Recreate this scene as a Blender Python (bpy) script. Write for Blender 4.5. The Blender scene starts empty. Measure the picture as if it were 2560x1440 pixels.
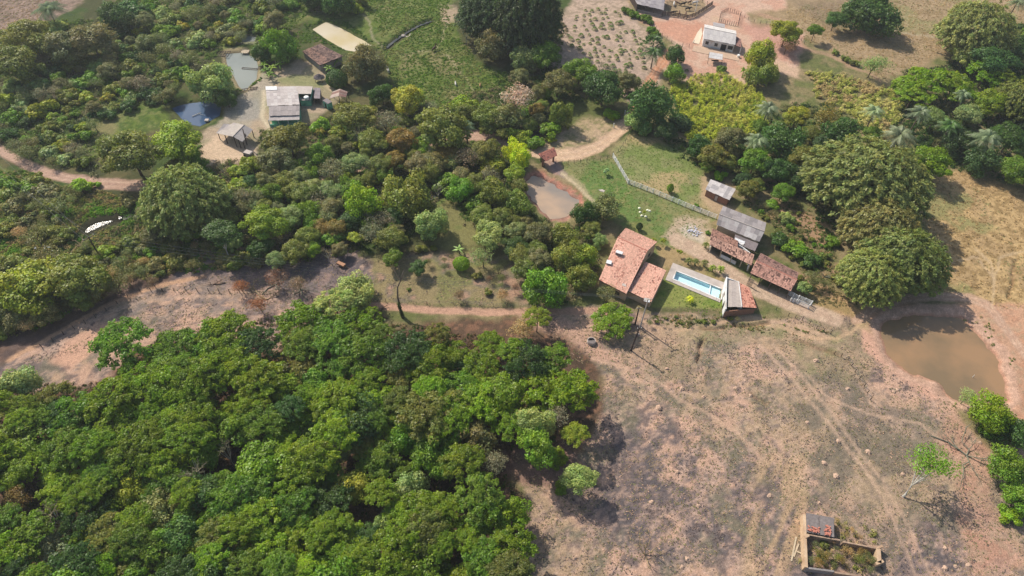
import bpy, math, random
import numpy as np
from mathutils import Vector, Matrix
random.seed(7); rng = np.random.default_rng(7)
scene = bpy.context.scene
COL = scene.collection

# ---------------------------------------------------------------- camera, sky, sun, exposure
FPX, CAMH = 1707.0, 120.0
PITCH, ROLL = math.radians(48.5), math.radians(2.0)
Fw = np.array([0, math.cos(PITCH), -math.sin(PITCH)]); R0 = np.array([1., 0, 0]); U0 = np.cross(R0, Fw)
Rt = R0*math.cos(ROLL) + U0*math.sin(ROLL); Up = -R0*math.sin(ROLL) + U0*math.cos(ROLL)
CAM = np.array([0, 0, CAMH])
cd = bpy.data.cameras.new('camera'); cam = bpy.data.objects.new('camera', cd); COL.objects.link(cam)
cd.sensor_width = 36; cd.lens = FPX/2560*36; cd.clip_start = 1; cd.clip_end = 6000
cam.matrix_world = Matrix(((Rt[0], Up[0], -Fw[0], 0), (Rt[1], Up[1], -Fw[1], 0), (Rt[2], Up[2], -Fw[2], CAMH), (0, 0, 0, 1)))
scene.camera = cam
SUN_AZ, SUN_EL = math.radians(-46), math.radians(44)      # from +Y towards +X
w = bpy.data.worlds.new('World'); scene.world = w; w.use_nodes = True
wn = w.node_tree.nodes; wl = w.node_tree.links
bg = wn['Background']; sky = wn.new('ShaderNodeTexSky'); sky.sky_type = 'NISHITA'; sky.sun_disc = False
sky.sun_elevation = SUN_EL; sky.sun_rotation = SUN_AZ; sky.dust_density = 2.0; sky.air_density = 1.2
wl.new(sky.outputs[0], bg.inputs[0]); bg.inputs[1].default_value = 0.1
sl = bpy.data.lights.new('sun', 'SUN'); sl.energy = 3.9; sl.angle = math.radians(0.6); sl.color = (1, 0.93, 0.82)
so = bpy.data.objects.new('sun', sl); COL.objects.link(so)
sd = Vector((math.sin(SUN_AZ)*math.cos(SUN_EL), math.cos(SUN_AZ)*math.cos(SUN_EL), math.sin(SUN_EL)))
so.rotation_euler = sd.to_track_quat('Z', 'Y').to_euler(); so.location = (0, 0, 200)
vs = scene.view_settings; vs.view_transform = 'Standard'; vs.look = 'None'; vs.gamma = 1; vs.use_curve_mapping = False
vs.exposure = 0.46
scene.render.engine = 'CYCLES'

# ---------------------------------------------------------------- coordinates
def at(px, py, z=0.0):
    d = Fw + (px-1280)/FPX*Rt - (py-720)/FPX*Up
    t = (z-CAMH)/d[2]
    return CAM + d*t
def topx(X, Y, Z=0.0):
    v = np.stack([X, Y, np.zeros_like(X)+Z-CAMH], -1)
    d = v@Fw; ok = d > 5; d = np.where(ok, d, 5)
    px = 1280 + FPX*(v@Rt)/d; py = 720 - FPX*(v@Up)/d
    return np.where(ok, px, -9999), np.where(ok, py, 9999)
def scale_at(P):
    return FPX/((np.asarray(P)-CAM)@Fw)       # pixels of the photograph per metre

# ---------------------------------------------------------------- noise
def _h(ix, iy, s):
    n = (ix*374761393 + iy*668265263 + s*982451653) & 0x7fffffff
    n = ((n ^ (n >> 13))*1274126177) & 0x7fffffff
    return ((n ^ (n >> 16)) & 0xffff)/65535.0
def vnoise(x, y, s=0):
    x = np.asarray(x, float); y = np.asarray(y, float)
    ix = np.floor(x).astype(np.int64); iy = np.floor(y).astype(np.int64)
    fx = x-ix; fy = y-iy; fx = fx*fx*(3-2*fx); fy = fy*fy*(3-2*fy)
    a = _h(ix, iy, s); b = _h(ix+1, iy, s); c = _h(ix, iy+1, s); d = _h(ix+1, iy+1, s)
    return (a*(1-fx)+b*fx)*(1-fy)+(c*(1-fx)+d*fx)*fy
def fbm(x, y, s=0, o=4):
    r = 0; a = .5; t = 0
    for i in range(o):
        r = r + a*vnoise(x*2**i+17.3*i, y*2**i-9.1*i, s+i); t += a; a *= .55
    return r/t
def sstep(a, b, x):
    t = np.clip((x-a)/(b-a), 0, 1); return t*t*(3-2*t)

# ---------------------------------------------------------------- polygons in the plane of the photograph
def sdf_poly(poly, X, Y):
    P = np.array(poly, float); d = np.full(X.shape, 1e18); ins = np.zeros(X.shape, bool)
    for i in range(len(P)):
        a = P[i]; b = P[(i+1) % len(P)]; e = b-a; L = e@e
        t = np.clip(((X-a[0])*e[0]+(Y-a[1])*e[1])/max(L, 1e-9), 0, 1)
        d = np.minimum(d, (X-a[0]-t*e[0])**2+(Y-a[1]-t*e[1])**2)
        c = (a[1] > Y) != (b[1] > Y)
        if e[1] != 0: ins ^= c & (X < e[0]*(Y-a[1])/e[1]+a[0])
    d = np.sqrt(d); return np.where(ins, d, -d)
def d_line(pts, X, Y):
    P = np.array(pts, float); d = np.full(X.shape, 1e18)
    for i in range(len(P)-1):
        a = P[i]; e = P[i+1]-a; t = np.clip(((X-a[0])*e[0]+(Y-a[1])*e[1])/max(e@e, 1e-9), 0, 1)
        d = np.minimum(d, (X-a[0]-t*e[0])**2+(Y-a[1]-t*e[1])**2)
    return np.sqrt(d)
def inpoly(poly, x, y):
    return bool(sdf_poly(poly, np.array([float(x)]), np.array([float(y)]))[0] > 0)

# ---------------------------------------------------------------- colour
def lin(c):
    c = np.array(c, float)/255; return np.where(c <= .04045, c/12.92, ((c+.055)/1.055)**2.4)
def alb(r, g, b, k=0.72):
    return np.clip(lin((r, g, b))*k*np.array([.96, 1.0, 1.09]), 0, .85)

# ---------------------------------------------------------------- materials
def mat_base(name):
    m = bpy.data.materials.new(name); m.use_nodes = True; nt = m.node_tree; nt.nodes.clear()
    o = nt.nodes.new('ShaderNodeOutputMaterial'); return m, nt, nt.nodes, nt.links, o
def plain(name, col, rough=.8, noise=.25, scale=3.0, bump=.1, metal=0, spec=.3, attr=None, objcol=False, stain=None):
    m, nt, N, L, o = mat_base(name); p = N.new('ShaderNodeBsdfPrincipled')
    p.inputs['Roughness'].default_value = rough; p.inputs['Metallic'].default_value = metal
    p.inputs['Specular IOR Level'].default_value = spec
    tc = N.new('ShaderNodeTexCoord'); nz = N.new('ShaderNodeTexNoise'); nz.inputs['Scale'].default_value = scale; nz.inputs['Detail'].default_value = 6
    nz.inputs['Roughness'].default_value = .65
    L.new(tc.outputs['Object'], nz.inputs['Vector'])
    mr = N.new('ShaderNodeMapRange'); mr.inputs[1].default_value = .3; mr.inputs[2].default_value = .7
    mr.inputs[3].default_value = 1-noise; mr.inputs[4].default_value = 1+noise; L.new(nz.outputs[0], mr.inputs[0])
    mx = N.new('ShaderNodeMix'); mx.data_type = 'RGBA'; mx.blend_type = 'MULTIPLY'; mx.inputs[0].default_value = 1
    if attr:
        a = N.new('ShaderNodeAttribute'); a.attribute_name = attr; L.new(a.outputs['Color'], mx.inputs[6])
    elif objcol:
        a = N.new('ShaderNodeObjectInfo'); L.new(a.outputs['Color'], mx.inputs[6])
    else: mx.inputs[6].default_value = (*col, 1)
    L.new(mr.outputs[0], mx.inputs[7]); out = mx.outputs[2]
    if stain is not None:
        n2 = N.new('ShaderNodeTexNoise'); n2.inputs['Scale'].default_value = scale*.25; n2.inputs['Detail'].default_value = 5; L.new(tc.outputs['Object'], n2.inputs['Vector'])
        r2 = N.new('ShaderNodeMapRange'); r2.inputs[1].default_value = .5; r2.inputs[2].default_value = .72; L.new(n2.outputs[0], r2.inputs[0])
        m2 = N.new('ShaderNodeMix'); m2.data_type = 'RGBA'; L.new(r2.outputs[0], m2.inputs[0]); L.new(out, m2.inputs[6]); m2.inputs[7].default_value = (*stain, 1); out = m2.outputs[2]
    L.new(out, p.inputs['Base Color'])
    if bump:
        b = N.new('ShaderNodeBump'); b.inputs['Strength'].default_value = bump; b.inputs['Distance'].default_value = .05
        L.new(nz.outputs[0], b.inputs['Height']); L.new(b.outputs[0], p.inputs['Normal'])
    L.new(p.outputs[0], o.inputs[0]); return m
def leafmat(name, trans=.32):
    m, nt, N, L, o = mat_base(name)
    oi = N.new('ShaderNodeObjectInfo'); a = N.new('ShaderNodeAttribute'); a.attribute_name = 'v'
    mx = N.new('ShaderNodeMix'); mx.data_type = 'RGBA'; mx.blend_type = 'MULTIPLY'; mx.inputs[0].default_value = 1
    L.new(oi.outputs['Color'], mx.inputs[6]); L.new(a.outputs['Color'], mx.inputs[7])
    d = N.new('ShaderNodeBsdfDiffuse'); t = N.new('ShaderNodeBsdfTranslucent'); g = N.new('ShaderNodeBsdfGlossy'); g.inputs['Roughness'].default_value = .45
    L.new(mx.outputs[2], d.inputs[0])
    hs = N.new('ShaderNodeHueSaturation'); hs.inputs['Saturation'].default_value = 1.15; hs.inputs['Value'].default_value = 1.2; L.new(mx.outputs[2], hs.inputs['Color']); L.new(hs.outputs[0], t.inputs[0])
    m1 = N.new('ShaderNodeMixShader'); m1.inputs[0].default_value = trans; L.new(d.outputs[0], m1.inputs[1]); L.new(t.outputs[0], m1.inputs[2])
    m2 = N.new('ShaderNodeMixShader'); m2.inputs[0].default_value = .025; L.new(m1.outputs[0], m2.inputs[1]); L.new(g.outputs[0], m2.inputs[2])
    L.new(m2.outputs[0], o.inputs[0]); return m
def stuffmat(name, trans=.25):
    m, nt, N, L, o = mat_base(name)
    a = N.new('ShaderNodeAttribute'); a.attribute_name = 'Col'
    d = N.new('ShaderNodeBsdfDiffuse'); t = N.new('ShaderNodeBsdfTranslucent'); L.new(a.outputs['Color'], d.inputs[0]); L.new(a.outputs['Color'], t.inputs[0])
    m1 = N.new('ShaderNodeMixShader'); m1.inputs[0].default_value = trans; L.new(d.outputs[0], m1.inputs[1]); L.new(t.outputs[0], m1.inputs[2])
    L.new(m1.outputs[0], o.inputs[0]); return m
def watermat(name, col, col2, rough=.06, nscale=.12, bump=.04, bscale=2.5):
    m, nt, N, L, o = mat_base(name); p = N.new('ShaderNodeBsdfPrincipled'); p.inputs['Roughness'].default_value = rough; p.inputs['IOR'].default_value = 1.33
    tc = N.new('ShaderNodeTexCoord'); nz = N.new('ShaderNodeTexNoise'); nz.inputs['Scale'].default_value = nscale; nz.inputs['Detail'].default_value = 4; L.new(tc.outputs['Object'], nz.inputs['Vector'])
    mr = N.new('ShaderNodeMapRange'); mr.inputs[1].default_value = .4; mr.inputs[2].default_value = .6; L.new(nz.outputs[0], mr.inputs[0])
    mx = N.new('ShaderNodeMix'); mx.data_type = 'RGBA'; L.new(mr.outputs[0], mx.inputs[0]); mx.inputs[6].default_value = (*col, 1); mx.inputs[7].default_value = (*col2, 1)
    L.new(mx.outputs[2], p.inputs['Base Color'])
    n2 = N.new('ShaderNodeTexNoise'); n2.inputs['Scale'].default_value = bscale; L.new(tc.outputs['Object'], n2.inputs['Vector'])
    b = N.new('ShaderNodeBump'); b.inputs['Strength'].default_value = bump; b.inputs['Distance'].default_value = .1; L.new(n2.outputs[0], b.inputs['Height']); L.new(b.outputs[0], p.inputs['Normal'])
    L.new(p.outputs[0], o.inputs[0]); return m

M = {}
M['leaf'] = leafmat('leaves'); M['leafthin'] = leafmat('feathery_leaves', .4)
M['stuff'] = stuffmat('ground_cover'); M['drystuff'] = stuffmat('dry_cover', .1)
M['bark'] = plain('bark', alb(125, 105, 85), .9, .4, 4, .4)
M['palebark'] = plain('pale_bark', alb(215, 205, 185), .85, .3, 4, .2)
M['twig'] = plain('twigs', (1, 1, 1), .9, .3, 3, 0, objcol=True)
M['tile'] = plain('roof_tile', (1, 1, 1), .85, .22, 6, .15, attr='Col', spec=.2)
M['sheet'] = plain('fibre_cement_sheet', (1, 1, 1), .8, .16, 2.2, .08, objcol=True, spec=.2)
M['wallwhite'] = plain('white_render', alb(238, 234, 225, .8), .8, .08, 2, .05, stain=alb(205, 185, 160))
M['wallcream'] = plain('cream_render', alb(225, 190, 150), .85, .2, 2, .15, stain=alb(190, 150, 115))
M['wallgreen'] = plain('green_render', alb(125, 200, 160, .8), .8, .1, 2, .05, stain=alb(70, 120, 100))
M['wallbrick'] = plain('brick_wall', alb(165, 120, 95), .9, .3, 5, .3)
M['wallgrey'] = plain('grey_plaster', alb(165, 155, 145), .9, .25, 3, .2)
M['concrete'] = plain('concrete', alb(212, 195, 178), .85, .14, 1.5, .1, stain=alb(180, 165, 150))
M['slabdark'] = plain('weathered_slab', alb(142, 130, 122), .9, .2, 2.0, .1, stain=alb(170, 158, 148), spec=.1)
M['wood'] = plain('weathered_wood', alb(120, 100, 85), .85, .35, 5, .2)
M['darkwood'] = plain('dark_wood', alb(75, 60, 52), .85, .35, 5, .2)
M['palewood'] = plain('pale_wood', alb(212, 190, 155), .8, .25, 5, .2)
M['whitepaint'] = plain('white_paint', (.75, .75, .73), .6, .06, 3, .02)
M['glassdark'] = plain('dark_glass', (.03, .035, .04), .15, .1, 1, 0, spec=.5)
M['dark'] = plain('dark_interior', (.03, .027, .025), .9, .2, 1, 0)
M['metal'] = plain('galvanised_metal', alb(190, 190, 190), .4, .1, 3, 0, metal=.6)
M['brickred'] = plain('red_brick', alb(216, 138, 112), .9, .25, 8, .2)
M['rock'] = plain('earth_mound', alb(212, 176, 146), .95, .35, 4, .8, stain=alb(160, 130, 108))
M['whiterock'] = plain('whitewashed_stone', alb(245, 240, 205, .85), .8, .1, 3, .1)
M['rope'] = plain('cable', alb(135, 132, 126), .5, .05, 1, 0)

# ---------------------------------------------------------------- object helpers
OFF = {}
def mk_mesh(name, V, F, mat=None, col=None, colname='Col', smooth=False):
    me = bpy.data.meshes.new(name)
    if isinstance(F, np.ndarray) and len(F):
        V = np.asarray(V, np.float32); k = F.shape[1]
        me.vertices.add(len(V)); me.vertices.foreach_set('co', V.ravel())
        me.loops.add(F.size); me.loops.foreach_set('vertex_index', F.astype(np.int32).ravel())
        me.polygons.add(len(F)); me.polygons.foreach_set('loop_start', np.arange(0, F.size, k, dtype=np.int32))
        me.update(calc_edges=True)
    else:
        me.from_pydata([tuple(map(float, v)) for v in V], [], [tuple(map(int, f)) for f in F]); me.update()
    if col is not None:
        a = me.attributes.new(colname, 'FLOAT_COLOR', 'FACE')
        c = np.ones((len(me.polygons), 4), np.float32); c[:, :3] = col; a.data.foreach_set('color', c.ravel())
    if smooth: me.polygons.foreach_set('use_smooth', np.ones(len(me.polygons), bool))
    if mat: me.materials.append(mat)
    return me
def empty(name, loc, label, cat, group=None):
    o = bpy.data.objects.new(name, None); COL.objects.link(o); o.location = [float(c) for c in loc]; o.empty_display_size = .3
    o['label'] = label; o['category'] = cat
    if group: o['group'] = group
    OFF[o.name] = np.array(loc, float); return o
def part(name, V, F, mat, parent, label=None, kind=None, col=None, color=None, smooth=False):
    off = OFF[parent.name]; V = np.asarray(V, float)-off
    o = bpy.data.objects.new(name, mk_mesh(name, V, F, mat, col, smooth=smooth)); COL.objects.link(o); o.parent = parent
    OFF[o.name] = off
    if label: o['label'] = label
    if kind: o['kind'] = kind
    if color is not None: o.color = (*[float(c) for c in color], 1)
    return o
def single(name, V, F, mat, label, cat, group=None, kind=None, col=None, color=None, smooth=False, origin=None):
    V = np.asarray(V, float); org = np.array(origin if origin is not None else (V[:, 0].mean(), V[:, 1].mean(), V[:, 2].min()))
    o = bpy.data.objects.new(name, mk_mesh(name, V-org, F, mat, col, smooth=smooth)); COL.objects.link(o); o.location = org; OFF[o.name] = org
    if label: o['label'] = label
    if cat and not kind == 'structure': o['category'] = cat
    if group: o['group'] = group
    if kind: o['kind'] = kind
    if color is not None: o.color = (*[float(c) for c in color], 1)
    return o
def structure(name, V, F, mat, **k):
    o = single(name, V, F, mat, None, None, kind='structure', origin=(0, 0, 0), **k); return o
class MB:
    def __init__(s): s.V = []; s.F = []
    def add(s, V, F):
        b = len(s.V); s.V += [np.array(v, float) for v in V]; s.F += [tuple(b+i for i in f) for f in F]; return s
    def box(s, c, sx, sy, sz, rz=0, ax=None):
        c = np.array(c, float); ca, sa = math.cos(rz), math.sin(rz)
        V = [c+np.array([ca*x*sx/2-sa*y*sy/2, sa*x*sx/2+ca*y*sy/2, z*sz/2]) for x in (-1, 1) for y in (-1, 1) for z in (-1, 1)]
        return s.add(V, [(0, 1, 3, 2), (4, 6, 7, 5), (0, 4, 5, 1), (2, 3, 7, 6), (0, 2, 6, 4), (1, 5, 7, 3)])
    def bar(s, a, b, wd, th=None, up=(0, 0, 1)):
        a = np.array(a, float); b = np.array(b, float); th = th or wd; d = b-a; d = d/np.linalg.norm(d)
        up = np.array(up, float)
        if abs(d@up) > .95: up = np.array([1., 0, 0])
        x = np.cross(d, up); x /= np.linalg.norm(x); y = np.cross(x, d)
        V = [p+i*x*wd/2+j*y*th/2 for p in (a, b) for i, j in ((-1, -1), (1, -1), (1, 1), (-1, 1))]
        return s.add(V, [(0, 1, 2, 3), (4, 7, 6, 5), (0, 4, 5, 1), (1, 5, 6, 2), (2, 6, 7, 3), (3, 7, 4, 0)])
    def tube(s, P, rad, n=6, cap=True):
        P = [np.array(p, float) for p in P]; b = len(s.V); m = len(P)
        if np.isscalar(rad): rad = [rad]*m
        for i, p in enumerate(P):
            d = P[min(i+1, m-1)]-P[max(i-1, 0)]; d = d/(np.linalg.norm(d)+1e-9)
            u = np.array([0, 0, 1.]) if abs(d[2]) < .9 else np.array([1., 0, 0])
            x = np.cross(d, u); x /= np.linalg.norm(x); y = np.cross(d, x)
            for k in range(n):
                a = 2*math.pi*k/n; s.V.append(p+rad[i]*(math.cos(a)*x+math.sin(a)*y))
        for i in range(m-1):
            for k in range(n):
                s.F.append((b+i*n+k, b+i*n+(k+1) % n, b+(i+1)*n+(k+1) % n, b+(i+1)*n+k))
        if cap: s.F.append(tuple(b+k for k in range(n))[::-1]); s.F.append(tuple(b+(m-1)*n+k for k in range(n)))
        return s
    def slab(s, Q, t):            # polygon Q (list of 3D points), extruded down by t
        n = len(Q); Q = [np.array(q, float) for q in Q]; V = Q+[q-np.array([0, 0, t]) for q in Q]
        return s.add(V, [tuple(range(n)), tuple(range(2*n-1, n-1, -1))]+[(i, i+n, (i+1) % n+n, (i+1) % n) for i in range(n)])
    def part(s, name, mat, parent, **k): return part(name, s.V, s.F, mat, parent, **k)
    def single(s, name, mat, label, cat, **k): return single(name, s.V, s.F, mat, label, cat, **k)

# ---------------------------------------------------------------- terrain
PONDS = {  # name: (outline in the photograph, water level, colours)
 'big': ([(2203,812),(2230,795),(2290,786),(2350,790),(2405,796),(2445,832),(2490,885),(2512,950),(2520,1000),(2470,1012),(2420,1006),(2385,993),(2362,972),(2338,948),(2290,934),(2243,908),(2218,868),(2205,838)], -.5),
 'brown': ([(1305,458),(1330,438),(1352,440),(1400,470),(1447,497),(1441,521),(1412,541),(1375,548),(1340,505)], -.45),
 'yellow': ([(779,70),(815,52),(850,66),(905,96),(926,108),(885,126),(862,121),(820,98)], -.5),
 'grey': ([(562,132),(585,128),(612,127),(638,143),(645,165),(640,195),(612,223),(600,218),(584,190),(568,160)], -.45),
 'dark': ([(428,267),(455,258),(490,253),(520,248),(552,262),(548,285),(520,302),(498,313),(470,307),(450,291)], -.5),
 'small': ([(584,90),(605,84),(640,90),(636,101),(583,104)], -.35),
 'gate': ([(1300,342),(1330,325),(1352,318),(1356,330),(1335,352),(1308,356)], -.4),
 'stream': ([(208,577),(217,565),(234,556),(262,550),(296,544),(290,550),(262,558),(238,569),(220,579)], -.5),
}
STREAMS = [([(306,545),(350,528),(400,515)], 1.0), ([(1060,500),(1085,488),(1125,468)], 1.2),
           ([(965,119),(985,103),(1008,86),(1046,64),(1078,52)], .55)]
DITCH = [([(1757,852),(1749,868),(1752,880),(1744,903)], .3, .8), ([(1755,821),(1790,824),(1812,820)], .22, .4), ([(1833,812),(1870,816),(1925,806)], .28, .5),
         ([(2540,655),(2530,685),(2534,705),(2520,745)], .25, .5), ([(1990,850),(2050,872),(2100,890)], .2, .2), ([(1878,985),(1915,1010)], .25, .3)]
POOLP = [(1682,658),(1812,708),(1800,757),(1663,700)]
def heights(x, y):
    x = np.asarray(x, float); y = np.asarray(y, float)
    px, py = topx(x, y); s = np.clip(FPX/(np.stack([x, y, 0*x-CAMH], -1)@Fw), 4, 20)
    h = (fbm(x/32, y/32, 11, 4)-.5)*1.1+(fbm(x/2.2, y/2.2, 31, 3)-.5)*.16
    # flatten where buildings, ponds and yards stand
    flat = np.zeros_like(h)
    for poly in FLAT: flat = np.maximum(flat, sstep(-25, 5, sdf_poly(poly, px, py)))
    h = h*(1-flat)
    for poly, wz in PONDS.values():
        d = sdf_poly(poly, px, py)/s+(fbm(x/2.6, y/2.6, 81, 3)-.5)*(1.5 if poly[0] in ((2203,812), (1305,458)) else .35); near = sstep(-4, -1, d); h = h*(1-near)
        h = h-sstep(-1.6, 1.6, d)*(-wz*2)
        h = h+np.exp(-((d+2.6)/1.1)**2)*.12
    for pts, wd in STREAMS:
        d = d_line(pts, px, py)/s; h = h*(1-sstep(wd+2, wd, d))-sstep(wd+1.2, wd*.3, d)*.95
    dd = sdf_poly(POOLP, px, py)/s; h = h-sstep(.45, 1.0, dd)*1.7
    for pts, wd, dep in DITCH:
        d = d_line(pts, px, py)/s; h = h-sstep(wd+.35, wd*.5, d)*dep
    for pts, wd, c, dep in PATHS:
        if dep: d = d_line(pts, px, py)/s; h = h-sstep(wd/s*.5+.7, wd/s*.4, d)*dep
    return h
def hz(x, y): return float(heights(np.array([x]), np.array([y]))[0])
def gnd(px, py):
    p = at(px, py); return np.array([p[0], p[1], hz(p[0], p[1])])
FLAT = [[(650,200),(880,200),(880,320),(650,320)], [(740,100),(870,100),(870,175),(740,175)], [(530,290),(650,290),(650,390),(530,390)], [(1560,0),(1800,0),(1800,60),(1560,60)],
        [(1720,40),(1870,50),(1870,170),(1720,150)], [(1480,560),(1700,560),(1700,780),(1480,780)], [(1650,440),(2040,440),(2040,790),(1650,790)], [(1990,1260),(2220,1280),(2220,1460),(1990,1460)], [(1340,360),(1400,360),(1400,420),(1340,420)]]
# footpaths and roads: points, width in pixels of the photograph, colour, depth
ROADC = (226,186,152); PATHC = (214,176,142)
PATHS = [
 ([(-80,320),(0,376),(60,410),(110,430),(180,449),(250,459),(320,464),(350,464)], 24, (205,165,140), .12), ([(350,464),(500,455),(650,467),(760,455),(850,440),(950,405),(1050,372),(1120,345),(1170,338)], 11, (196,156,130), .05), ([(1165,338),(1190,337),(1260,352),(1330,378)], 24, (205,165,140), .12),
 ([(1330,378),(1400,388),(1450,383),(1492,366),(1530,340),(1560,313),(1582,290)], 27, (236,196,156), .1),
 ([(1582,290),(1597,250),(1620,210),(1645,170),(1668,135)], 22, (215,150,110), .1),
 ([(1368,398),(1390,420)], 30, (190,150,130), 0), ([(1385,414),(1410,437)], 16, (165,140,128), 0), ([(1405,432),(1440,462),(1500,520)], 9, (214,190,150), .05), ([(1428,440),(1470,478)], 5, (205,180,140), 0),
 ([(1690,600),(1750,632),(1830,688),(1900,730),(2000,768),(2090,800)], 34, (212,180,148), .05),
 ([(1480,895),(1530,908),(1600,930),(1660,965),(1700,1000),(1770,1035),(1850,1085),(1905,1150)], 6, (222,180,146), .06),
 ([(1900,860),(1990,960),(2060,1050),(2150,1160),(2230,1290),(2290,1440)], 7, (216,178,146), .08), ([(1930,860),(2030,970),(2110,1080),(2200,1200),(2270,1310),(2330,1440)], 6, (216,178,146), .07),
 ([(1590,798),(1640,818),(1700,828),(1770,818),(1820,800),(1860,800),(1940,815),(2040,846),(2090,846),(2130,826),(2165,795)], 8, (225,184,142), .08),
 ([(1850,795),(1930,800),(2010,820),(2075,845)], 6, (222,182,145), .05),
 ([(2140,800),(2190,768),(2260,748),(2340,738),(2420,745),(2470,765),(2510,815),(2560,880),(2600,930)], 22, (212,170,138), .05),
 ([(2478,770),(2486,715),(2478,660),(2440,625)], 5, (228,196,152), .05), ([(2484,700),(2500,645),(2560,628)], 5, (228,196,152), .05), ([(2380,655),(2440,640),(2480,690)], 4, (222,190,150), .04),
 ([(1000,140),(1050,128),(1090,122),(1104,100),(1112,75),(1118,55)], 4, (200,180,140), .05), ([(1095,120),(1130,150),(1165,200),(1190,245)], 3, (196,176,136), .04), ([(960,118),(935,95),(925,60),(905,30)], 4, (190,170,140), .04),
 ([(20,900),(140,832),(240,777),(330,737),(420,708),(510,690)], 9, (212,166,128), .15), ([(100,880),(200,815),(300,770),(380,748),(500,740),(620,742),(740,750)], 5, (200,168,140), .06),
 ([(870,768),(940,764),(1000,768),(1100,776),(1250,780),(1400,778),(1480,776),(1560,790)], 17, (212,164,134), .1),
 ([(2010,930),(2080,1000),(2140,1025),(2190,1040),(2300,1060),(2370,1120)], 5, (222,184,150), .05), ([(1640,1290),(1700,1340),(1760,1440)], 4, (205,165,135), .04),
 ([(2220,80),(2290,85),(2370,95)], 4, (205,185,150), .04), ([(1900,35),(1990,60),(2010,120),(2080,140),(2200,200)], 7, (205,160,130), .04),
 ([(660,230),(655,290),(670,320)], 9, (222,200,165), 0), ([(790,190),(830,225)], 8, (215,190,150), 0),
]
WHOLE = [(-3000,-3000),(6000,-3000),(6000,9000),(-3000,9000)]
FIELD = [(1330,1260),(1270,1130),(1480,1090),(1510,930),(1420,900),(1360,830),(1300,790),(1480,770),(1650,790),(1830,800),(2000,790),(2120,790),(2200,900),(2380,1010),(2460,1120),(2560,1280),(2900,1500),(2900,2400),(-600,2400),(-600,1450),(1300,1450)]
WOOD = [(-300,980),(0,980),(90,980),(260,960),(330,880),(420,850),(560,845),(700,870),(760,810),(850,770),(950,760),(950,820),(1100,800),(1290,800),(1420,850),(1500,920),(1500,1040),(1460,1120),(1290,1130),(1270,1210),(1330,1260),(1310,1460),(1280,2200),(-600,2200)]
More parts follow.
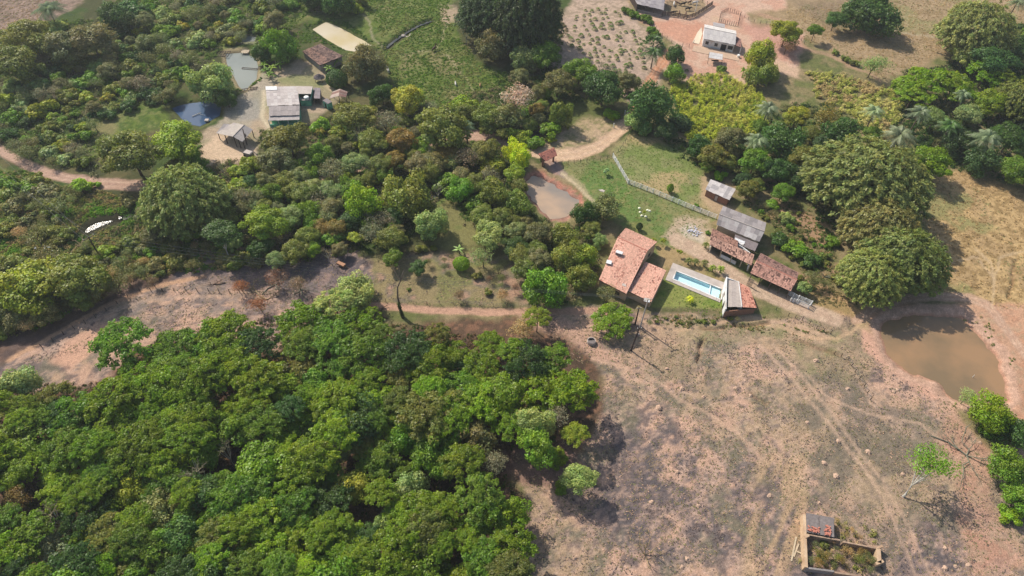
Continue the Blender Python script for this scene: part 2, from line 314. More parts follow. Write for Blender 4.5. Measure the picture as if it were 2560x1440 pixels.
def build_ground():
    def axis(a, b, st, lim):
        c = [a]
        while c[-1] < b: c.append(c[-1]+(st(c[-1]) if callable(st) else st))
        lo = []; v = a; g = 1.0
        while v > -lim: g *= 1.45; v -= g; lo.append(v)
        hi = []; v = c[-1]; g = 1.0
        while v < lim: g *= 1.45; v += g; hi.append(v)
        return np.array(lo[::-1]+c+hi)
    xs = axis(-208, 214, .52, 2500); ys = axis(24, 285, lambda v: .36+.34*max(0, (v-35))/230, 2500)
    X, Y = np.meshgrid(xs, ys); sh = X.shape; x = X.ravel(); y = Y.ravel(); px, py = topx(x, y)
    z = heights(x, y); n = len(x)
    n12 = fbm(x/12, y/12, 1, 4); n4 = fbm(x/4, y/4, 2, 4); n1 = fbm(x/1.1, y/1.1, 3, 3); n30 = fbm(x/30, y/30, 4, 3)
    # streaks running down the slope, towards the lower right
    u = (x*.55+y*.83); v = (x*.83-y*.55); st = fbm(u/14, v/1.6, 5, 4); fine = fbm(x/.55, y/.55, 6, 2)
    j1 = (fbm(x/5, y/5, 7, 3)-.5)*2; j2 = (fbm(x/5, y/5, 8, 3)-.5)*2; k1 = (fbm(x/1.3, y/1.3, 9, 2)-.5)*2
    C = np.zeros((n, 3)); G = np.zeros(n)
    def put(m, c, k=.76): 
        c = np.array(c, float) if isinstance(c, np.ndarray) else alb(*c, k)
        C[:] = C*(1-m[:, None])+c*m[:, None]
    def zone(poly, soft=8, amp=14):
        return sstep(-soft, soft, sdf_poly(poly, px+j1*amp+k1*amp*.3, py+j2*amp+k1*amp*.3))
    # dry grassland everywhere
    put(np.ones(n), (150,135,92)); put(sstep(.42, .62, n4), (120,122,70)); put(sstep(.5, .7, n12)*.7, (176,150,112)); put(sstep(.55, .7, n1)*.5, (92,98,55))
    # scrub floor, upper left and along the stream
    m = zone([(-900,120),(0,150),(60,60),(210,-60),(200,-500),(1520,-500),(1560,60),(1400,180),(1640,330),(1300,420),(1260,640),(900,640),(700,620),(420,680),(300,760),(0,900),(-900,1200)], 12, 20)
    put(m, (84,86,50)); put(m*sstep(.45, .6, n4), (112,104,66)); put(m*sstep(.52, .66, n12)*.8, (70,92,38))
    # brown field top left
    m = zone([(-900,-900),(230,-900),(205,0),(150,40),(90,80),(0,150),(-900,300)]); put(m, (158,132,112)); put(m*sstep(.45, .6, n1), (128,108,88)); put(m*sstep(.55, .65, fine)*.5, (190,160,138))
    # green pastures
    for P in ([(330,0),(760,-40),(1130,-40),(1150,120),(960,120),(760,50),(640,80),(560,90),(430,80),(330,60)], [(960,120),(1130,40),(1150,110),(1190,150),(1300,200),(1330,270),(1250,330),(1080,300),(990,220),(965,160)],
              [(240,500),(100,480),(0,420),(-200,300),(-200,640),(0,640),(130,600),(200,560)], [(180,300),(300,260),(400,250),(430,310),(330,330),(240,400),(180,350)], [(930,-60),(1130,-60),(1100,60),(960,100),(905,40)], [(480,60),(640,60),(640,130),(500,120)]):
        m = zone(P, 10, 12); put(m, (108,122,52)); put(m*sstep(.46, .6, n4)*.8, (132,134,76)); put(m*sstep(.5, .62, n1)*.7, (70,98,34)); put(m*sstep(.6, .7, n12)*.6, (158,140,98))
    m = zone([(1100,18),(1150,15),(1140,50),(1110,60)]); put(m*.8, (200,170,140))
    # top right dry field
    m = zone([(1880,-900),(5000,-900),(5000,200),(2560,60),(2400,110),(2290,170),(2200,200),(2050,120),(1990,70),(1880,60)], 10, 12); put(m, (178,150,112)); put(m*sstep(.48, .62, n4)*.7, (158,134,94)); put(m*sstep(.55, .68, n12)*.6, (150,148,92)); put(m*sstep(.57, .66, n1)*.5, (200,170,130))
    m = zone([(1980,0),(2110,0),(2110,80),(2060,60)], 15, 10); put(m*.5, (130,112,90))
    # planted plot in front of the barn
    m = zone([(1440,-20),(1560,-20),(1600,60),(1650,100),(1650,200),(1610,280),(1520,210),(1380,170),(1400,60)], 8, 8); put(m, (206,176,148)); put(m*sstep(.48, .6, n1)*.7, (158,138,110)); put(m*sstep(.5, .65, n4)*.5, (188,160,140))
    # red yards
    m = zone([(1560,-300),(2000,-300),(1960,20),(1870,30),(1880,70),(2010,80),(1990,190),(1900,170),(1850,215),(1720,210),(1640,170),(1690,110),(1640,80),(1600,50)], 8, 8); put(m, (222,182,152)); put(m*sstep(.5, .62, n4)*.7, (214,160,130)); put(m*sstep(.55, .68, n12)*.8, (222,186,150))
    m = zone([(1625,55),(1700,55),(1760,60),(1760,95),(1710,110),(1660,90)], 10, 10); put(m*.8, (216,156,124))
    m = zone([(1860,60),(1990,70),(2010,120),(1960,150),(1880,110)], 10, 8); put(m*.7, (206,150,128))
    m = zone([(1665,0),(1760,0),(1770,20),(1740,40),(1700,40),(1660,36)], 4, 3); put(m, (176,150,112)); put(m*sstep(.5, .6, n4)*.6, (140,118,92))
    # farmyards on the left
    m = zone([(500,330),(560,300),(560,270),(600,240),(640,190),(690,170),(760,150),(830,190),(850,240),(780,300),(690,330),(640,380),(660,420),(500,410)], 7, 10); put(m, (196,170,138)); put(m*sstep(.45, .6, n4)*.75, (160,150,112)); put(m*sstep(.5, .65, n12)*.6, (184,172,150))
    m = zone([(505,365),(540,330),(620,350),(640,380),(630,400),(500,412)], 7, 8); put(m, (226,194,158)); 
    m = zone([(690,195),(790,185),(830,205),(800,218),(700,214)], 6, 6); put(m*.8, (150,150,96))
    m = zone([(600,250),(640,240),(655,300),(600,300)], 7, 8); put(m*.6, (165,158,146))
    # bank by the gate road
    m = zone([(1330,372),(1400,330),(1460,290),(1530,290),(1560,300),(1500,350),(1420,378)], 6, 8); put(m, (196,168,128)); put(m*sstep(.48, .62, n1)*.8, (140,134,84)); put(m*sstep(.55, .65, n4)*.6, (216,180,146))
    m = zone([(1380,250),(1500,240),(1540,290),(1460,300),(1400,320)], 10, 14); put(m*.8, (112,118,62))
    # paddock and lawn
    m = zone([(1530,375),(1580,330),(1650,350),(1720,390),(1790,470),(1770,520),(1700,515),(1600,470),(1560,440)], 7, 10); put(m, (148,148,92)); put(m*sstep(.48, .6, n4)*.7, (128,142,72)); put(m*sstep(.52, .66, n12), (188,164,114))
    m = zone([(1390,408),(1530,395),(1570,460),(1700,520),(1790,545),(1740,570),(1700,620),(1640,640),(1600,580),(1560,570),(1510,540),(1470,480)], 6, 8); put(m, (116,136,70)); put(m*sstep(.47, .6, n12), (146,144,90)); put(m*sstep(.55, .64, n4*.6+n1*.4)*.6, (176,158,116)); put(m*sstep(.5, .6, n4)*.5, (86,122,46)); put(m*sstep(.58, .68, n1)*.5, (160,146,90))
    m = zone([(1560,570),(1600,560),(1650,590),(1650,640),(1600,600)], 8, 10); put(m*.8, (134,134,74))
    m = zone([(1690,545),(1770,545),(1790,600),(1770,640),(1700,610),(1660,590)], 8, 10); put(m, (200,174,140)); put(m*sstep(.52, .62, n4)*.6, (150,142,96)); m = zone([(1698,570),(1725,560),(1760,590),(1760,610),(1710,590)], 5, 5); put(m*.8, (220,200,172))
    m = zone([(1745,440),(1770,430),(1790,500),(1850,530),(1800,545),(1750,500)], 8, 8); put(m*.8, (206,172,134))
    m = zone([(1670,690),(1830,760),(1820,770),(1620,770),(1640,740)], 5, 6); put(m, (150,152,80)); put(m*sstep(.5, .62, n4)*.7, (116,140,54))
    m = zone([(1640,610),(1690,620),(1810,690),(1800,715),(1690,650),(1660,690),(1650,650)], 5, 6); put(m*.9, (186,156,108)); put(m*sstep(.5, .65, n4)*.7, (150,140,82))
    m = zone([(1600,770),(1830,775),(1830,795),(1700,800),(1600,790)], 6, 8); put(m*.85, (122,110,76)); put(m*sstep(.5, .6, n1)*.6, (84,96,48)); put(m*sstep(.5, .62, n4)*.6, (150,126,112))
    # slope right of the stable
    m = zone([(1850,500),(2000,520),(2060,560),(2110,760),(2040,760),(1990,700),(1920,640),(1920,560)], 8, 12); put(m, (146,130,88)); put(m*sstep(.48, .6, n4)*.8, (108,114,60)); put(m*sstep(.55, .66, n12)*.8, (192,150,116))
    m = zone([(1990,700),(2110,740),(2170,800),(2120,820),(1990,770)], 8, 10); put(m, (196,158,112)); put(m*sstep(.5, .62, n4)*.6, (154,134,82))
    # tawny grass at the right
    m = zone([(2290,470),(2400,430),(2560,480),(5000,500),(5000,820),(2560,800),(2480,760),(2330,740),(2330,600)], 8, 12); put(m, (194,160,112)); put(m*sstep(.45, .6, n4)*.8, (212,176,120)); put(m*sstep(.5, .6, n1)*.7, (150,122,78)); put(m*sstep(.55, .68, n12)*.8, (156,150,94))
    m = zone([(2150,760),(2480,760),(5000,860),(5000,1300),(2560,1180),(2520,1040),(2500,900),(2420,800),(2200,800),(2200,900),(2160,860)], 8, 8); put(m, (214,166,130)); put(m*sstep(.5, .62, n4)*.5, (204,146,110)); put(m*sstep(.56, .66, n1)*.4, (186,166,130))
    # burnt and trampled hillside
    for P, gr in ((FIELD, 1), ([(-600,1000),(0,850),(200,740),(420,660),(560,620),(700,640),(860,600),(930,640),(930,800),(700,890),(560,870),(330,980),(80,1020),(-600,1200)], .8)):
        m = zone(P, 10, 16); put(m, (212,170,140))
        put(m*sstep(.47, .57, n12*.45+n4*.3+st*.25)*.7, (158,136,122)); put(m*sstep(.48, .56, n12*.35+n4*.35+st*.15+n1*.15)*.85, (118,106,102)); put(m*sstep(.5, .58, n4*.45+st*.3+n1*.25)*.7, (112,101,98)); put(m*sstep(.52, .6, st*.5+n1*.5)*.7, (226,186,156)); put(m*sstep(.53, .6, fbm(x/2.1, y/2.1, 71, 3)*.6+n12*.4)*.75, (102,93,90))
        put(m*sstep(.5, .62, n30*.6+n4*.4)*.45*gr, (158,146,106)); put(m*sstep(.52, .62, n1*.6+fine*.4)*.6, (112,98,94)); put(m*sstep(.6, .72, fine)*.4, (228,188,158))
    m = zone([(1700,800),(2160,800),(2200,880),(2160,960),(2000,930),(1900,860),(1700,860)], 14, 16); put(m*.5, (180,156,114)); put(m*sstep(.5, .62, n4)*.5, (150,144,94))
    m = zone([(1540,820),(1700,830),(1760,960),(1640,930),(1540,880)], 14, 16); put(m*.5, (180,152,116))
    m = zone([(1890,1150),(2010,1140),(2020,1300),(1960,1450),(1850,1450)], 20, 16); put(m*.6*sstep(.4, .55, st), (214,176,130))
    m = zone([(2060,900),(2380,1080),(2300,1300),(2240,1440),(2130,1440),(1960,1000)], 20, 20); put(m*.35, (172,150,118)); put(m*sstep(.5, .6, n4*.5+st*.5)*.6, (118,108,92))
    m = zone([(2380,1020),(2480,1120),(2470,1250),(2580,1420),(2440,1440),(2390,1300),(2400,1180),(2340,1100)], 16, 14); put(m*.65, (212,162,132)); put(m*sstep(.5,.65,n4)*.4, (204,146,116)); put(m*sstep(.55,.62,n1)*.5, (186,160,128))
    m = zone([(2150,820),(2200,850),(2250,920),(2330,950),(2380,1000),(2330,1000),(2230,930),(2160,880)], 6, 6); put(m, (222,172,142))
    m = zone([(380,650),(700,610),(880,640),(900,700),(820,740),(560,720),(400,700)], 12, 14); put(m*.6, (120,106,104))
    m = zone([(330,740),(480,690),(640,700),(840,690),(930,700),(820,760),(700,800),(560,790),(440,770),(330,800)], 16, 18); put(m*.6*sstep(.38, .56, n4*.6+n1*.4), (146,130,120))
    m = zone([(120,900),(210,830),(290,800),(250,870),(180,925)], 8, 10); put(m*.8, (228,176,142))
    m = zone([(-80,870),(0,835),(130,800),(260,745),(400,665),(450,670),(420,705),(330,735),(240,778),(140,832),(20,895),(-80,940)], 8, 12); put(m*.85, (104,84,74)); put(m*sstep(.5, .62, n4)*.6, (134,104,84))  # burnt litter along the tree foot, with the trees' shade put into its dark tone
    m = zone([(930,640),(1300,640),(1320,760),(960,760)], 14, 16); put(m*.85, (162,142,100)); put(m*sstep(.5, .62, n12)*.6, (120,128,66)); put(m*sstep(.5, .62, n4)*.6, (128,112,106)); put(m*sstep(.6, .7, n4)*.7, (206,160,128))
    m = zone([(1100,490),(1180,500),(1220,600),(1150,640),(1060,600),(1080,540)], 14, 16); put(m*.85, (146,138,84)); put(m*sstep(.5, .6, n12)*.7, (100,124,52))
    m = zone([(1290,790),(1420,800),(1480,840),(1540,900),(1430,900),(1380,850)], 10, 12); put(m*.8, (216,170,140))
    # litter under the wood
    m = zone(WOOD, 14, 16); put(m, (112,88,68)); put(m*sstep(.5, .6, n4)*.7, (74,62,48)); put(m*sstep(.55, .66, n1)*.5, (170,122,92))
    m = zone([(1230,1120),(1420,1110),(1480,1180),(1400,1220),(1280,1210)], 14, 10); put(m*.7, (150,112,98))
    # ruin floor, field track stripes
    for pts, wd, c, dep in PATHS:
        s = np.clip(FPX/(np.stack([x, y, 0*x-CAMH], -1)@Fw), 4, 20)
        d = d_line(pts, px+j1*(3 if wd > 8 else 8)+k1*2, py+j2*(3 if wd > 8 else 6)+k1*2); m = sstep(wd*.5+3.0, wd*.5-2.0, d); put(m*(.92 if wd > 8 else .55), c)
        if wd > 20: put(m*sstep(.5, .6, fbm(x/1.4, y/1.4, 41, 3))*.3, (190,150,124)); put(sstep(2.5, .5, np.abs(d-wd*.22))*m*.35, (240,206,172))
    for pts, wd, dep in DITCH:
        d = d_line(pts, px+k1*7, py+j1*5)/s; put(sstep(wd+.5, wd*.3, d)*.5, (140,104,76)); put(sstep(.35, .1, np.abs(d-wd-.3))*.4*sstep(.45, .6, n1), (112,110,66))
    for nm, (poly, wz) in PONDS.items():
        d = sdf_poly(poly, px, py)/s+(fbm(x/2.6, y/2.6, 81, 3)-.5)*(1.5 if nm in ('big', 'brown') else .35)+k1*.2; band = {'big': (222,178,148), 'brown': (186,138,116), 'yellow': (98,108,52), 'grey': (178,158,118), 'dark': (104,108,60), 'small': (150,148,110), 'gate': (120,110,70), 'stream': (60,56,40)}[nm]
        wdt = {'big': 3.0, 'brown': 1.3}.get(nm, 1.6)
        put(sstep(-wdt, -wdt*.5, d)*.9, band); put(sstep(-.6, .3, d), tuple(int(c*.7) for c in band))
        if nm == 'big': put(sstep(-.7, -.2, d)*.7, (208,150,116)); put(sstep(-3.4, -1.2, d)*sstep(.5, .58, n1)*.5, (176,140,112))
        if nm == 'brown': put(sstep(-2.6, -.4, d)*sstep(.42, .55, n1)*.85*sstep(-6, 6, (px-1380)*.55-(py-478)*.83), (204,138,112))
    for pts, wd in STREAMS: d = d_line(pts, px, py)/s; put(sstep(wd+1.2, wd*.6, d)*.8, (66,58,42))
    nx, ny = len(xs), len(ys); i = np.arange((ny-1)*(nx-1)); r = i//(nx-1); c = i % (nx-1); a = r*nx+c
    F = np.stack([a, a+1, a+nx+1, a+nx], 1)
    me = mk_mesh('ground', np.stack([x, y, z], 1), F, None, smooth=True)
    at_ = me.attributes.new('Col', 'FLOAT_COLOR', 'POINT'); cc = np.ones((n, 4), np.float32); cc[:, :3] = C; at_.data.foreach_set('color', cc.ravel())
    m, nt, N, L, o = mat_base('ground_soil_and_grass'); p = N.new('ShaderNodeBsdfPrincipled'); p.inputs['Roughness'].default_value = .95; p.inputs['Specular IOR Level'].default_value = .1
    A = N.new('ShaderNodeAttribute'); A.attribute_name = 'Col'; tc = N.new('ShaderNodeTexCoord'); out = A.outputs['Color']; hs = []
    for sc, am in ((4.5, .42), (1.1, .24), (12, .36)):
        nz = N.new('ShaderNodeTexNoise'); nz.inputs['Scale'].default_value = sc; nz.inputs['Detail'].default_value = 5; nz.inputs['Roughness'].default_value = .7; L.new(tc.outputs['Object'], nz.inputs['Vector'])
        mr = N.new('ShaderNodeMapRange'); mr.inputs[1].default_value = .3; mr.inputs[2].default_value = .7; mr.inputs[3].default_value = 1-am; mr.inputs[4].default_value = 1+am*.8; L.new(nz.outputs[0], mr.inputs[0])
        mx = N.new('ShaderNodeMix'); mx.data_type = 'RGBA'; mx.blend_type = 'MULTIPLY'; mx.inputs[0].default_value = 1; L.new(out, mx.inputs[6]); L.new(mr.outputs[0], mx.inputs[7]); out = mx.outputs[2]; hs.append(nz)
    L.new(out, p.inputs['Base Color']); b = N.new('ShaderNodeBump'); b.inputs['Strength'].default_value = .7; b.inputs['Distance'].default_value = .12; L.new(hs[0].outputs[0], b.inputs['Height']); L.new(b.outputs[0], p.inputs['Normal'])
    L.new(p.outputs[0], o.inputs[0]); me.materials.append(m)
    g = bpy.data.objects.new('ground', me); COL.objects.link(g); g['kind'] = 'structure'
build_ground()

WATERS = {'big': ('big_pond_water', (alb(178,140,100,.7), alb(146,122,90,.7)), .03), 'brown': ('brown_pond_water', (alb(204,172,140), alb(160,146,130)), .12), 'yellow': ('yellow_pond_water', (alb(232,214,180), alb(222,200,150)), .12),
          'grey': ('grey_pond_water', (alb(158,160,146), alb(146,150,138)), .12), 'dark': ('dark_pond_water', (alb(72,94,120), alb(92,112,134)), .05), 'small': ('small_pond_water', (alb(150,152,140), alb(138,142,130)), .1),  # dark pond: blue of the reflected sky is mixed into its base colour
          'gate': ('brook_pool_water', (alb(92,90,84), alb(60,60,54)), .1), 'stream': ('stream_water', (alb(60,56,46), alb(40,40,34)), .15)}
for nm, (poly, wz) in PONDS.items():
    name, cols, rg = WATERS[nm]; P = [at(*q, wz) for q in poly]; c = sum(P)/len(P)
    Q = [c+(q-c)*(1+1.1/np.linalg.norm(q-c)) for q in P]
    structure(name, [c]+Q, [(0, i+1, (i+1) % len(Q)+1) for i in range(len(Q))], watermat(name, cols[0], cols[1], rg, .08, (.4 if nm == 'stream' else .05), 5 if nm == 'stream' else 2.5))
for pts, wd in STREAMS:
    P = [at(*q, -.62) for q in pts]; V = []; F = []
    for i, p in enumerate(P):
        d = P[min(i+1, len(P)-1)]-P[max(i-1, 0)]; d /= np.linalg.norm(d); nrm = np.array([-d[1], d[0], 0]); V += [p+nrm*wd, p-nrm*wd]
    structure('brook_water', V, [(2*i, 2*i+1, 2*i+3, 2*i+2) for i in range(len(P)-1)], watermat('brook_water', alb(100,98,88), alb(70,70,64), .08, .3, .05, 3))

# ---------------------------------------------------------------- leaf and branch prototypes (unit crown radius)
def nrm(v): return v/np.maximum(np.linalg.norm(v, axis=-1, keepdims=True), 1e-9)
def quads(P, Nn, s, asp=1.5, T=None):
    n = len(P); Nn = nrm(Nn); r = rng.normal(size=(n, 3)) if T is None else T
    T_ = nrm(r-Nn*(r*Nn).sum(1, keepdims=True)); B = np.cross(Nn, T_); s = np.broadcast_to(s, (n,))[:, None]
    j = rng.uniform(.75, 1.2, (n, 4, 1))
    V = np.stack([P+T_*s*asp*.5*j[:, 0]-Nn*s*.15, P+B*s*.5*j[:, 1], P-T_*s*asp*.5*j[:, 2]-Nn*s*.15, P-B*s*.5*j[:, 3]], 1).reshape(-1, 3)
    return V, np.arange(4*n).reshape(n, 4)
def sph(n):
    v = rng.normal(size=(n, 3)); return nrm(v)
def leafcol(n, base, amp=.28, warm=.12):
    b = base*(1+rng.uniform(-amp, amp, n)); w_ = rng.uniform(-warm, warm, n)
    return np.stack([b*(1+w_), b, b*(1-w_)], 1)
def crown_lobed(nl, per, leaf, flat=1.0, lobeflat=.8, zr=(-.25, 1), up=.25, lr=(.26, .4), fill=.75, hollow=0, shape=1.0):
    Vs, Fs, Cs = [], [], []; b = 0
    az = rng.uniform(0, 6.28); gap = nrm(rng.normal(size=3)+np.array([0, 0, -.3])); off = rng.uniform(-.12, .12, 2)
    for i in range(nl):
        k = (i+.5)/nl; z = zr[0]+(zr[1]-zr[0])*(1-k)**.9; a = az+i*2.39996+rng.uniform(-.4, .4); rr = math.sqrt(max(0, 1-z*z)) if z > 0 else math.sqrt(max(0, 1-z*z))*1.0
        out = rng.uniform(.5, .8) if i % 4 else rng.uniform(.15, .5)
        c = np.array([math.cos(a)*rr*out, math.sin(a)*rr*out, max(z, -.5)*out*flat]); R = rng.uniform(*lr)
        if nrm(c)@gap > .55 and rng.random() < .6: continue
        if rng.random() < .18: c[:2] *= 1.25
        c[:2] += off
        d = sph(per); d[:, 2] = np.where(rng.random(per) < up, np.abs(d[:, 2]), d[:, 2]); rad = R*(.62+.42*rng.random(per)**.6)
        bump = 1+.28*np.sin(d[:, 0]*7+i)*np.sin(d[:, 1]*6+2*i)*np.sin(d[:, 2]*6)
        P = c+d*(rad*bump)[:, None]*np.array([1, 1, lobeflat])
        Nn = d*np.array([1, 1, 1/lobeflat])+rng.normal(size=(per, 3))*.45+np.array([0, 0, .35])
        V, F = quads(P, Nn, leaf*rng.uniform(.65, 1.35, per)); Vs.append(V); Fs.append(F+b); b += len(V)
        t = rng.uniform(.82, 1.2); Cs.append(leafcol(per, t)*np.array([1+rng.uniform(-.1, .14), 1, 1-rng.uniform(0, .12)]))
    return np.concatenate(Vs), np.concatenate(Fs), np.concatenate(Cs)
def p_broad(): return crown_lobed(40, 320, .054, flat=.85, lobeflat=.76, lr=(.2, .36), zr=(-.45, 1))
def p_dense(): return crown_lobed(40, 270, .057, flat=.95, lobeflat=.9, lr=(.24, .36), zr=(-.5, 1), up=0)
def p_umbrella():
    Vs, Fs, Cs = [], [], []; b = 0
    for i in range(46):
        k = (i+.5)/46; r = math.sqrt(k)*.92; a = i*2.39996+rng.uniform(-.3, .3); z = .42*(1-r*r)+rng.uniform(-.13, .1)
        if rng.random() < .2: z -= .16
        c = np.array([math.cos(a)*r, math.sin(a)*r, z]); R = rng.uniform(.13, .25); per = int(185*(R/.19)**2)
        d = sph(per); d[:, 2] = np.abs(d[:, 2])*.8-.1; wob = 1+.3*np.sin(np.arctan2(d[:, 1], d[:, 0])*rng.integers(3, 7)+i)
        P = c+d*(R*wob*(.5+.5*rng.random(per)**.5))[:, None]*np.array([1, 1, .48]); Nn = d*.7+rng.normal(size=(per, 3))*.4+np.array([0, 0, .6])
        V, F = quads(P, Nn, .043*rng.uniform(.6, 1.4, per), 1.8); Vs.append(V); Fs.append(F+b); b += len(V)
        Cs.append(leafcol(per, rng.uniform(.82, 1.2))*np.array([1+rng.uniform(-.08, .16), 1, 1]))
    return np.concatenate(Vs), np.concatenate(Fs), np.concatenate(Cs)
def p_bush(): return crown_lobed(18, 170, .115, flat=.75, lobeflat=.8, lr=(.26, .42), zr=(-.2, 1))
def p_vine(): return crown_lobed(26, 150, .13, flat=.85, lobeflat=.8, lr=(.2, .4), zr=(-.3, 1))
def p_bamboo():
    Vs, Fs, Cs = [], [], []; b = 0; n = 760
    for i in range(n):
        k = (i+.5)/n; el = math.asin(min(1, (1-k)*1.2-.2 if k < .98 else 0)); a = i*2.39996+rng.uniform(-.2, .2); q = rng.uniform(.8, 1.04)*(1+.05*math.sin(3*a+1.3)*math.sin(4*el))
        tip = np.array([math.cos(a)*math.cos(el)*q, math.sin(a)*math.cos(el)*q, max(math.sin(el), -.3)*q*.95]); out = nrm(np.array([tip[0], tip[1], 0.01])); per = 34
        t = rng.random(per)[:, None]; L = rng.uniform(.07, .13); wdt = .032*(1-abs(t-.45)*1.4)
        ctr = tip+out*L*(t-.5)*.7+np.array([0, 0, 1])*(.1*L-.45*L*t*t); P = ctr+rng.normal(size=(per, 3))*wdt
        T = nrm(out*.7+np.array([0, 0, -.6]))+rng.normal(size=(per, 3))*.6; Nn = np.array([0, 0, 1])+out*.5+rng.normal(size=(per, 3))*.5
        V, F = quads(P, Nn, (.024)*rng.uniform(.6, 1.4, per), 2.6, T); Vs.append(V); Fs.append(F+b); b += len(V)
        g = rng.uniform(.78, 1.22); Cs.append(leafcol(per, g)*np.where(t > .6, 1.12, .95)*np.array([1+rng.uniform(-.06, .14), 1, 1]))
    # inner mass so that the heart of the clump is closed
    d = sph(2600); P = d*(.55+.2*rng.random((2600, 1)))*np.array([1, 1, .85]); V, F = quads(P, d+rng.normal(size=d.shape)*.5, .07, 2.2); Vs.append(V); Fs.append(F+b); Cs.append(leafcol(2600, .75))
    return np.concatenate(Vs), np.concatenate(Fs), np.concatenate(Cs)
def p_wispy():
    V, F, C = crown_lobed(26, 75, .06, flat=.8, lobeflat=.9, lr=(.26, .5), zr=(-.3, 1)); return V, F, C
def branches(depth, n0, L0, spread, seed, thick=.02, ratio=.68, upb=.25, start=(0, 0, 0), first=None):
    r = np.random.default_rng(seed); segs = []
    def grow(p, d, L, th, k):
        m = p+nrm(d+r.normal(size=3)*.15)*L*.5; q = m+nrm(d+r.normal(size=3)*.3)*L*.5; segs.append((p, m, th, th*.85)); segs.append((m, q, th*.85, th*.65))
        if k > 0:
            for i in range(r.integers(2, 4)): grow(q if i else m, nrm(d+r.normal(size=3)*spread+np.array([0, 0, upb])), L*ratio*r.uniform(.8, 1.2), th*.62, k-1)
    for i in range(n0):
        a = 6.283*i/n0+r.uniform(-.4, .4); e = r.uniform(.3, 1.1); grow(np.array(start, float), np.array([math.cos(a)*math.cos(e), math.sin(a)*math.cos(e), math.sin(e)]), L0, thick, depth)
    return segs
def seg_mesh(segs, n=3):
    V = []; F = []
    for p, q, a, b_ in segs:
        d = nrm(q-p); u = np.array([0, 0, 1.]) if abs(d[2]) < .9 else np.array([1., 0, 0]); x = nrm(np.cross(d, u)); y = np.cross(d, x); b = len(V)
        for (c, r) in ((p, a), (q, b_)):
            for k in range(n): t = 6.283*k/n; V.append(c+r*(math.cos(t)*x+math.sin(t)*y))
        for k in range(n): F.append((b+k, b+(k+1) % n, b+n+(k+1) % n, b+n+k))
    return np.array(V), np.array(F)
def trunk_proto(seed, limbs=6, th=.05, mid=.62, spread=.62):
    r = np.random.default_rng(seed); mb = MB(); lean = r.uniform(-.06, .06, 2)
    top = np.array([lean[0], lean[1], mid]); mb.tube([(0, 0, -.12), (0, 0, .03), top*.5+np.array([r.uniform(-.03, .03), 0, 0]), top], [th*1.7, th*1.25, th, th*.8], 7)
    for i in range(limbs):
        a = 6.283*i/limbs+r.uniform(-.4, .4); q = np.array([math.cos(a)*spread*r.uniform(.6, 1), math.sin(a)*spread*r.uniform(.6, 1), r.uniform(.95, 1.2)]); st = top*r.uniform(.65, 1)
        m_ = (st+q)/2+np.array([0, 0, -.05]); mb.tube([st, m_, q], [th*.6, th*.42, th*.18], 5, False)
    return np.array(mb.V), mb.F
def p_palm(fr=20, leaflets=20, droop=1.0, seed=1):
    r = np.random.default_rng(seed); V = []; F = []; C = []
    for i in range(fr):
        a = i*2.39996+r.uniform(-.2, .2); e = 1.25-1.35*(i/fr)+r.uniform(-.1, .1); L = r.uniform(.9, 1.15); out = np.array([math.cos(a), math.sin(a), 0]); side = np.array([-out[1], out[0], 0]); prev = None; g = r.uniform(.75, 1.2)*(.75 if i > fr*.75 else 1)
        for k in range(leaflets+1):
            t = k/leaflets; P = out*L*(math.cos(e)*t+.25*t*t)+np.array([0, 0, L*(math.sin(e)*t-droop*.75*t*t)])
            if prev is not None:
                wd = .012*(1-t)+.003; b = len(V); V += [prev+side*wd, prev-side*wd, P-side*wd, P+side*wd]; F.append((b, b+1, b+2, b+3)); C.append([g*1.1]*3)
                ll = .3*math.sin(math.pi*min(1, t*.85+.12)); dv = nrm(P-prev)
                for s_ in (-1, 1):
                    for q in range(2):
                        B = prev+(P-prev)*(q*.5); tip = B+side*s_*ll*.8+dv*ll*.45+np.array([0, 0, -ll*(.35+.3*r.random())]); ww = dv*.016; b = len(V); V += [B-ww, B+ww, tip+ww*.3, tip-ww*.3]; F.append((b, b+1, b+2, b+3)); gg = g*r.uniform(.75, 1.25); C.append([gg, gg, gg])
            prev = P
    return np.array(V), np.array(F), np.array(C)
def p_banana(seed=1):
    r = np.random.default_rng(seed); V = []; F = []; C = []
    for i in range(9):
        a = i*2.39996+r.uniform(-.3, .3); e = 1.3-1.0*(i/9); out = np.array([math.cos(a), math.sin(a), 0]); side = np.array([-out[1], out[0], 0]); L = r.uniform(.85, 1.1); g = r.uniform(.8, 1.2); pr = None
        for k in range(7):
            t = k/6; P = out*L*(math.cos(e)*t+.3*t*t)+np.array([0, 0, L*(math.sin(e)*t-.65*t*t)]); wd = .16*math.sin(math.pi*min(.97, .1+t*.88)); row = (P+side*wd-np.array([0, 0, wd*.4]), P, P-side*wd-np.array([0, 0, wd*.4]))
            if pr is not None:
                b = len(V); V += [*pr, *row]; F += [(b, b+1, b+4, b+3), (b+1, b+2, b+5, b+4)]; C += [[g*r.uniform(.85, 1.15)]*3 for _ in range(2)]
            pr = row
    return np.array(V), np.array(F), np.array(C)
def p_column(): 
    n = 1500; z = rng.random(n); a = rng.uniform(0, 6.28, n); r = np.sin(np.pi*np.clip(z*.85+.12, 0, 1))**.8*(.8+.25*rng.random(n)); P = np.stack([np.cos(a)*r, np.sin(a)*r, z*2.6-.4], 1)
    V, F = quads(P, np.stack([np.cos(a), np.sin(a), a*0+.4], 1)+rng.normal(size=(n, 3))*.4, .16); return V, F, leafcol(n, 1)
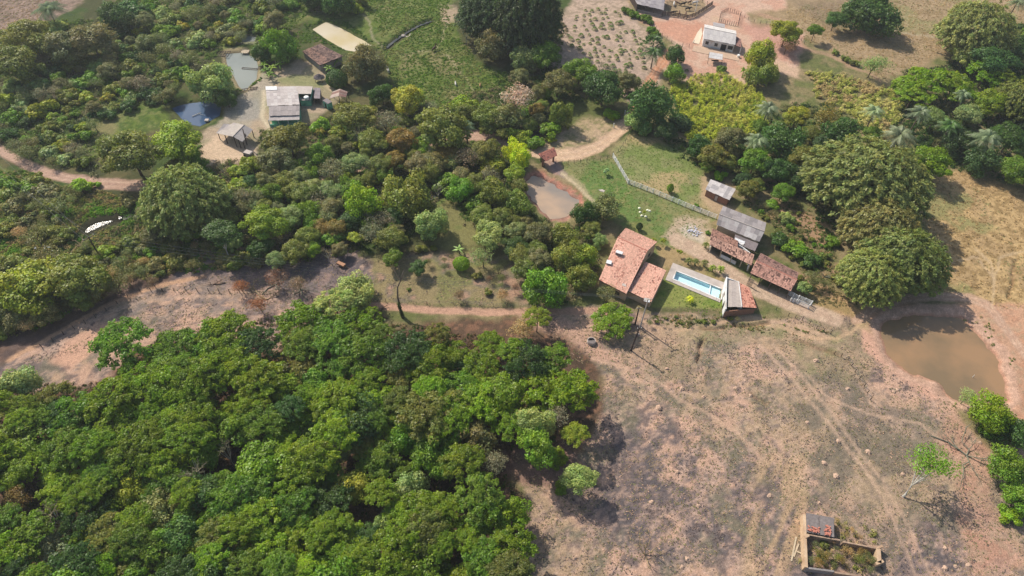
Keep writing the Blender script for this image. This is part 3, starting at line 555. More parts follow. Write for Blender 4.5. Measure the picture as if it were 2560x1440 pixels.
def p_ball():
    n = 3600; d = sph(n); P = d*(.86+.14*rng.random((n, 1)))*(1+.06*np.sin(d[:, :1]*9)*np.sin(d[:, 1:2]*8))*np.array([1, 1, .9]); V, F = quads(P, d+rng.normal(size=d.shape)*.45, .085); return V, F, leafcol(n, 1)
def p_tuft():
    n = 260; a = rng.uniform(0, 6.28, n); t = rng.random(n); r = .15+.75*t; P = np.stack([np.cos(a)*r, np.sin(a)*r, .1+.7*(1-t**2)+rng.uniform(-.1, .1, n)], 1); T = np.stack([np.cos(a), np.sin(a), .5-t], 1)
    V, F = quads(P, np.stack([-np.cos(a)*.3, -np.sin(a)*.3, a*0+1], 1)+rng.normal(size=(n, 3))*.4, .12, 3, T); return V, F, leafcol(n, 1)
PROTO = {}
def proto(kind, fn, mat, nvar=3):
    L = []
    for i in range(nvar):
        V, F, C = fn(i) if fn in (p_palm_, p_banana) else fn(); L.append(mk_mesh(kind+'_crown', V, F, M[mat], C, 'v'))
    PROTO[kind] = L
def p_palm_(i): return p_palm(20, 16, 1.0, i+1)
proto('broad', p_broad, 'leaf', 4); proto('dense', p_dense, 'leaf', 3); proto('umbrella', p_umbrella, 'leafthin', 5); proto('bush', p_bush, 'leaf', 5); proto('vine', p_vine, 'leaf', 3)
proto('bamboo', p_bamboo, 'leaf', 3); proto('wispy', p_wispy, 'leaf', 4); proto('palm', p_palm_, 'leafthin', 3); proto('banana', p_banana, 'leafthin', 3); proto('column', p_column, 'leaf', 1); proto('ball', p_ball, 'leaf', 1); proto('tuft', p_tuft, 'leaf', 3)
TW = [mk_mesh('bare_crown', *seg_mesh([(p*.5, q*.5, a, b) for p, q, a, b in branches(4, 5, .55, .55, 50+i, .03, .72, .18, (0, 0, -1.0))]), M['twig']) for i in range(3)]
TRUNK = [mk_mesh('tree_trunk', *trunk_proto(i), M['bark']) for i in range(4)]; THIN = [mk_mesh('thin_trunk', *trunk_proto(20+i, 7, .035, .5, .7), M['palebark']) for i in range(2)]
def stem(th, seed):
    r = np.random.default_rng(seed); mb = MB(); mb.tube([(0, 0, -.05), (.02, 0, .3), (0, .02, .7), (0, 0, 1)], [th*1.3, th, th*.85, th*.8], 7); return mb
_s = stem(1, 3); STEM = mk_mesh('palm_trunk', np.array(_s.V), _s.F, M['bark'])

# crown kinds: crown height / radius, trunk height (m = a + b*r), stem thickness
KIND = {'broad': (.85, .6, .6), 'dense': (.98, .4, .4), 'umbrella': (1.0, 3.5, .75), 'bush': (.85, .05, .25), 'vine': (.85, .6, .4), 'bamboo': (.95, .3, .35), 'wispy': (.85, .6, .6), 'bare': (.9, .8, .8), 'ball': (.9, .5, .3), 'column': (1.0, .1, .4), 'tuft': (1.0, .02, 0)}
NOUN = {'broad': 'tree', 'dense': 'tree', 'umbrella': 'tree', 'bush': 'shrub', 'vine': 'shrub', 'bamboo': 'bamboo clump', 'wispy': 'shrub', 'bare': 'leafless tree', 'ball': 'tree', 'column': 'conifer', 'tuft': 'plant', 'palm': 'palm', 'banana': 'banana plant'}
NAME = {'broad': 'broadleaf_tree', 'dense': 'broadleaf_tree', 'umbrella': 'forest_tree', 'bush': 'shrub', 'vine': 'large_leaf_shrub', 'bamboo': 'bamboo_clump', 'wispy': 'dry_shrub', 'bare': 'leafless_tree', 'ball': 'round_tree', 'column': 'conifer', 'tuft': 'crop_plant', 'palm': 'palm_tree', 'banana': 'banana_plant'}
CATS = {'bush': 'shrub', 'vine': 'shrub', 'wispy': 'shrub', 'bamboo': 'bamboo', 'tuft': 'plant', 'palm': 'palm tree', 'banana': 'banana plant'}
COLS = {'bright': (132, 166, 38), 'lime': (144, 160, 52), 'forest': (122, 152, 32), 'midgreen': (108, 142, 42), 'deep': (72, 104, 46), 'olive': (124, 134, 62), 'sage': (140, 160, 100), 'greyolive': (124, 128, 82), 'grey': (138, 134, 110), 'dark': (74, 98, 54), 'bamboo': (142, 153, 86),
        'yellow': (168, 166, 66), 'rust': (144, 126, 66), 'chartreuse': (205, 215, 50), 'pink': (214, 190, 178), 'pale': (160, 178, 108), 'greypalm': (142, 158, 122), 'tan': (184, 158, 116), 'silver': (158, 178, 130), 'bluegreen': (84, 118, 62), 'brown': (138, 112, 90), 'orange': (178, 116, 84)}
WORD = {'bright': 'bright green', 'lime': 'lime green', 'forest': 'fresh green', 'midgreen': 'mid green', 'deep': 'deep green', 'olive': 'olive green', 'sage': 'sage green', 'greyolive': 'grey-olive', 'grey': 'greyish brown', 'dark': 'dark green', 'bamboo': 'feathery olive', 'yellow': 'yellowish', 'rust': 'rust-tinged',
        'chartreuse': 'yellow-green', 'pink': 'pink blossoming', 'pale': 'pale green', 'greypalm': 'grey-green', 'tan': 'straw coloured', 'silver': 'silvery green', 'bluegreen': 'bluish green', 'brown': 'brown', 'orange': 'orange-brown'}
TREES = []       # placed plants: dict(px, py, r, kind, col, obj, label, zone)
def plant(kind, px, py, rpx, colkey, label=None, zone=None, group=None, th=None, zf=None, lean=None, zc=None, trunk=None):
    if kind in ('palm', 'banana'): hgt = th if th is not None else (6.5 if kind == 'palm' else 2.2)
    else:
        h0, a, b = KIND[kind]
        s = 10.0; r = rpx/s
        hgt = None
    P = at(px, py, 0)
    for _ in range(3):
        s = float(scale_at(P)); r = rpx/s
        if kind in ('palm', 'banana'): zc_ = hgt
        else:
            zfv = zf if zf is not None else h0; tr = th if th is not None else a+b*r; zc_ = tr+r*zfv*(.45 if kind != 'umbrella' else .25)
        P = at(px, py, zc_)
    base = np.array([P[0], P[1], hz(P[0], P[1])]); rot = random.uniform(0, 6.28)
    o = empty(NAME[kind], base, label or '', CATS.get(kind, 'tree'), group)
    c = np.array(alb(*COLS[colkey], .95))*np.array([1.06, .99, .8]); c = c*(1.12 if zone in ('belt', 'scrub', 'low', 'hand') and kind != 'bamboo' else 1.0)*(1+np.array([random.uniform(-.1, .1), random.uniform(-.08, .08), random.uniform(-.08, .08)]))*random.uniform(.88, 1.1)
    if kind == 'bare': me = random.choice(TW)
    elif kind == 'palm' or kind == 'banana': me = random.choice(PROTO[kind])
    else: me = random.choice(PROTO[kind])
    cr = bpy.data.objects.new('crown', me); COL.objects.link(cr); cr.parent = o; cr.color = (*[float(v) for v in c], 1); cr.rotation_euler = (0, 0, rot) if kind in ('palm', 'banana', 'column', 'tuft', 'bamboo') else (random.gauss(0, .09), random.gauss(0, .09), rot)
    if kind in ('palm', 'banana'):
        cr.location = (lean[0] if lean else 0, lean[1] if lean else 0, hgt); cr.scale = (r, r, r)
        t = bpy.data.objects.new('trunk', STEM); COL.objects.link(t); t.parent = o; k = .2 if kind == 'palm' else .13
        t.scale = (k, k, hgt+.1)
        if lean:
            v = Vector((lean[0], lean[1], hgt)); t.rotation_euler = v.to_track_quat('Z', 'Y').to_euler(); t.scale = (k, k, v.length)
    else:
        wob = random.uniform(.9, 1.12); zs = r*zfv*(1 if kind != 'bare' else 1)
        lift = {'umbrella': 0, 'bush': .1, 'tuft': 0}.get(kind, .25)*zs
        cr.location = (0, 0, tr+lift+(zs*.45 if kind == 'bare' else 0)); cr.scale = (r*wob, r/wob, zs); 
        if kind not in ('tuft',):
            t = bpy.data.objects.new('trunk', trunk or (random.choice(THIN) if kind in ('bare',) else random.choice(TRUNK))); COL.objects.link(t); t.parent = o; t.rotation_euler = (0, 0, random.uniform(0, 6.28))
            f = {'umbrella': .78, 'bush': .7, 'ball': .6}.get(kind, .8); t.scale = (r*f, r*f, tr+zs*(.42 if kind != 'bush' else .6))
    TREES.append(dict(px=px, py=py, r=rpx, kind=kind, col=colkey, obj=o, label=label, zone=zone, group=group))
    return o

# ---------------------------------------------------------------- the plants one can tell apart
HAND = [  # kind, px, py, half width in pixels, colour, label, extra
 ('bamboo', 458, 497, 106, 'bamboo', 'huge rounded bamboo clump beside the left dirt road, yellower plumes on its right side', {}),
 ('bamboo', 2172, 445, 140, 'bamboo', 'biggest bamboo dome, above the long stable and below the palms', {'zf': .85}),
 ('bamboo', 2205, 570, 96, 'bamboo', 'bamboo clump in the middle of the three right-hand ones, under the biggest dome', {}),
 ('bamboo', 2262, 645, 100, 'bamboo', 'bamboo clump leaning right over the tawny grass above the big pond', {}),
 ('bamboo', 2180, 690, 82, 'bamboo', 'lowest bamboo clump, with its foot on the bank of the big pond', {}),
 ('bamboo', 2445, 75, 92, 'bamboo', 'bamboo dome in the upper right corner beside the dry pasture', {}),
 ('bamboo', 1320, 40, 90, 'dark', 'dark bamboo mass at the top edge left of the planted plot', {'zf': 1.3}),
 ('bamboo', 1220, 30, 80, 'dark', 'dark bamboo mass at the top edge, left of its darker twin', {}),
 ('bamboo', 2545, 250, 60, 'olive', 'drooping olive bamboo cut by the right edge of the picture', {}),
 ('dense', 1632, 262, 60, 'bluegreen', 'tall rounded blue-green tree where the gate road enters the trees', {'zf': 1.35}),
 ('dense', 1600, 300, 34, 'sage', 'smaller sage tree leaning on the tall rounded one by the road', {}),
 ('broad', 322, 372, 74, 'olive', 'wide old tree over the bend of the left dirt road, trunk standing clear', {'th': 6}),
 ('broad', 440, 345, 68, 'lime', 'wide lime-tinted tree between the dark pond and the left dirt road', {}),
 ('dense', 524, 198, 60, 'sage', 'big sage tree standing between the dark pond and the grey pond', {}),
 ('dense', 566, 245, 28, 'deep', 'low dark crown hanging over the grey pond, next to the big sage tree', {}),
 ('dense', 697, 108, 46, 'midgreen', 'tall green tree behind the banana plants above the farmhouse', {'zf': 1.15}),
 ('dense', 650, 130, 30, 'deep', 'dark tree just left of the tall green one above the farmhouse', {}),
 ('ball', 841, 193, 28, 'deep', 'small round deep green tree between the thatched hut and the rusty shed', {}),
 ('dense', 912, 150, 54, 'greyolive', 'big dense tree right of the old tiled shed', {}),
 ('broad', 1018, 240, 46, 'yellow', 'yellow-crowned tree at the foot of the green pasture', {'zf': 1.1}),
 ('dense', 955, 232, 34, 'deep', 'dark green tree between the dense tree and the yellow-crowned one', {}),
 ('broad', 885, 282, 52, 'olive', 'olive tree just below the rusty shed', {}),
 ('bush', 800, 308, 26, 'bright', 'bright shrub in the shade at the right of the farmhouse', {}),
 ('broad', 722, 345, 56, 'olive', 'olive tree covering the lower front of the farmhouse', {}),
 ('broad', 690, 395, 50, 'greyolive', 'thin grey-olive tree below the farmhouse tree', {}),
 ('wispy', 962, 300, 40, 'grey', 'dry brownish shrub between the olive tree and the yellow-crowned tree', {}),
 ('broad', 1000, 345, 40, 'rust', 'rust-tinged tree in the middle of the belt', {}),
 ('broad', 1098, 315, 72, 'olive', 'broad olive tree left of the lone grey-green palm', {}),
 ('dense', 1262, 292, 42, 'greyolive', 'grey-olive lower crown under the pink blossom', {}),
 ('wispy', 1290, 238, 46, 'pink', 'pink blossoming tree above the pool of the brook', {'th': 6, 'zf': .9}),
 ('broad', 1222, 285, 40, 'olive', 'olive tree left of the pink blossoming tree', {}),
 ('dense', 1295, 385, 38, 'chartreuse', 'glowing yellow-green tree left of the gatehouse', {'zf': 1.2}),
 ('broad', 1290, 432, 30, 'lime', 'lime lower crown below the glowing yellow-green tree', {}),
 ('column', 1356, 402, 7, 'dark', 'small dark conifer at the left post of the gatehouse', {}),
 ('column', 1598, 569, 8, 'dark', 'small dark conifer behind the tiled house', {}),
 ('dense', 1400, 285, 34, 'olive', 'tall olive tree above the bank of the gate road', {'zf': 1.4}),
 ('bush', 1532, 279, 22, 'bright', 'bright round shrub on the bank of the gate road', {}),
 ('bush', 1376, 318, 32, 'midgreen', 'green shrub left of the dry bank', {}),
 ('bush', 1334, 352, 26, 'midgreen', 'leafy shrub beside the brook pool', {}),
 ('bush', 1378, 345, 14, 'lime', 'little lime shrub by the brook pool', {}),
 ('broad', 1510, 210, 55, 'deep', 'deep green tree below the planted plot', {}),
 ('broad', 1450, 170, 42, 'midgreen', 'green tree at the lower left of the planted plot', {}),
 ('broad', 1570, 200, 32, 'greyolive', 'grey-olive tree right beside the shaded red track', {}),
 ('dense', 1690, 135, 32, 'deep', 'dark rounded tree left of the white house', {}),
 ('dense', 1688, 180, 30, 'midgreen', 'green tree at the edge of the cane, left of the white house yard', {}),
 ('tuft', 1632, 105, 34, 'bluegreen', 'big clump of arching leaves on the edge of the planted plot', {'zf': 1.0}),
 ('dense', 1905, 135, 48, 'lime', 'olive-lime tree right of the white house', {'zf': 1.1}),
 ('dense', 1905, 175, 44, 'olive', 'dark-footed tree below the olive-lime one by the white house', {}),
 ('broad', 1968, 75, 42, 'lime', 'light green tree on the fence line right of the white house', {}),
 ('wispy', 1970, 108, 26, 'brown', 'dark brown dry shrub under the light green fence tree', {}),
 ('broad', 2040, 72, 20, 'midgreen', 'slim tree standing alone in the dry pasture', {'th': 3.5}),
 ('broad', 2180, 28, 76, 'deep', 'largest dark tree of the dry pasture, throwing a long shadow', {'th': 3}),
 ('broad', 2090, 45, 30, 'bluegreen', 'outlying dark green branch mass left of the largest pasture tree', {}),
 ('bush', 2115, 145, 12, 'olive', 'left of the two small round shrubs on the pasture bank', {}),
 ('bush', 2138, 155, 13, 'olive', 'right of the two small round shrubs on the pasture bank', {}),
 ('bush', 2090, 130, 10, 'olive', 'smallest shrub on the pasture bank', {}),
 ('wispy', 2185, 160, 34, 'sage', 'feathery sage shrub at the end of the pasture bank', {}),
 ('umbrella', 2318, 195, 66, 'forest', 'fresh green spreading tree in the upper right thicket', {'th': 5}),
 ('umbrella', 2390, 205, 56, 'forest', 'fresh green spreading tree next to the right end of the pasture', {'th': 5}),
 ('umbrella', 2285, 235, 44, 'forest', 'lower spreading tree at the left edge of the upper right thicket', {'th': 4}),
 ('umbrella', 2470, 175, 46, 'forest', 'bright spreading tree under the corner bamboo', {'th': 5}),
 ('umbrella', 2510, 182, 34, 'lime', 'lime spreading tree under the corner bamboo', {'th': 5}),
 ('broad', 2480, 145, 58, 'bluegreen', 'blue-green tree in front of the corner bamboo', {}),
 ('broad', 2420, 135, 36, 'pale', 'pale-leaved tree at the left foot of the corner bamboo', {}),
 ('broad', 2480, 250, 44, 'forest', 'shady green tree at the right of the upper right thicket', {}),
 ('broad', 2340, 290, 34, 'sage', 'large-leaved pale shrub between the thicket palms', {}),
 ('broad', 2425, 280, 34, 'sage', 'large-leaved pale shrub right of the centre palm of the thicket', {}),
 ('broad', 2335, 400, 52, 'forest', 'fresh green tree on the edge of the tawny grass', {}),
 ('broad', 2540, 420, 44, 'midgreen', 'green tree at the right edge above the tawny grass', {}),
 ('broad', 2530, 340, 46, 'deep', 'dark tree at the right edge beyond the thicket', {}),
 ('dense', 2400, 350, 44, 'dark', 'darkest crown in the shade of the thicket', {}),
 ('dense', 2460, 400, 44, 'dark', 'dark crown at the lower edge of the thicket', {}),
 ('dense', 2110, 330, 50, 'deep', 'deep green crown above the biggest bamboo dome', {}),
 ('broad', 1995, 285, 34, 'lime', 'lime-leaved tree right of the yellow cane', {}),
 ('wispy', 2070, 285, 42, 'rust', 'rusty wispy shrub below the straw coloured reed slope', {}),
 ('dense', 1960, 340, 60, 'deep', 'deep green tree below the yellow cane', {}),
 ('broad', 1890, 395, 44, 'midgreen', 'green tree above the grey-roofed shed', {}),
 ('broad', 1945, 420, 40, 'deep', 'dark tree right above the grey-roofed shed', {}),
 ('broad', 2010, 385, 44, 'olive', 'olive tree left of the biggest bamboo dome', {}),
 ('dense', 2000, 440, 44, 'dark', 'dark tree tucked between the shed and the biggest bamboo dome', {}),
 ('bush', 1802, 436, 18, 'bright', 'bright shrub at the back of the grey-roofed shed', {}),
 ('broad', 1830, 340, 44, 'greyolive', 'grey-olive tree at the lower edge of the yellow cane', {}),
 ('bush', 1700, 300, 34, 'dark', 'dark shrub at the left edge of the yellow cane', {}),
 ('broad', 1665, 320, 30, 'dark', 'dark leaning crown at the foot of the tall rounded tree', {}),
 ('dense', 1515, 520, 44, 'greyolive', 'grey-olive tree behind the tiled house, left of the lawn', {}),
 ('dense', 1465, 530, 36, 'deep', 'dark tree between the brown pond and the tiled house', {}),
 ('dense', 1412, 588, 42, 'olive', 'olive tree on the near bank of the brown pond', {}),
 ('broad', 1345, 575, 36, 'greyolive', 'grey-olive tree left of the brown pond bank', {}),
 ('dense', 1296, 505, 42, 'olive', 'olive tree covering the left end of the brown pond', {}),
 ('dense', 1235, 475, 46, 'olive', 'round olive tree left of the brown pond', {}),
 ('dense', 1415, 640, 46, 'olive', 'olive tree to the left of the tiled house', {}),
 ('dense', 1462, 640, 40, 'lime', 'lime-tipped tree touching the left gable of the tiled house', {}),
 ('dense', 1500, 600, 22, 'sage', 'small sage tree at the upper left corner of the tiled house', {}),
 ('dense', 1450, 690, 40, 'olive', 'dark olive tree at the lower left corner of the tiled house', {}),
 ('dense', 1368, 716, 64, 'midgreen', 'large dense round tree at the lower left of the tiled house', {}),
 ('wispy', 1520, 735, 30, 'greyolive', 'bare-looking shrub under the lower eave of the tiled house', {}),
 ('bush', 1556, 720, 10, 'olive', 'little shrub touching the lower eave of the tiled house', {}),
 ('umbrella', 1532, 793, 54, 'forest', 'solitary bright green tree beside the concrete well ring', {'th': 2.5, 'zf': .85}),
 ('umbrella', 1345, 790, 34, 'lime', 'lime-topped thin tree at the corner of the wood', {'th': 5}),
 ('wispy', 1310, 815, 34, 'tan', 'straw coloured dry tree at the corner of the wood', {}),
 ('ball', 1153, 656, 21, 'bright', 'small ball-shaped bright green tree in the burnt clearing', {'th': 1.2}),
 ('wispy', 1208, 640, 34, 'sage', 'airy sage shrub right of the ball-shaped tree', {}),
 ('broad', 1228, 580, 44, 'pale', 'pale green tree above the ball-shaped tree', {}),
 ('dense', 1075, 555, 48, 'sage', 'rounded sage tree in the middle of the clearing edge', {}),
 ('dense', 905, 505, 52, 'bright', 'bright green rounded tree in the middle belt', {'zf': 1.2}),
 ('broad', 935, 510, 28, 'olive', 'small olive tree leaning on the bright rounded one', {}),
 ('dense', 1010, 475, 70, 'olive', 'largest olive tree of the middle belt', {}),
 ('bush', 892, 590, 21, 'lime', 'small lime tree at the edge of the burnt clearing', {'th': 2.5}),
 ('broad', 985, 640, 28, 'midgreen', 'green tree top of the slender crooked tree', {}),
 ('broad', 1042, 668, 24, 'deep', 'drooping green crown right of the slender crooked tree', {}),
 ('broad', 548, 580, 46, 'deep', 'green tree with a pale forked trunk on the burnt slope', {'th': 8, 'zf': .6, 'trunk': 'thin'}),
 ('broad', 660, 560, 58, 'lime', 'lime-leaved tree right of the pale forked trunk', {}),
 ('broad', 765, 590, 34, 'olive', 'olive tree above the fallen branches', {}),
 ('broad', 780, 620, 24, 'bright', 'bright crown above the burnt shade', {}),
 ('dense', 890, 718, 56, 'pale', 'pale green tree standing at the top edge of the wood', {'zf': .9}),
 ('umbrella', 835, 750, 52, 'pale', 'pale spreading tree left of the pale one at the top of the wood', {}),
 ('umbrella', 300, 850, 74, 'midgreen', 'open-crowned green tree apart at the upper left of the wood', {}),
 ('bush', 240, 460, 12, 'bright', 'small green shrub below the left dirt road', {}),
 ('bush', 160, 395, 22, 'silver', 'silvery shrub above the left dirt road, nearer the road', {}),
 ('bush', 122, 378, 26, 'sage', 'sage shrub left of the silvery one above the left dirt road', {}),
 ('bush', 205, 462, 28, 'bright', 'bright green shrubby tree below the left dirt road', {}),
 ('broad', 60, 715, 88, 'lime', 'big lime-leaved tree at the left edge above the shaded road', {'th': 3.5}), ('broad', 20, 785, 44, 'greyolive', 'shady tree below the big lime-leaved one at the left edge', {'th': 2}), ('broad', 112, 778, 38, 'greyolive', 'shady tree over the dark part of the hillside track', {'th': 2}), ('broad', 200, 752, 32, 'olive', 'shady olive tree beside the hillside track', {'th': 2}), ('wispy', 290, 712, 26, 'greyolive', 'thin shrub where the hillside track comes out of the shade', {'th': 2}),
 ('broad', 185, 700, 80, 'olive', 'big olive tree right of the lime-leaved one at the left edge', {'th': 3}),
 ('wispy', 110, 645, 46, 'greyolive', 'grey-olive shrub with white egrets on it', {}),
 ('broad', 240, 725, 36, 'greyolive', 'lower grey-olive crown above the shaded road', {}),
 ('bush', 390, 660, 26, 'greyolive', 'greyish shrub at the top of the burnt slope', {}),
 ('bush', 440, 650, 30, 'olive', 'olive shrub at the corner of the burnt slope', {}),
 ('wispy', 378, 700, 18, 'brown', 'dark dry shrub on the bank above the footpath', {}),
 ('wispy', 600, 712, 22, 'orange', 'rusty dry shrub right behind the field fence', {}),
 ('bush', 265, 625, 26, 'lime', 'lime shrub just right of the power pole', {}),
 ('broad', 60, 90, 62, 'olive', 'olive-topped broad tree below the brown field', {}),
 ('broad', 150, 110, 56, 'greyolive', 'grey-olive tree at the foot of the top left palm', {}),
 ('broad', 225, 95, 60, 'greyolive', 'wide grey-olive tree right of the top left palm', {}),
 ('broad', 40, 150, 60, 'olive', 'olive tree at the left edge below the olive-topped tree', {}),
 ('dense', 285, 35, 46, 'dark', 'dark tree at the top edge right of the palm', {}),
 ('bush', 268, 242, 17, 'yellow', 'small yellow shrub in the left scrub', {}),
 ('bush', 215, 240, 22, 'yellow', 'yellow-green shrub left of the small yellow one', {}),
 ('bush', 455, 60, 18, 'yellow', 'yellow-green shrub on the edge of the upper meadow', {}),
 ('bush', 545, 56, 11, 'yellow', 'single yellow shrub in the upper meadow', {}),
 ('bush', 345, 72, 16, 'yellow', 'yellow shrub at the edge of the upper scrub', {}),
 ('bush', 98, 270, 34, 'lime', 'lime shrub in the middle of the left scrub', {}),
 ('dense', 1230, 110, 46, 'greyolive', 'grey-olive round tree at the edge of the green pasture', {}),
 ('dense', 1280, 95, 40, 'deep', 'deep green tree behind the grey-olive round one', {}),
 ('broad', 1340, 90, 44, 'midgreen', 'green tree below the dark bamboo masses', {}),
 ('broad', 1365, 130, 44, 'midgreen', 'mid green tree left of the planted plot', {}),
 ('dense', 1310, 140, 40, 'sage', 'sage tree at the right of the pasture', {}),
 ('broad', 1395, 200, 44, 'greyolive', 'grey-olive tree under the planted plot corner', {}),
 ('bare', 1165, 75, 24, 'grey', 'leafless grey bush left of the round tree by the pasture', {}),
 ('dense', 835, -8, 48, 'deep', 'deep green trees mass behind the yellow pond', {}),
 ('dense', 785, -14, 38, 'deep', 'dark tree at the top edge above the yellow pond', {}),
 ('bare', 2505, 1500, 10, 'grey', None, {}),
 ('wispy', 2320, 1160, 66, 'midgreen', 'thin-crowned lone leaning tree on the trampled slope', {'th': 7, 'zf': .5, 'lone': 1}),
 ('dense', 2482, 1030, 56, 'forest', 'round green tree at the lower end of the big pond', {}),
 ('wispy', 2420, 990, 28, 'pale', 'thin pale bush at the edge of the big pond', {}),
 ('dense', 2545, 1085, 44, 'deep', 'dark tree at the right edge below the big pond', {}),
 ('dense', 2520, 1160, 52, 'midgreen', 'green tree at the right edge in the middle of the red gully', {}),
 ('dense', 2550, 1245, 44, 'midgreen', 'lowest green tree of the right edge group', {}),
 ('bush', 2535, 1290, 30, 'forest', 'bush at the foot of the right edge tree group', {}),
 ('bush', 2475, 1075, 24, 'midgreen', 'low bush under the round green tree by the pond', {}),
 ('broad', 1445, 1190, 44, 'pale', 'lone pale green young tree off the right edge of the wood', {'zf': .8, 'th': 4.5}),
 ('bush', 1400, 1215, 18, 'midgreen', 'small dark sapling left of the lone pale young tree', {}),
 ('dense', 1335, 1050, 50, 'pale', 'pale-leaved crown at the right edge of the wood', {'th': 7}),
 ('umbrella', 1440, 965, 62, 'forest', 'fresh green tree on the right corner of the wood', {'th': 8}),
 ('wispy', 1400, 1040, 38, 'grey', 'greyish half-bare tree on the right edge of the wood', {'th': 6}),
 ('dense', 1340, 1110, 52, 'midgreen', 'green tree below the pale-leaved crown at the wood edge', {'th': 7}),
 ('umbrella', 1440, 1080, 36, 'lime', 'lime tree at the right tip of the wood', {'th': 7}),
 ('bush', 1390, 1140, 30, 'forest', 'low green tree under the right tip of the wood', {}),
 ('umbrella', 1385, 890, 44, 'midgreen', 'mid green tree at the upper right corner of the wood', {'th': 7}),
 ('wispy', 1150, 735, 17, 'brown', 'small reddish dry bush in the clearing', {}),
 ('bush', 1220, 728, 12, 'olive', 'little olive bush in the clearing', {}),
 ('wispy', 1255, 735, 18, 'tan', 'straw coloured small bush at the right of the clearing', {}),
 ('bush', 1022, 722, 6, 'olive', 'tiny sapling in the clearing', {}),
 ('bush', 2000, 620, 34, 'midgreen', 'green bush behind the lower tiled roof', {}),
 ('bush', 2030, 650, 28, 'deep', 'dark bush at the right of the lower tiled roof', {}),
 ('bush', 1955, 600, 26, 'deep', 'dark bush at the right of the grey stable roof', {}),
 ('bush', 1965, 540, 20, 'sage', 'pale green bush on the slope above the stable', {}),
 ('bush', 1935, 510, 18, 'midgreen', 'green bush above the grey stable roof', {}),
 ('vine', 2010, 720, 22, 'sage', 'large-leaved bush at the end of the lower tiled roof', {}),
 ('wispy', 2040, 700, 24, 'greyolive', 'dry shrub right of the large-leaved bush', {}),
 ('bush', 2085, 600, 20, 'midgreen', 'bush at the foot of the middle bamboo clump', {}),
 ('bush', 1772, 581, 8, 'midgreen', 'small round bush at the upper corner of the tiled stable', {}),
 ('column', 1675, 474, 9, 'midgreen', 'little conifer in the paddock next to the white fence', {}),
 ('bush', 1742, 512, 7, 'midgreen', 'small bush at the white fence below the grey-roofed shed', {}),
]
for kind, px, py, r, c, lab, ex in HAND:
    if py > 1480: continue
    ex = dict(ex); lone = ex.pop('lone', 0); tk = ex.pop('trunk', None)
    o = plant(kind, px, py, r, c, lab, zone='hand', trunk=THIN[0] if tk else None, **ex)
    if lone:      # the trunk leans in from the lower left
        tr = [ch for ch in o.children if ch.name.startswith('trunk')][0]; crn = [ch for ch in o.children if ch.name.startswith('crown')][0]
        b = gnd(2257, 1242); d = Vector(b)-o.location; o.location = b; crn.location -= d
        mb = MB(); top = np.array(crn.location); q = top*.35
        mb.tube([(0, 0, -.1), (.1, .05, .6), q], [.26, .2, .17], 7); r_ = np.random.default_rng(5)
        for i in range(6):
            e = top+np.array([r_.uniform(-3, 3), r_.uniform(-3, 3), r_.uniform(0, .8)]); m_ = (q+e)/2+np.array([0, 0, .6]); mb.tube([q, m_, e], [.12, .08, .03], 5)
        tr.data = mk_mesh('leaning_trunk', np.array(mb.V), mb.F, M['palebark']); tr.scale = (1, 1, 1); tr.rotation_euler = (0, 0, 0)
PALMS = [(121, 22, 42, 8.5, 'tall solitary palm at the top left, against the brown field', 'greypalm', 9), (1922, 268, 32, 8, 'palm rising out of the right end of the yellow cane', 'greypalm', 3), (2188, 276, 30, 8, 'palm with a long bare stem on the straw coloured slope', 'greypalm', 0),
         (2252, 335, 44, 9, 'largest palm, above the biggest bamboo dome', 'greypalm', 0), (2470, 345, 42, 9, 'palm with star-like fronds at the lower right of the thicket', 'greypalm', 0), (2302, 280, 32, 8.5, 'palm half hidden under the fresh green spreading tree', 'greypalm', 0), (2378, 312, 32, 8, 'dark palm in the deep shade of the thicket', 'bluegreen', 0),
         (2410, 232, 22, 7, 'palm peeking between the two spreading trees', 'greypalm', 0), (1167, 313, 23, 6, 'lone grey-green palm beside the red dirt road in the middle belt', 'greypalm', 0), (1895, 348, 32, 7.5, 'palm at the lower edge of the yellow cane', 'greypalm', 0), (2545, 4, 24, 8, 'palm cut off by the top right corner', 'greypalm', 0), (1635, 130, 30, 6, 'palm between the planted plot and the red track', 'bluegreen', 0)]
for px, py, r, h, lab, c, ln in PALMS: plant('palm', px, py, r, c, lab, 'hand', 'tall palms', th=h)
for i, (px, py) in enumerate([(1723, 650), (1740, 652), (1763, 655), (1783, 668), (1804, 670)]):
    plant('palm', px, py, 12, 'olive' if i < 3 else 'lime', ['first', 'second', 'third', 'fourth', 'fifth'][i]+' young palm from the left in the row behind the swimming pool', 'hand', 'young palms in a row behind the pool', th=1.5)
plant('palm', 1766, 610, 11, 'olive', 'young palm at the left corner of the tiled stable', 'hand', 'young palms about the yard', th=1.3)
plant('palm', 1726, 746, 12, 'chartreuse', 'yellow-green young palm on the grass below the swimming pool', 'hand', 'young palms about the yard', th=1.2)
plant('palm', 800, 325, 16, 'yellow', 'yellowing young palm near the farmhouse tree', 'hand', th=1.4)
BAN = [(673, 135), (664, 150), (688, 148), (680, 168), (664, 175), (674, 185), (810, 160), (840, 152), (822, 170), (660, 162), (698, 160)]
for i, (px, py) in enumerate(BAN):
    plant('banana', px, py, 15, 'midgreen' if i % 3 else 'bright', None, 'bananas', 'banana plants', th=2.0)
plant('banana', 1148, 622, 16, 'pale', 'single banana plant above the ball-shaped tree', 'hand', th=1.6)
plant('banana', 1860, 175, 14, 'midgreen', 'tattered banana plant below the white house yard', 'hand', th=2.6); plant('bush', 1806, 170, 13, 'midgreen', 'green bush left of the tattered banana plant', 'hand')

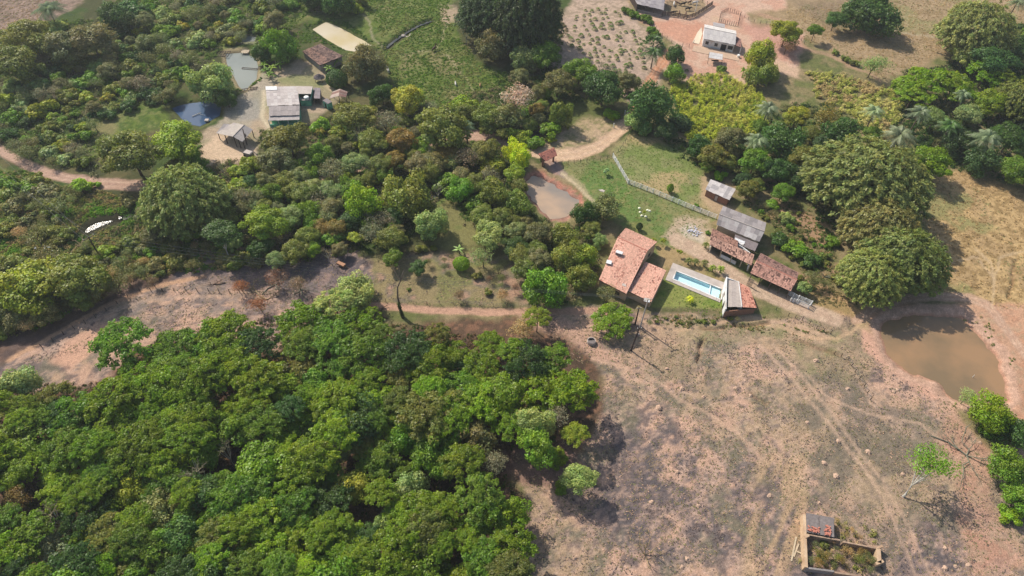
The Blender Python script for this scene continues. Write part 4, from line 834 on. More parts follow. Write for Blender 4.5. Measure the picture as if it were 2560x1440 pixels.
# ---------------------------------------------------------------- plants that fill the wood, the belt and the scrub
ROADX = [(p, w_) for p, w_, c, d in PATHS if w_ >= 14]
CLEAR = [[(640,200),(880,210),(875,265),(830,275),(750,320),(650,310)], [(500,345),(540,300),(640,310),(650,385),(620,405),(500,410)], [(745,105),(865,105),(865,170),(750,175)], [(520,255),(545,235),(575,225),(560,130),(590,115),(650,135),(660,210),(640,300),(600,300),(560,300),(560,320),(480,320),(415,290),(415,260)],
         [(760,60),(815,40),(940,105),(880,135),(850,130)], [(1330,380),(1390,330),(1450,280),(1470,235),(1560,240),(1600,310),(1500,380)], [(1395,395),(1530,330),(1690,340),(1840,480),(2110,700),(2200,760),(2140,820),(1300,800),(1440,770),(1500,720),(1490,680),(1540,560),(1500,480),(1400,480)], [(1305,430),(1400,430),(1460,500),(1400,555),(1360,540)],
         [(1020,600),(1130,560),(1100,480),(1180,480),(1200,560),(1320,690),(1440,770),(960,770),(940,700),(860,660),(900,640)], [(1600,0),(2000,0),(2010,190),(1850,200),(1680,210),(1600,110)], [(980,110),(1190,110),(1260,170),(1290,200),(1240,250),(1110,250),(1060,190),(985,190)], [(900,0),(1140,0),(1130,130),(960,120)], [(130,520),(220,485),(330,500),(350,550),(270,598),(185,592)]]
def blocked(px, py, r):
    if any(inpoly(c, px, py) for c in CLEAR): return True
    for p, w_ in ROADX:
        if d_line(p, np.array([px]), np.array([py]))[0] < w_*.5+r*.3: return True
    return False
def fill(poly, zone, palette, rr, gap, n, group, seed, hand_gap=.72, chk=True, yscale=1.35):
    r = random.Random(seed); xs = [p[0] for p in poly]; ys = [p[1] for p in poly]; cnt = 0
    for _ in range(n*14):
        if cnt >= n: break
        px = r.uniform(min(xs), max(xs)); py = r.uniform(min(ys), max(ys))
        if not inpoly(poly, px, py): continue
        kind, col, k = r.choices(palette, [q[2] for q in palette])[0]; rad = r.uniform(*rr)*(1 if kind not in ('bare',) else .8)
        if chk and blocked(px, py, rad): continue
        if any(((t['px']-px)**2+((t['py']-py)*yscale)**2) < ((t['r']+rad)*(gap if t['zone'] == zone else hand_gap))**2 for t in TREES): continue
        plant(kind, px, py, rad, col, None, zone, group, th=(r.uniform(4, 9) if kind == 'umbrella' and zone == 'wood' else r.uniform(3, 6) if zone == 'wood' else None)); cnt += 1
    return cnt
W = [(-70,965),(40,965),(110,975),(260,972),(330,938),(390,868),(480,825),(560,822),(640,852),(720,848),(760,792),(840,780),(900,768),(960,822),(1050,828),(1150,818),(1250,840),(1330,900),(1400,930),(1460,990),(1430,1050),(1370,1090),(1260,1100),(1220,1150),(1220,1240),(1280,1290),(1290,1400),(1270,1530),(-70,1530)]
for kind, px, py, r, c, lab, ex in [
 ('bare', 482, 1178, 58, 'grey', 'leafless grey tree in the middle of the wood', {}), ('bare', 560, 1120, 36, 'grey', 'smaller leafless tree behind the grey one in the wood', {}), ('dense', 1175, 1095, 62, 'greyolive', 'wide greyish-olive crown in the right half of the wood', {}), ('wispy', 1240, 1148, 34, 'grey', 'grey-brown dry crown beside the wide greyish-olive one', {}),
 ('dense', 400, 1275, 60, 'sage', 'big sage crown in the lower left of the wood', {}), ('dense', 330, 1225, 52, 'lime', 'lime dome touching the big sage crown in the wood', {}), ('dense', 130, 1370, 46, 'silver', 'silvery green crown near the lower left corner', {}), ('dense', 1212, 1035, 32, 'bright', 'bright round crown in the dark gap at the right of the wood', {}),
 ('dense', 1268, 1290, 56, 'bright', 'bright green bulging crown on the right edge of the wood', {}), ('bare', 120, 1285, 52, 'grey', 'leafless greyish tree at the left of the wood', {}), ('wispy', 40, 1245, 34, 'rust', 'brownish crown at the left edge of the wood', {}), ('dense', 855, 1115, 34, 'sage', 'small sage crown in the centre of the wood', {}), ('dense', 880, 1215, 46, 'yellow', 'yellowish crown in the centre of the wood', {}),
 ('dense', 1030, 1220, 52, 'pale', 'pale-tipped crown in the lower centre of the wood', {}), ('wispy', 610, 1370, 28, 'tan', 'withered straw coloured crown near the bottom of the wood', {}), ('dense', 40, 960, 60, 'pale', 'pale green crown at the upper left corner of the wood', {}), ('dense', 640, 1120, 32, 'pale', 'pale crown right of the two leafless trees', {}), ('dense', 960, 1310, 40, 'sage', 'grey-green crown in the lower middle of the wood', {})]:
    plant(kind, px, py, r, c, lab, 'handwood', 'trees of the dense wood', th={'umbrella': 5, 'dense': 3.5, 'wispy': 6, 'bare': 6.5, 'broad': 5}.get(kind), **ex)
nw = fill(W, 'wood', [('umbrella', 'forest', 6), ('umbrella', 'bright', 3), ('umbrella', 'midgreen', 4), ('dense', 'midgreen', 1.5), ('dense', 'bluegreen', .5), ('umbrella', 'olive', 1.3), ('broad', 'forest', 2), ('umbrella', 'deep', .8)], (36, 80), .44, 230, 'trees of the dense wood', 3, .62, False)
BELT = [(620,330),(800,330),(860,260),(1000,270),(1160,250),(1290,190),(1310,100),(1410,60),(1400,170),(1500,160),(1620,200),(1570,240),(1440,250),(1340,300),(1330,360),(1300,420),(1330,440),(1300,520),(1400,560),(1480,560),(1500,600),(1480,700),(1420,740),(1330,740),(1280,600),(1180,540),(1100,470),(1000,600),(880,600),(830,640),(700,650),(560,620),(360,600),(360,480),(450,400),(620,390)]
nb = fill(BELT, 'belt', [('broad', 'olive', 4), ('broad', 'greyolive', 3), ('dense', 'midgreen', 2), ('broad', 'sage', 1.5), ('broad', 'rust', .7), ('wispy', 'grey', 1), ('broad', 'deep', 1), ('bush', 'lime', 1), ('bush', 'midgreen', 1.5), ('bare', 'grey', .6)], (18, 40), .43, 150, 'trees of the middle belt', 5)
SCRUB = [(0,130),(100,60),(230,60),(330,0),(900,-30),(900,20),(760,20),(620,100),(500,110),(450,200),(420,250),(330,260),(240,300),(200,420),(100,400),(0,340)]
nsb = fill(SCRUB, 'scrub', [('bush', 'olive', 3), ('bush', 'deep', 2.5), ('bush', 'sage', 2), ('wispy', 'greyolive', 2), ('broad', 'greyolive', 1.2), ('bush', 'midgreen', 2), ('wispy', 'grey', 1), ('bush', 'lime', .7), ('bush', 'bluegreen', 1)], (12, 30), .42, 210, 'shrubs of the left scrub', 8)
LOW = [(0,430),(100,450),(220,480),(360,500),(360,560),(560,610),(640,650),(430,680),(330,700),(240,760),(0,830),(-60,800),(-60,640),(150,600),(200,600),(180,640),(60,610),(0,560)]
nl = fill(LOW, 'low', [('bush', 'olive', 3), ('bush', 'greyolive', 2), ('wispy', 'greyolive', 2), ('bush', 'midgreen', 1.5), ('wispy', 'tan', .7)], (12, 34), .5, 80, 'shrubs above the burnt slope', 9)
RIGHT = [(1660,330),(1760,360),(1860,310),(1980,240),(2080,260),(2190,330),(2270,180),(2360,160),(2440,100),(2600,60),(2600,460),(2480,440),(2380,420),(2300,440),(2080,420),(1990,480),(1860,470),(1790,430),(1740,400)]
nr = fill(RIGHT, 'right', [('dense', 'deep', 3), ('broad', 'midgreen', 2), ('broad', 'dark', 2.5), ('broad', 'forest', 1), ('bush', 'sage', 1.3), ('broad', 'olive', 1.2)], (20, 42), .44, 80, 'trees of the right thicket', 10, .85)
EDGE = [(940,660),(1300,540),(1330,640),(1300,760),(960,770)]
ne = fill([(890,590),(1080,600),(1180,640),(1330,700),(1320,750),(1200,700),(1000,640),(900,640)], 'clearing', [('wispy', 'greyolive', 2), ('bush', 'olive', 1), ('wispy', 'brown', 1)], (8, 16), 1.0, 14, 'bushes in the clearing', 12, 1, False)
nsl = fill([(1860,500),(1990,520),(2060,600),(2110,740),(2060,760),(1990,690),(1930,640),(1930,560)], 'slope', [('bush', 'olive', 2), ('bush', 'midgreen', 1), ('wispy', 'greyolive', 2)], (6, 14), .75, 34, 'bushes on the slope above the stable', 13, .6, False)
npd = fill([(1600,795),(1850,785),(1850,800),(1700,812),(1600,806)], 'bank', [('bush', 'olive', 1), ('wispy', 'greyolive', 1)], (5, 9), .9, 18, 'low bushes on the bank below the pool', 14, .6, False)
print('fills', nw, nb, nsb, nl, nr, ne, nsl, npd, 'plants', len(TREES))
# rows of crop plants
r = random.Random(4); crop = {}
for j in range(20):
    for i in range(16):
        px = 1405+i*15.5+j*4+r.uniform(-5, 5); py = 30+j*11.5-i*1.2+r.uniform(-3, 3)
        if inpoly([(1440,10),(1530,10),(1585,80),(1630,110),(1612,170),(1560,190),(1470,140),(1415,110)], px, py) and r.random() < .72 and not blocked(px, py, 0):
            crop.setdefault(j, []).append((px, plant('tuft', px, py, r.choice([4, 5, 6, 7, 8.5]), 'sage' if r.random() < .5 else 'midgreen', 'crop', 'crop', 'leafy crop plants in rows in front of the barn')))
WO = 'first second third fourth fifth sixth seventh eighth ninth tenth eleventh twelfth thirteenth fourteenth fifteenth sixteenth seventeenth eighteenth nineteenth twentieth'.split()
for a, j in enumerate(sorted(crop)):
    for b, (px, o) in enumerate(sorted(crop[j], key=lambda t: t[0])): o['label'] = 'leafy crop plant, %s from the left in the %s row down from the barn' % (WO[b], WO[a])
for i, (px, py) in enumerate([(1566, 22), (1578, 30), (1592, 36), (1606, 40), (1618, 43), (1625, 52), (1640, 84), (1628, 72)]): plant('bush', px, py, r.uniform(10, 15), 'midgreen', None, 'barnhedge', 'shrubs along the barn and plot edge')
for px, py in ((1752, 186), (1770, 184), (1717, 176)): plant('tuft', px, py, 6, 'bluegreen', None, 'yardtuft', 'leafy tufts in the red yard')

# ---------------------------------------------------------------- labels of the filling plants
LM = [((735, 255), 'the grey-roofed farmhouse'), ((590, 330), 'the open pavilion'), ((805, 138), 'the old tiled shed'), ((485, 280), 'the dark pond'), ((600, 165), 'the grey pond'), ((850, 85), 'the yellow pond'), ((458, 497), 'the left bamboo clump'), ((130, 30), 'the top left palm'),
      ((1295, 385), 'the yellow-green tree'), ((1290, 238), 'the pink blossoming tree'), ((1395, 490), 'the brown pond'), ((1575, 660), 'the tiled house'), ((1368, 385), 'the gatehouse'), ((1800, 95), 'the white house'), ((1780, 280), 'the yellow cane'), ((2172, 445), 'the biggest bamboo dome'), ((2252, 335), 'the largest palm'),
      ((2350, 900), 'the big pond'), ((1155, 655), 'the ball-shaped tree'), ((255, 560), 'the glinting stream'), ((905, 505), 'the bright rounded tree'), ((1010, 475), 'the largest olive tree'), ((1165, 320), 'the lone palm'), ((482, 1178), 'the leafless grey tree'), ((1175, 1095), 'the wide greyish-olive crown'), ((400, 1275), 'the big sage crown'),
      ((1268, 1290), 'the bulging bright crown'), ((300, 850), 'the open-crowned tree'), ((890, 718), 'the pale tree'), ((855, 1115), 'the small sage crown'), ((130, 1370), 'the silvery crown'), ((1440, 965), 'the wood corner tree'), ((235, 620), 'the power pole'), ((322, 372), 'the old roadside tree'), ((1018, 240), 'the yellow-crowned tree'),
      ((1900, 560), 'the grey stable roof'), ((610, 1370), 'the withered crown'), ((880, 1215), 'the yellowish crown'), ((1800, 470), 'the grey-roofed shed'), ((268, 242), 'the small yellow shrub'), ((1030, 1220), 'the pale-tipped crown'), ((1090, 110), 'the dark horse'), ((2180, 28), 'the largest pasture tree'), ((660, 560), 'the lime-leaved tree')]
def where(px, py):
    best = sorted((math.hypot(px-q[0], py-q[1]), i) for i, (q, n) in enumerate(LM))[0]; q, n = LM[best[1]]; dx, dy = px-q[0], py-q[1]
    if best[0] < 12: return 'beside '+n
    a = 'right of' if dx > 0 else 'left of'; b = 'below' if dy > 0 else 'above'
    if abs(dx) > 2.2*abs(dy): return a+' '+n
    if abs(dy) > 2.2*abs(dx): return b+' '+n
    return b+' and '+a+' '+n
ZW = {'wood': 'in the wood', 'belt': 'in the middle belt', 'scrub': 'in the left scrub', 'low': 'above the burnt slope', 'right': 'in the right thicket', 'clearing': 'in the clearing', 'slope': 'on the slope', 'bank': 'on the bank', 'bananas': '', 'crop': 'in the planted plot', 'barnhedge': 'along the barn', 'yardtuft': 'in the red yard'}
ORD = ['', 'leftmost', 'second', 'third', 'fourth', 'fifth', 'sixth', 'seventh', 'eighth', 'ninth', 'tenth', 'eleventh', 'twelfth']; NUM = ['', '', 'two', 'three', 'four', 'five', 'six', 'seven', 'eight', 'nine', 'ten', 'eleven', 'twelve']
def autolabel(items):
    B = {}
    for t in items:
        B.setdefault((t['kind'], t['col'], where(t['px'], t['py']), t['zone']), []).append(t)
    C2 = {}
    for k, L in B.items():
        for t in L: t['_b'] = ('%s %s' % (WORD[t['col']], NOUN[t['kind']]), k[2], ZW.get(k[3], ''))
        C2.setdefault(L[0]['_b'], []).extend(L)
    for b, L in C2.items():
        L.sort(key=lambda t: t['px']); n = len(L)
        for i, t in enumerate(L):
            if n == 1: s = '%s %s %s' % b
            elif n <= 12: 
                o = 'leftmost' if i == 0 else 'rightmost' if i == n-1 else ORD[i+1]+' from left'
                s = '%s of %s %ss %s %s' % (o, NUM[n], b[0], b[1], b[2])
            else: s = '%s %s %s' % b
            s = ' '.join(s.split()); s = s.replace('bushs', 'bushes')
            wds = s.split()
            if len(wds) > 16: s = ' '.join(s.replace(' '+b[2], '').split())
            t['obj']['label'] = ' '.join(s.split()[:16]); t['obj']['group'] = t['group'] or b[0]+'s'
autolabel([t for t in TREES if t['label'] is None])

# ---------------------------------------------------------------- buildings
def bl(A, B, C_, D, u, v): return (A*(1-u)+B*u)*(1-v)+(D*(1-u)+C_*u)*v
def roofq(pts, zs): return [at(p[0], p[1], z) for p, z in zip(pts, zs)]
def tiles(parent, Q, name, base, dark, pdark=.08, tw=.28, tl=.42, jit=.1, wave=None, label=None):
    """A back left, B back right, C front right, D front left; rows of real half-round tiles over a timber deck"""
    A, B, C_, D = [np.array(q, float) for q in Q]; n = nrm(np.cross(B-A, D-A)); n = n if n[2] > 0 else -n
    nu = max(2, int(np.linalg.norm((B-A+C_-D)/2)/tw)); nv = max(2, int(np.linalg.norm((D-A+C_-B)/2)/tl)); V = []; F = []; Cc = []
    r = np.random.default_rng(nu*31+nv); base = np.array(alb(*base)); dk = np.array(alb(*dark)); wv = r.uniform(0, 6, 3)
    for j in range(nv):
        for i in range(nu):
            u0, u1 = i/nu, (i+1)/nu; v0, v1 = max(0, (j-.12)/nv), (j+1)/nv; o0, o1 = r.normal(0, .008), .045+r.normal(0, .008); du = r.normal(0, .04)/nu; b = len(V)
            for vv, oo in ((v0, o0), (v1, o1)):
                for t, hh in ((0, 0), (.3, .065), (.7, .065), (1, 0)): V.append(bl(A, B, C_, D, min(1, max(0, u0+(u1-u0)*t+du)), vv)+n*(hh+oo+.01))
            F += [(b, b+1, b+5, b+4), (b+1, b+2, b+6, b+5), (b+2, b+3, b+7, b+6)]
            pat = math.sin(u0*9+wv[0])*math.sin((j/nv)*7+wv[1])*.5+.5; c = base*(1+r.normal(0, jit))*(1+.06*math.sin(u0*5+wv[2]))
            if r.random() < pdark*(2.2 if pat > .62 else .35): c = dk*(1+r.normal(0, .2))
            Cc += [c]*3
    V = np.array(V); part(name, V, np.array(F), M['tile'], parent, kind='stuff', col=np.array(Cc), label=label)
    MB().slab([A-n*.01, B-n*.01, C_-n*.01, D-n*.01], .1).part('roof_deck', M['darkwood'], parent)
def sheets(parent, Q, pal, sw=1.05, slen=2.1, wob=.05, waves=5, name='roof_sheet', seed=0, over=.03):
    A, B, C_, D = [np.array(q, float) for q in Q]; n = nrm(np.cross(B-A, D-A)); n = n if n[2] > 0 else -n
    nu = max(1, round(np.linalg.norm((B-A+C_-D)/2)/sw)); nv = max(1, round(np.linalg.norm((D-A+C_-B)/2)/slen)); r = np.random.default_rng(seed+nu*7+nv)
    for j in range(nv):
        for i in range(nu):
            u0, u1 = i/nu, (i+1)/nu; v0, v1 = max(0, j/nv-.04/nv*2), (j+1)/nv; V = []; F = []; m = waves*2; lift = .015*((i+j) % 2)
            dv = r.normal(0, .012)
            for vv, oo in ((v0, 0), (min(1.02, v1+dv), over)):
                for k in range(m+1):
                    V.append(bl(A, B, C_, D, u0+(u1-u0)*k/m*1.03, vv)+n*((.03 if k % 2 else -.01)+oo+lift))
            F = [(k, k+1, k+m+2, k+m+1) for k in range(m)]
            c = np.array(alb(*pal[r.integers(len(pal))]))*(1+r.normal(0, wob)); part(name, V, F, M['sheet'], parent, color=np.clip(c, 0, .85))
    MB().slab([bl(A, B, C_, D, .01, .01)-n*.03, bl(A, B, C_, D, .99, .01)-n*.03, bl(A, B, C_, D, .99, .98)-n*.03, bl(A, B, C_, D, .01, .98)-n*.03], .05).part('roof_timber', M['darkwood'], parent)
def wall(parent, p, q, zt0, zt1, mat, th=.18, name='wall', z0=-.3, label=None):
    p = np.array(p[:2], float); q = np.array(q[:2], float); d = (q-p)/np.linalg.norm(q-p); nn = np.array([-d[1], d[0]])*th/2; V = []
    for pt, zt in ((p-d*th*.5*0, zt0), (q, zt1)):
        for s in (-1, 1):
            for z in (z0, zt): V.append((*(pt+nn*s), z))
    return part(name, V, [(0, 1, 3, 2), (4, 6, 7, 5), (0, 4, 5, 1), (2, 3, 7, 6), (1, 5, 7, 3), (0, 2, 6, 4)], mat, parent, label=label)
def walls(parent, ring, mat, inset=.45, drop=.16, mats=None, skip=(), th=.18):
    R = [np.array(p, float) for p in ring]; c = sum(R)/len(R); P = []
    for p in R:
        d = p[:2]-c[:2]; L = np.linalg.norm(d); P.append(np.array([*(c[:2]+d*(1-inset/max(L, .1))), p[2]-drop]))
    for i in range(len(P)):
        if i in skip: continue
        a, b = P[i], P[(i+1) % len(P)]; wall(parent, a, b, a[2], b[2], (mats or {}).get(i, mat), th)
    return P
def opening(parent, a, b, t, zc, wd, hh, outward, kind='window', mat='glassdark'):
    a = np.array(a[:2], float); b = np.array(b[:2], float); d = (b-a)/np.linalg.norm(b-a); n = np.array([-d[1], d[0]]); n = n if n@np.array(outward[:2]) > 0 else -n
    c = a+(b-a)*t+n*.09; rz = math.atan2(d[1], d[0]); mb = MB()
    for dx, dz, sx, sz in ((0, hh/2, wd+.14, .08), (0, -hh/2, wd+.14, .08), (-wd/2, 0, .08, hh), (wd/2, 0, .08, hh)): mb.box((*(c+d*dx+n*.03), zc+dz), sx, .1, sz, rz)
    o = mb.part(kind, M['wood' if kind == 'window' else 'darkwood'], parent)
    part('pane' if kind == 'window' else 'leaf_panel', *(lambda m: (m.V, m.F))(MB().box((*(c+n*.012), zc), wd-.04, .02, hh-.04, rz)), M[mat], o)
def posts(parent, pts, ztop, wd=.16, mat='wood', name='post'):
    for i, p in enumerate(pts):
        z = ztop[i] if hasattr(ztop, '__len__') else ztop
        MB().box((p[0], p[1], (z-.3)/2), wd, wd, z+.3).part(name, M[mat], parent)
def house(name, label, Q, cat='house'): c = sum(np.array(q) for q in Q)/len(Q); return empty(name, (c[0], c[1], 0), label, cat)

# --- the tiled main house
z1, z2 = 3.0, 4.4
BL, BR, RL, RR, FL, FR = roofq([(1564,570),(1643,605),(1544,594),(1619,628),(1497,700),(1566,735)], [3.3,3.3,4.5,4.5,2.9,2.9])
H = house('tiled_house', 'main house with a broad salmon tiled gable roof left of the swimming pool', [BL, BR, FL, FR])
SAL = (248,190,160); SALD = (206,142,118)
tiles(H, [BR, BL, RL, RR], 'roof_tiles', SAL, SALD, .05)
tiles(H, [RL, RR, FR, FL], 'roof_tiles', SAL, SALD, .12)
MB().tube([RL+[0, 0, .08], RR+[0, 0, .08]], .13, 6).part('ridge_cap', M['brickred'], H)
W_ = walls(H, [BL, BR, RR, FR, FL, RL], M['wallcream'], .5)
E1, E2, E3, E4 = roofq([(1613,654),(1666,676.5),(1628,756),(1568,727)], [2.9,2.9,2.3,2.3])
tiles(H, [E1, E2, E3, E4], 'extension_roof_tiles', (248,190,160), SALD, .12)
walls(H, [E1, E2, E3, E4], M['wallcream'], .5)
opening(H, W_[1], W_[2], .5, 1.3, 1.0, 1.0, W_[1]-W_[4]); opening(H, W_[3], W_[4], .3, 1.3, 1.0, 1.0, W_[3]-W_[0]); opening(H, W_[3], W_[4], .7, 1.3, 1.0, 1.0, W_[3]-W_[0])
def rbox(px, py, z, sx, sy, sz, rz, nm, mt, mt2):
    p = at(px, py, z); o = MB().box((p[0], p[1], z-.5+sz/2), sx, sy, sz, rz).part(nm, M[mt], H); MB().box((p[0], p[1], z-.5+sz+.04), sx+.16, sy+.16, .08, rz).part('cap', M[mt2], o)
rbox(1547, 637, 3.9, 1.5, .75, 1.35, -.4, 'chimney', 'slabdark', 'wallwhite'); rbox(1522, 659, 3.5, 1.1, 1.0, 1.0, -.3, 'chimney', 'slabdark', 'wallwhite')
q = roofq([(1611,744),(1625,747),(1624,756),(1609,752)], [2.55]*4); MB().slab(q, .06).part('porch_sheet', M['wallwhite'], H)
q = roofq([(1557,706),(1566,710),(1565,717),(1555,713)], [3.25]*4); MB().slab(q, .06).part('roof_hatch', M['concrete'], H)

# --- pool, deck, pool house
dk = [at(*p, 0) for p in [(1682,658),(1812,708),(1800,757),(1663,700)]]; wq = [at(*p, .1) for p in [(1690,677.5),(1806,723),(1803,749.5),(1682.5,698)]]
P = empty('swimming_pool', (*(sum(wq)/4)[:2], 0), 'long light blue swimming pool with a concrete deck below the young palms', 'swimming pool')
ring = []; D4 = [np.array([p[0], p[1], .16]) for p in dk]; W4 = [np.array([p[0], p[1], .16]) for p in wq]
V = D4+W4+[p-[0, 0, .5] for p in D4]+[p-[0, 0, .3] for p in W4]
part('deck', V, [(i, (i+1) % 4, 4+(i+1) % 4, 4+i) for i in range(4)]+[(i, i+8, (i+1) % 4+8, (i+1) % 4) for i in range(4)]+[(4+i, 4+(i+1) % 4, 12+(i+1) % 4, 12+i) for i in range(4)], M['concrete'], P)
M['pooltile'] = plain('pool_tile', alb(222,250,254,.95), .5, .04, 3, .02); M['poolwhite'] = plain('pool_step', alb(240,246,244,.8), .6, .04, 3, .02)
b4 = [np.array([p[0], p[1], -.85]) for p in wq]; t4 = [np.array([p[0], p[1], .1]) for p in wq]
part('basin', b4+t4, [(0, 1, 2, 3)]+[(i, (i+1) % 4, 4+(i+1) % 4, 4+i) for i in range(4)], M['pooltile'], P)
def wb(u, v, z): p = bl(wq[0], wq[1], wq[2], wq[3], u, v); return np.array([p[0], p[1], z])
MB().slab([wb(.28, .5, -.3), wb(.74, .5, -.3), wb(.74, .995, -.3), wb(.28, .995, -.3)], .53).part('bench_step', M['poolwhite'], P)
MB().slab([wb(.745, .01, .02), wb(.765, .01, .02), wb(.765, .99, .02), wb(.745, .99, .02)], .8).part('divider', M['poolwhite'], P)
MB().slab([wb(.77, .01, -.35), wb(.995, .01, -.35), wb(.995, .99, -.35), wb(.77, .99, -.35)], .48).part('shallow_floor', M['pooltile'], P)
for a, b, c_, d in ((0, 1, 0, 1), (1, 2, 1, 2), (2, 3, 2, 3), (3, 0, 3, 0)):
    MB().bar(np.array([wq[a][0], wq[a][1], .18]), np.array([wq[b][0], wq[b][1], .18]), .3, .05).part('coping', M['wallwhite'], P)
m, nt, N, L, o = mat_base('pool_water'); tr = N.new('ShaderNodeBsdfTransparent'); tr.inputs[0].default_value = (.9, .985, 1, 1); gl = N.new('ShaderNodeBsdfGlossy'); gl.inputs['Roughness'].default_value = .03; mx = N.new('ShaderNodeMixShader'); fr = N.new('ShaderNodeFresnel'); fr.inputs[0].default_value = 1.33
tc = N.new('ShaderNodeTexCoord'); nz = N.new('ShaderNodeTexNoise'); nz.inputs['Scale'].default_value = 1.8; bp = N.new('ShaderNodeBump'); bp.inputs['Strength'].default_value = .12; L.new(tc.outputs['Object'], nz.inputs['Vector']); L.new(nz.outputs[0], bp.inputs['Height']); L.new(bp.outputs[0], gl.inputs['Normal'])
L.new(fr.outputs[0], mx.inputs[0]); L.new(tr.outputs[0], mx.inputs[1]); L.new(gl.outputs[0], mx.inputs[2]); L.new(mx.outputs[0], o.inputs[0])
part('water', [wb(0, 0, -.02), wb(1, 0, -.02), wb(1, 1, -.02), wb(0, 1, -.02)], [(0, 1, 2, 3)], m, P)
for s in (0, 1): MB().tube([wb(.9, 1.25, .2)+[s*.5, -.1, 0], wb(.9, 1.2, .9)+[s*.5, 0, 0], wb(.9, 1.02, .9)+[s*.5, 0, 0], wb(.9, .97, -.2)+[s*.5, 0, 0]], .03, 5).part('ladder_rail', M['metal'], P)
G = roofq([(1820,695),(1846,704.5),(1854,767),(1819,767)], [2.5,2.6,2.6,2.5]); K = roofq([(1847.5,706.5),(1874,720),(1892,770),(1855,768.5)], [2.5,2.1,2.1,2.5])
PH = house('pool_house', 'pool house with a white front wall, one grey sheet roof and one tiled roof', G+K, 'house')
sheets(PH, G, [(200,184,168), (194,178,164)], 1.0, 3.5); tiles(PH, K, 'roof_tiles', (230,162,134), (176,110,88), .2)
a = at(1817, 692, 3.1); b = at(1815, 772, 3.1)
wall(PH, a, b, 3.1, 3.1, M['wallwhite'], .22, label='white front wall facing the pool'); wall(PH, a, G[1], 2.9, 2.6, M['wallwhite'], .2); wall(PH, G[1], K[1]+[-.2, 0, 0], 2.4, 2.0, M['wallcream']); wall(PH, b, K[2]+[-.2, .2, 0], 2.2, 1.8, M['wallbrick']); wall(PH, K[1]+[-.3, 0, 0], K[2]+[-.3, .2, 0], 1.9, 1.9, M['wallbrick'])
wall(PH, G[1]+[.05, 0, 0], G[2]+[.05, 0, 0], 2.75, 2.75, M['wallwhite'], .14)
for t, wd, hh, zc in ((.42, .9, .9, 1.5), (.72, .9, 2.0, 1.0)): opening(PH, a, b, t, zc, wd, hh, (-1, 0), 'window' if hh < 1 else 'door', 'dark')

# --- the long stable
A1, A2, B1, B2, C1, C2 = roofq([(1808,515),(1916,557),(1798,536),(1911,579),(1791,562),(1898,605)], [3.2,3.2,4.1,4.1,3.0,3.0])
S = house('grey_roofed_stable', 'stable with a wide grey corrugated gable roof and paler patched sheets', [A1, A2, C1, C2], 'stable')
GREY = [(172,160,152), (180,168,160), (156,146,140), (204,194,184), (168,156,150), (190,180,170)]
sheets(S, [A1, A2, B2, B1], GREY[:3], 1.05, 2.2, .05, seed=3); sheets(S, [B1, B2, C2, C1], GREY, 1.05, 2.0, .07, seed=5); MB().tube([B1+[0, 0, .08], B2+[0, 0, .08]], .12, 6).part('ridge_cap', M['concrete'], S)
walls(S, [A1, A2, B2, C2, C1, B1], M['wallcream'], .5)
L4 = roofq([(1838.5,586),(1896,609),(1887,628.5),(1833,606)], [2.6,2.6,2.2,2.2]); LT = house('lean_to_roof', 'small dark sheet lean-to roof between the grey and the tiled stable roofs', L4, 'roof')
sheets(LT, L4, [(146,132,126), (138,126,120)], 1.0, 2.4, seed=9); posts(LT, [L4[0], L4[1], L4[2], L4[3]], [2.5, 2.5, 2.1, 2.1])
for i, t in enumerate((.06, .2, .34)):
    c = bl(*L4, t+.05, .42); c2 = bl(*L4, t+.03, .9) if i < 2 else bl(*L4, t+.04, .95); d = (c2-c); mb = MB(); c = c+[0, 0, .12]; c2 = c2+[0, 0, .14]; sx = (L4[1]-L4[0])/np.linalg.norm(L4[1]-L4[0])
    nx_ = 5; V = []; F = []
    for a_ in range(nx_+1):
        for b_ in range(5): V.append(c+(c2-c)*a_/nx_+sx*(b_/4-.5)*.95+np.array([0, 0, .07*math.sin(a_*2.1+b_*1.7+i)+.05]))
    F = [(a_*5+b_, a_*5+b_+1, a_*5+b_+6, a_*5+b_+5) for a_ in range(nx_) for b_ in range(4)]
    single('white_sack', V, F, M['wallwhite'], ['left of the three white sacks lying on the dark lean-to roof', 'middle of the three white sacks on the dark lean-to roof', 'right of the three white sacks lying on the dark lean-to roof'][i], 'sack', group='white sacks on the lean-to')
T1, T2, T3, T4, T5, T6 = roofq([(1781,571),(1846,603),(1777,589),(1886,637),(1774,612),(1879,664)], [2.7,2.7,3.3,3.3,2.5,2.5])
S2 = house('tiled_stable', 'open stable with a weathered brown-red tiled roof along the dirt lane', [T1, T4, T5, T6], 'stable')
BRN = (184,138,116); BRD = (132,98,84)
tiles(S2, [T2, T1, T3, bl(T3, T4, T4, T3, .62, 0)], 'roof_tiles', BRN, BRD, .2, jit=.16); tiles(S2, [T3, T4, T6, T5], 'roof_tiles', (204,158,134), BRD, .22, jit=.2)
pw = walls(S2, [T1, T2+[1.5, -2, 0], T4, T6, T5, T3], M['wallwhite'], .6, skip=(3,)); posts(S2, [bl(T5, T6, T6, T5, t, 0)+np.array([.1, .35, 0]) for t in (.05, .3, .55, .78, .97)], 2.4, .2, 'palewood'); wall(S2, bl(T5, T6, T6, T5, .3, 0)+[.1, .5, 0], bl(T5, T6, T6, T5, .68, 0)+[.1, .5, 0], 1.0, 1.0, M['wallwhite'], .18, 'low_wall')
U1, U2, U3, U4, U5, U6 = roofq([(1902,633),(1996,682),(1890,652),(1993,700),(1876,683),(1977,729)], [2.7,2.7,3.4,3.4,2.5,2.5])
S3 = house('tiled_barn', 'open barn with the lowest brown-red tiled gable roof, beside the white gates', [U1, U2, U5, U6], 'barn')
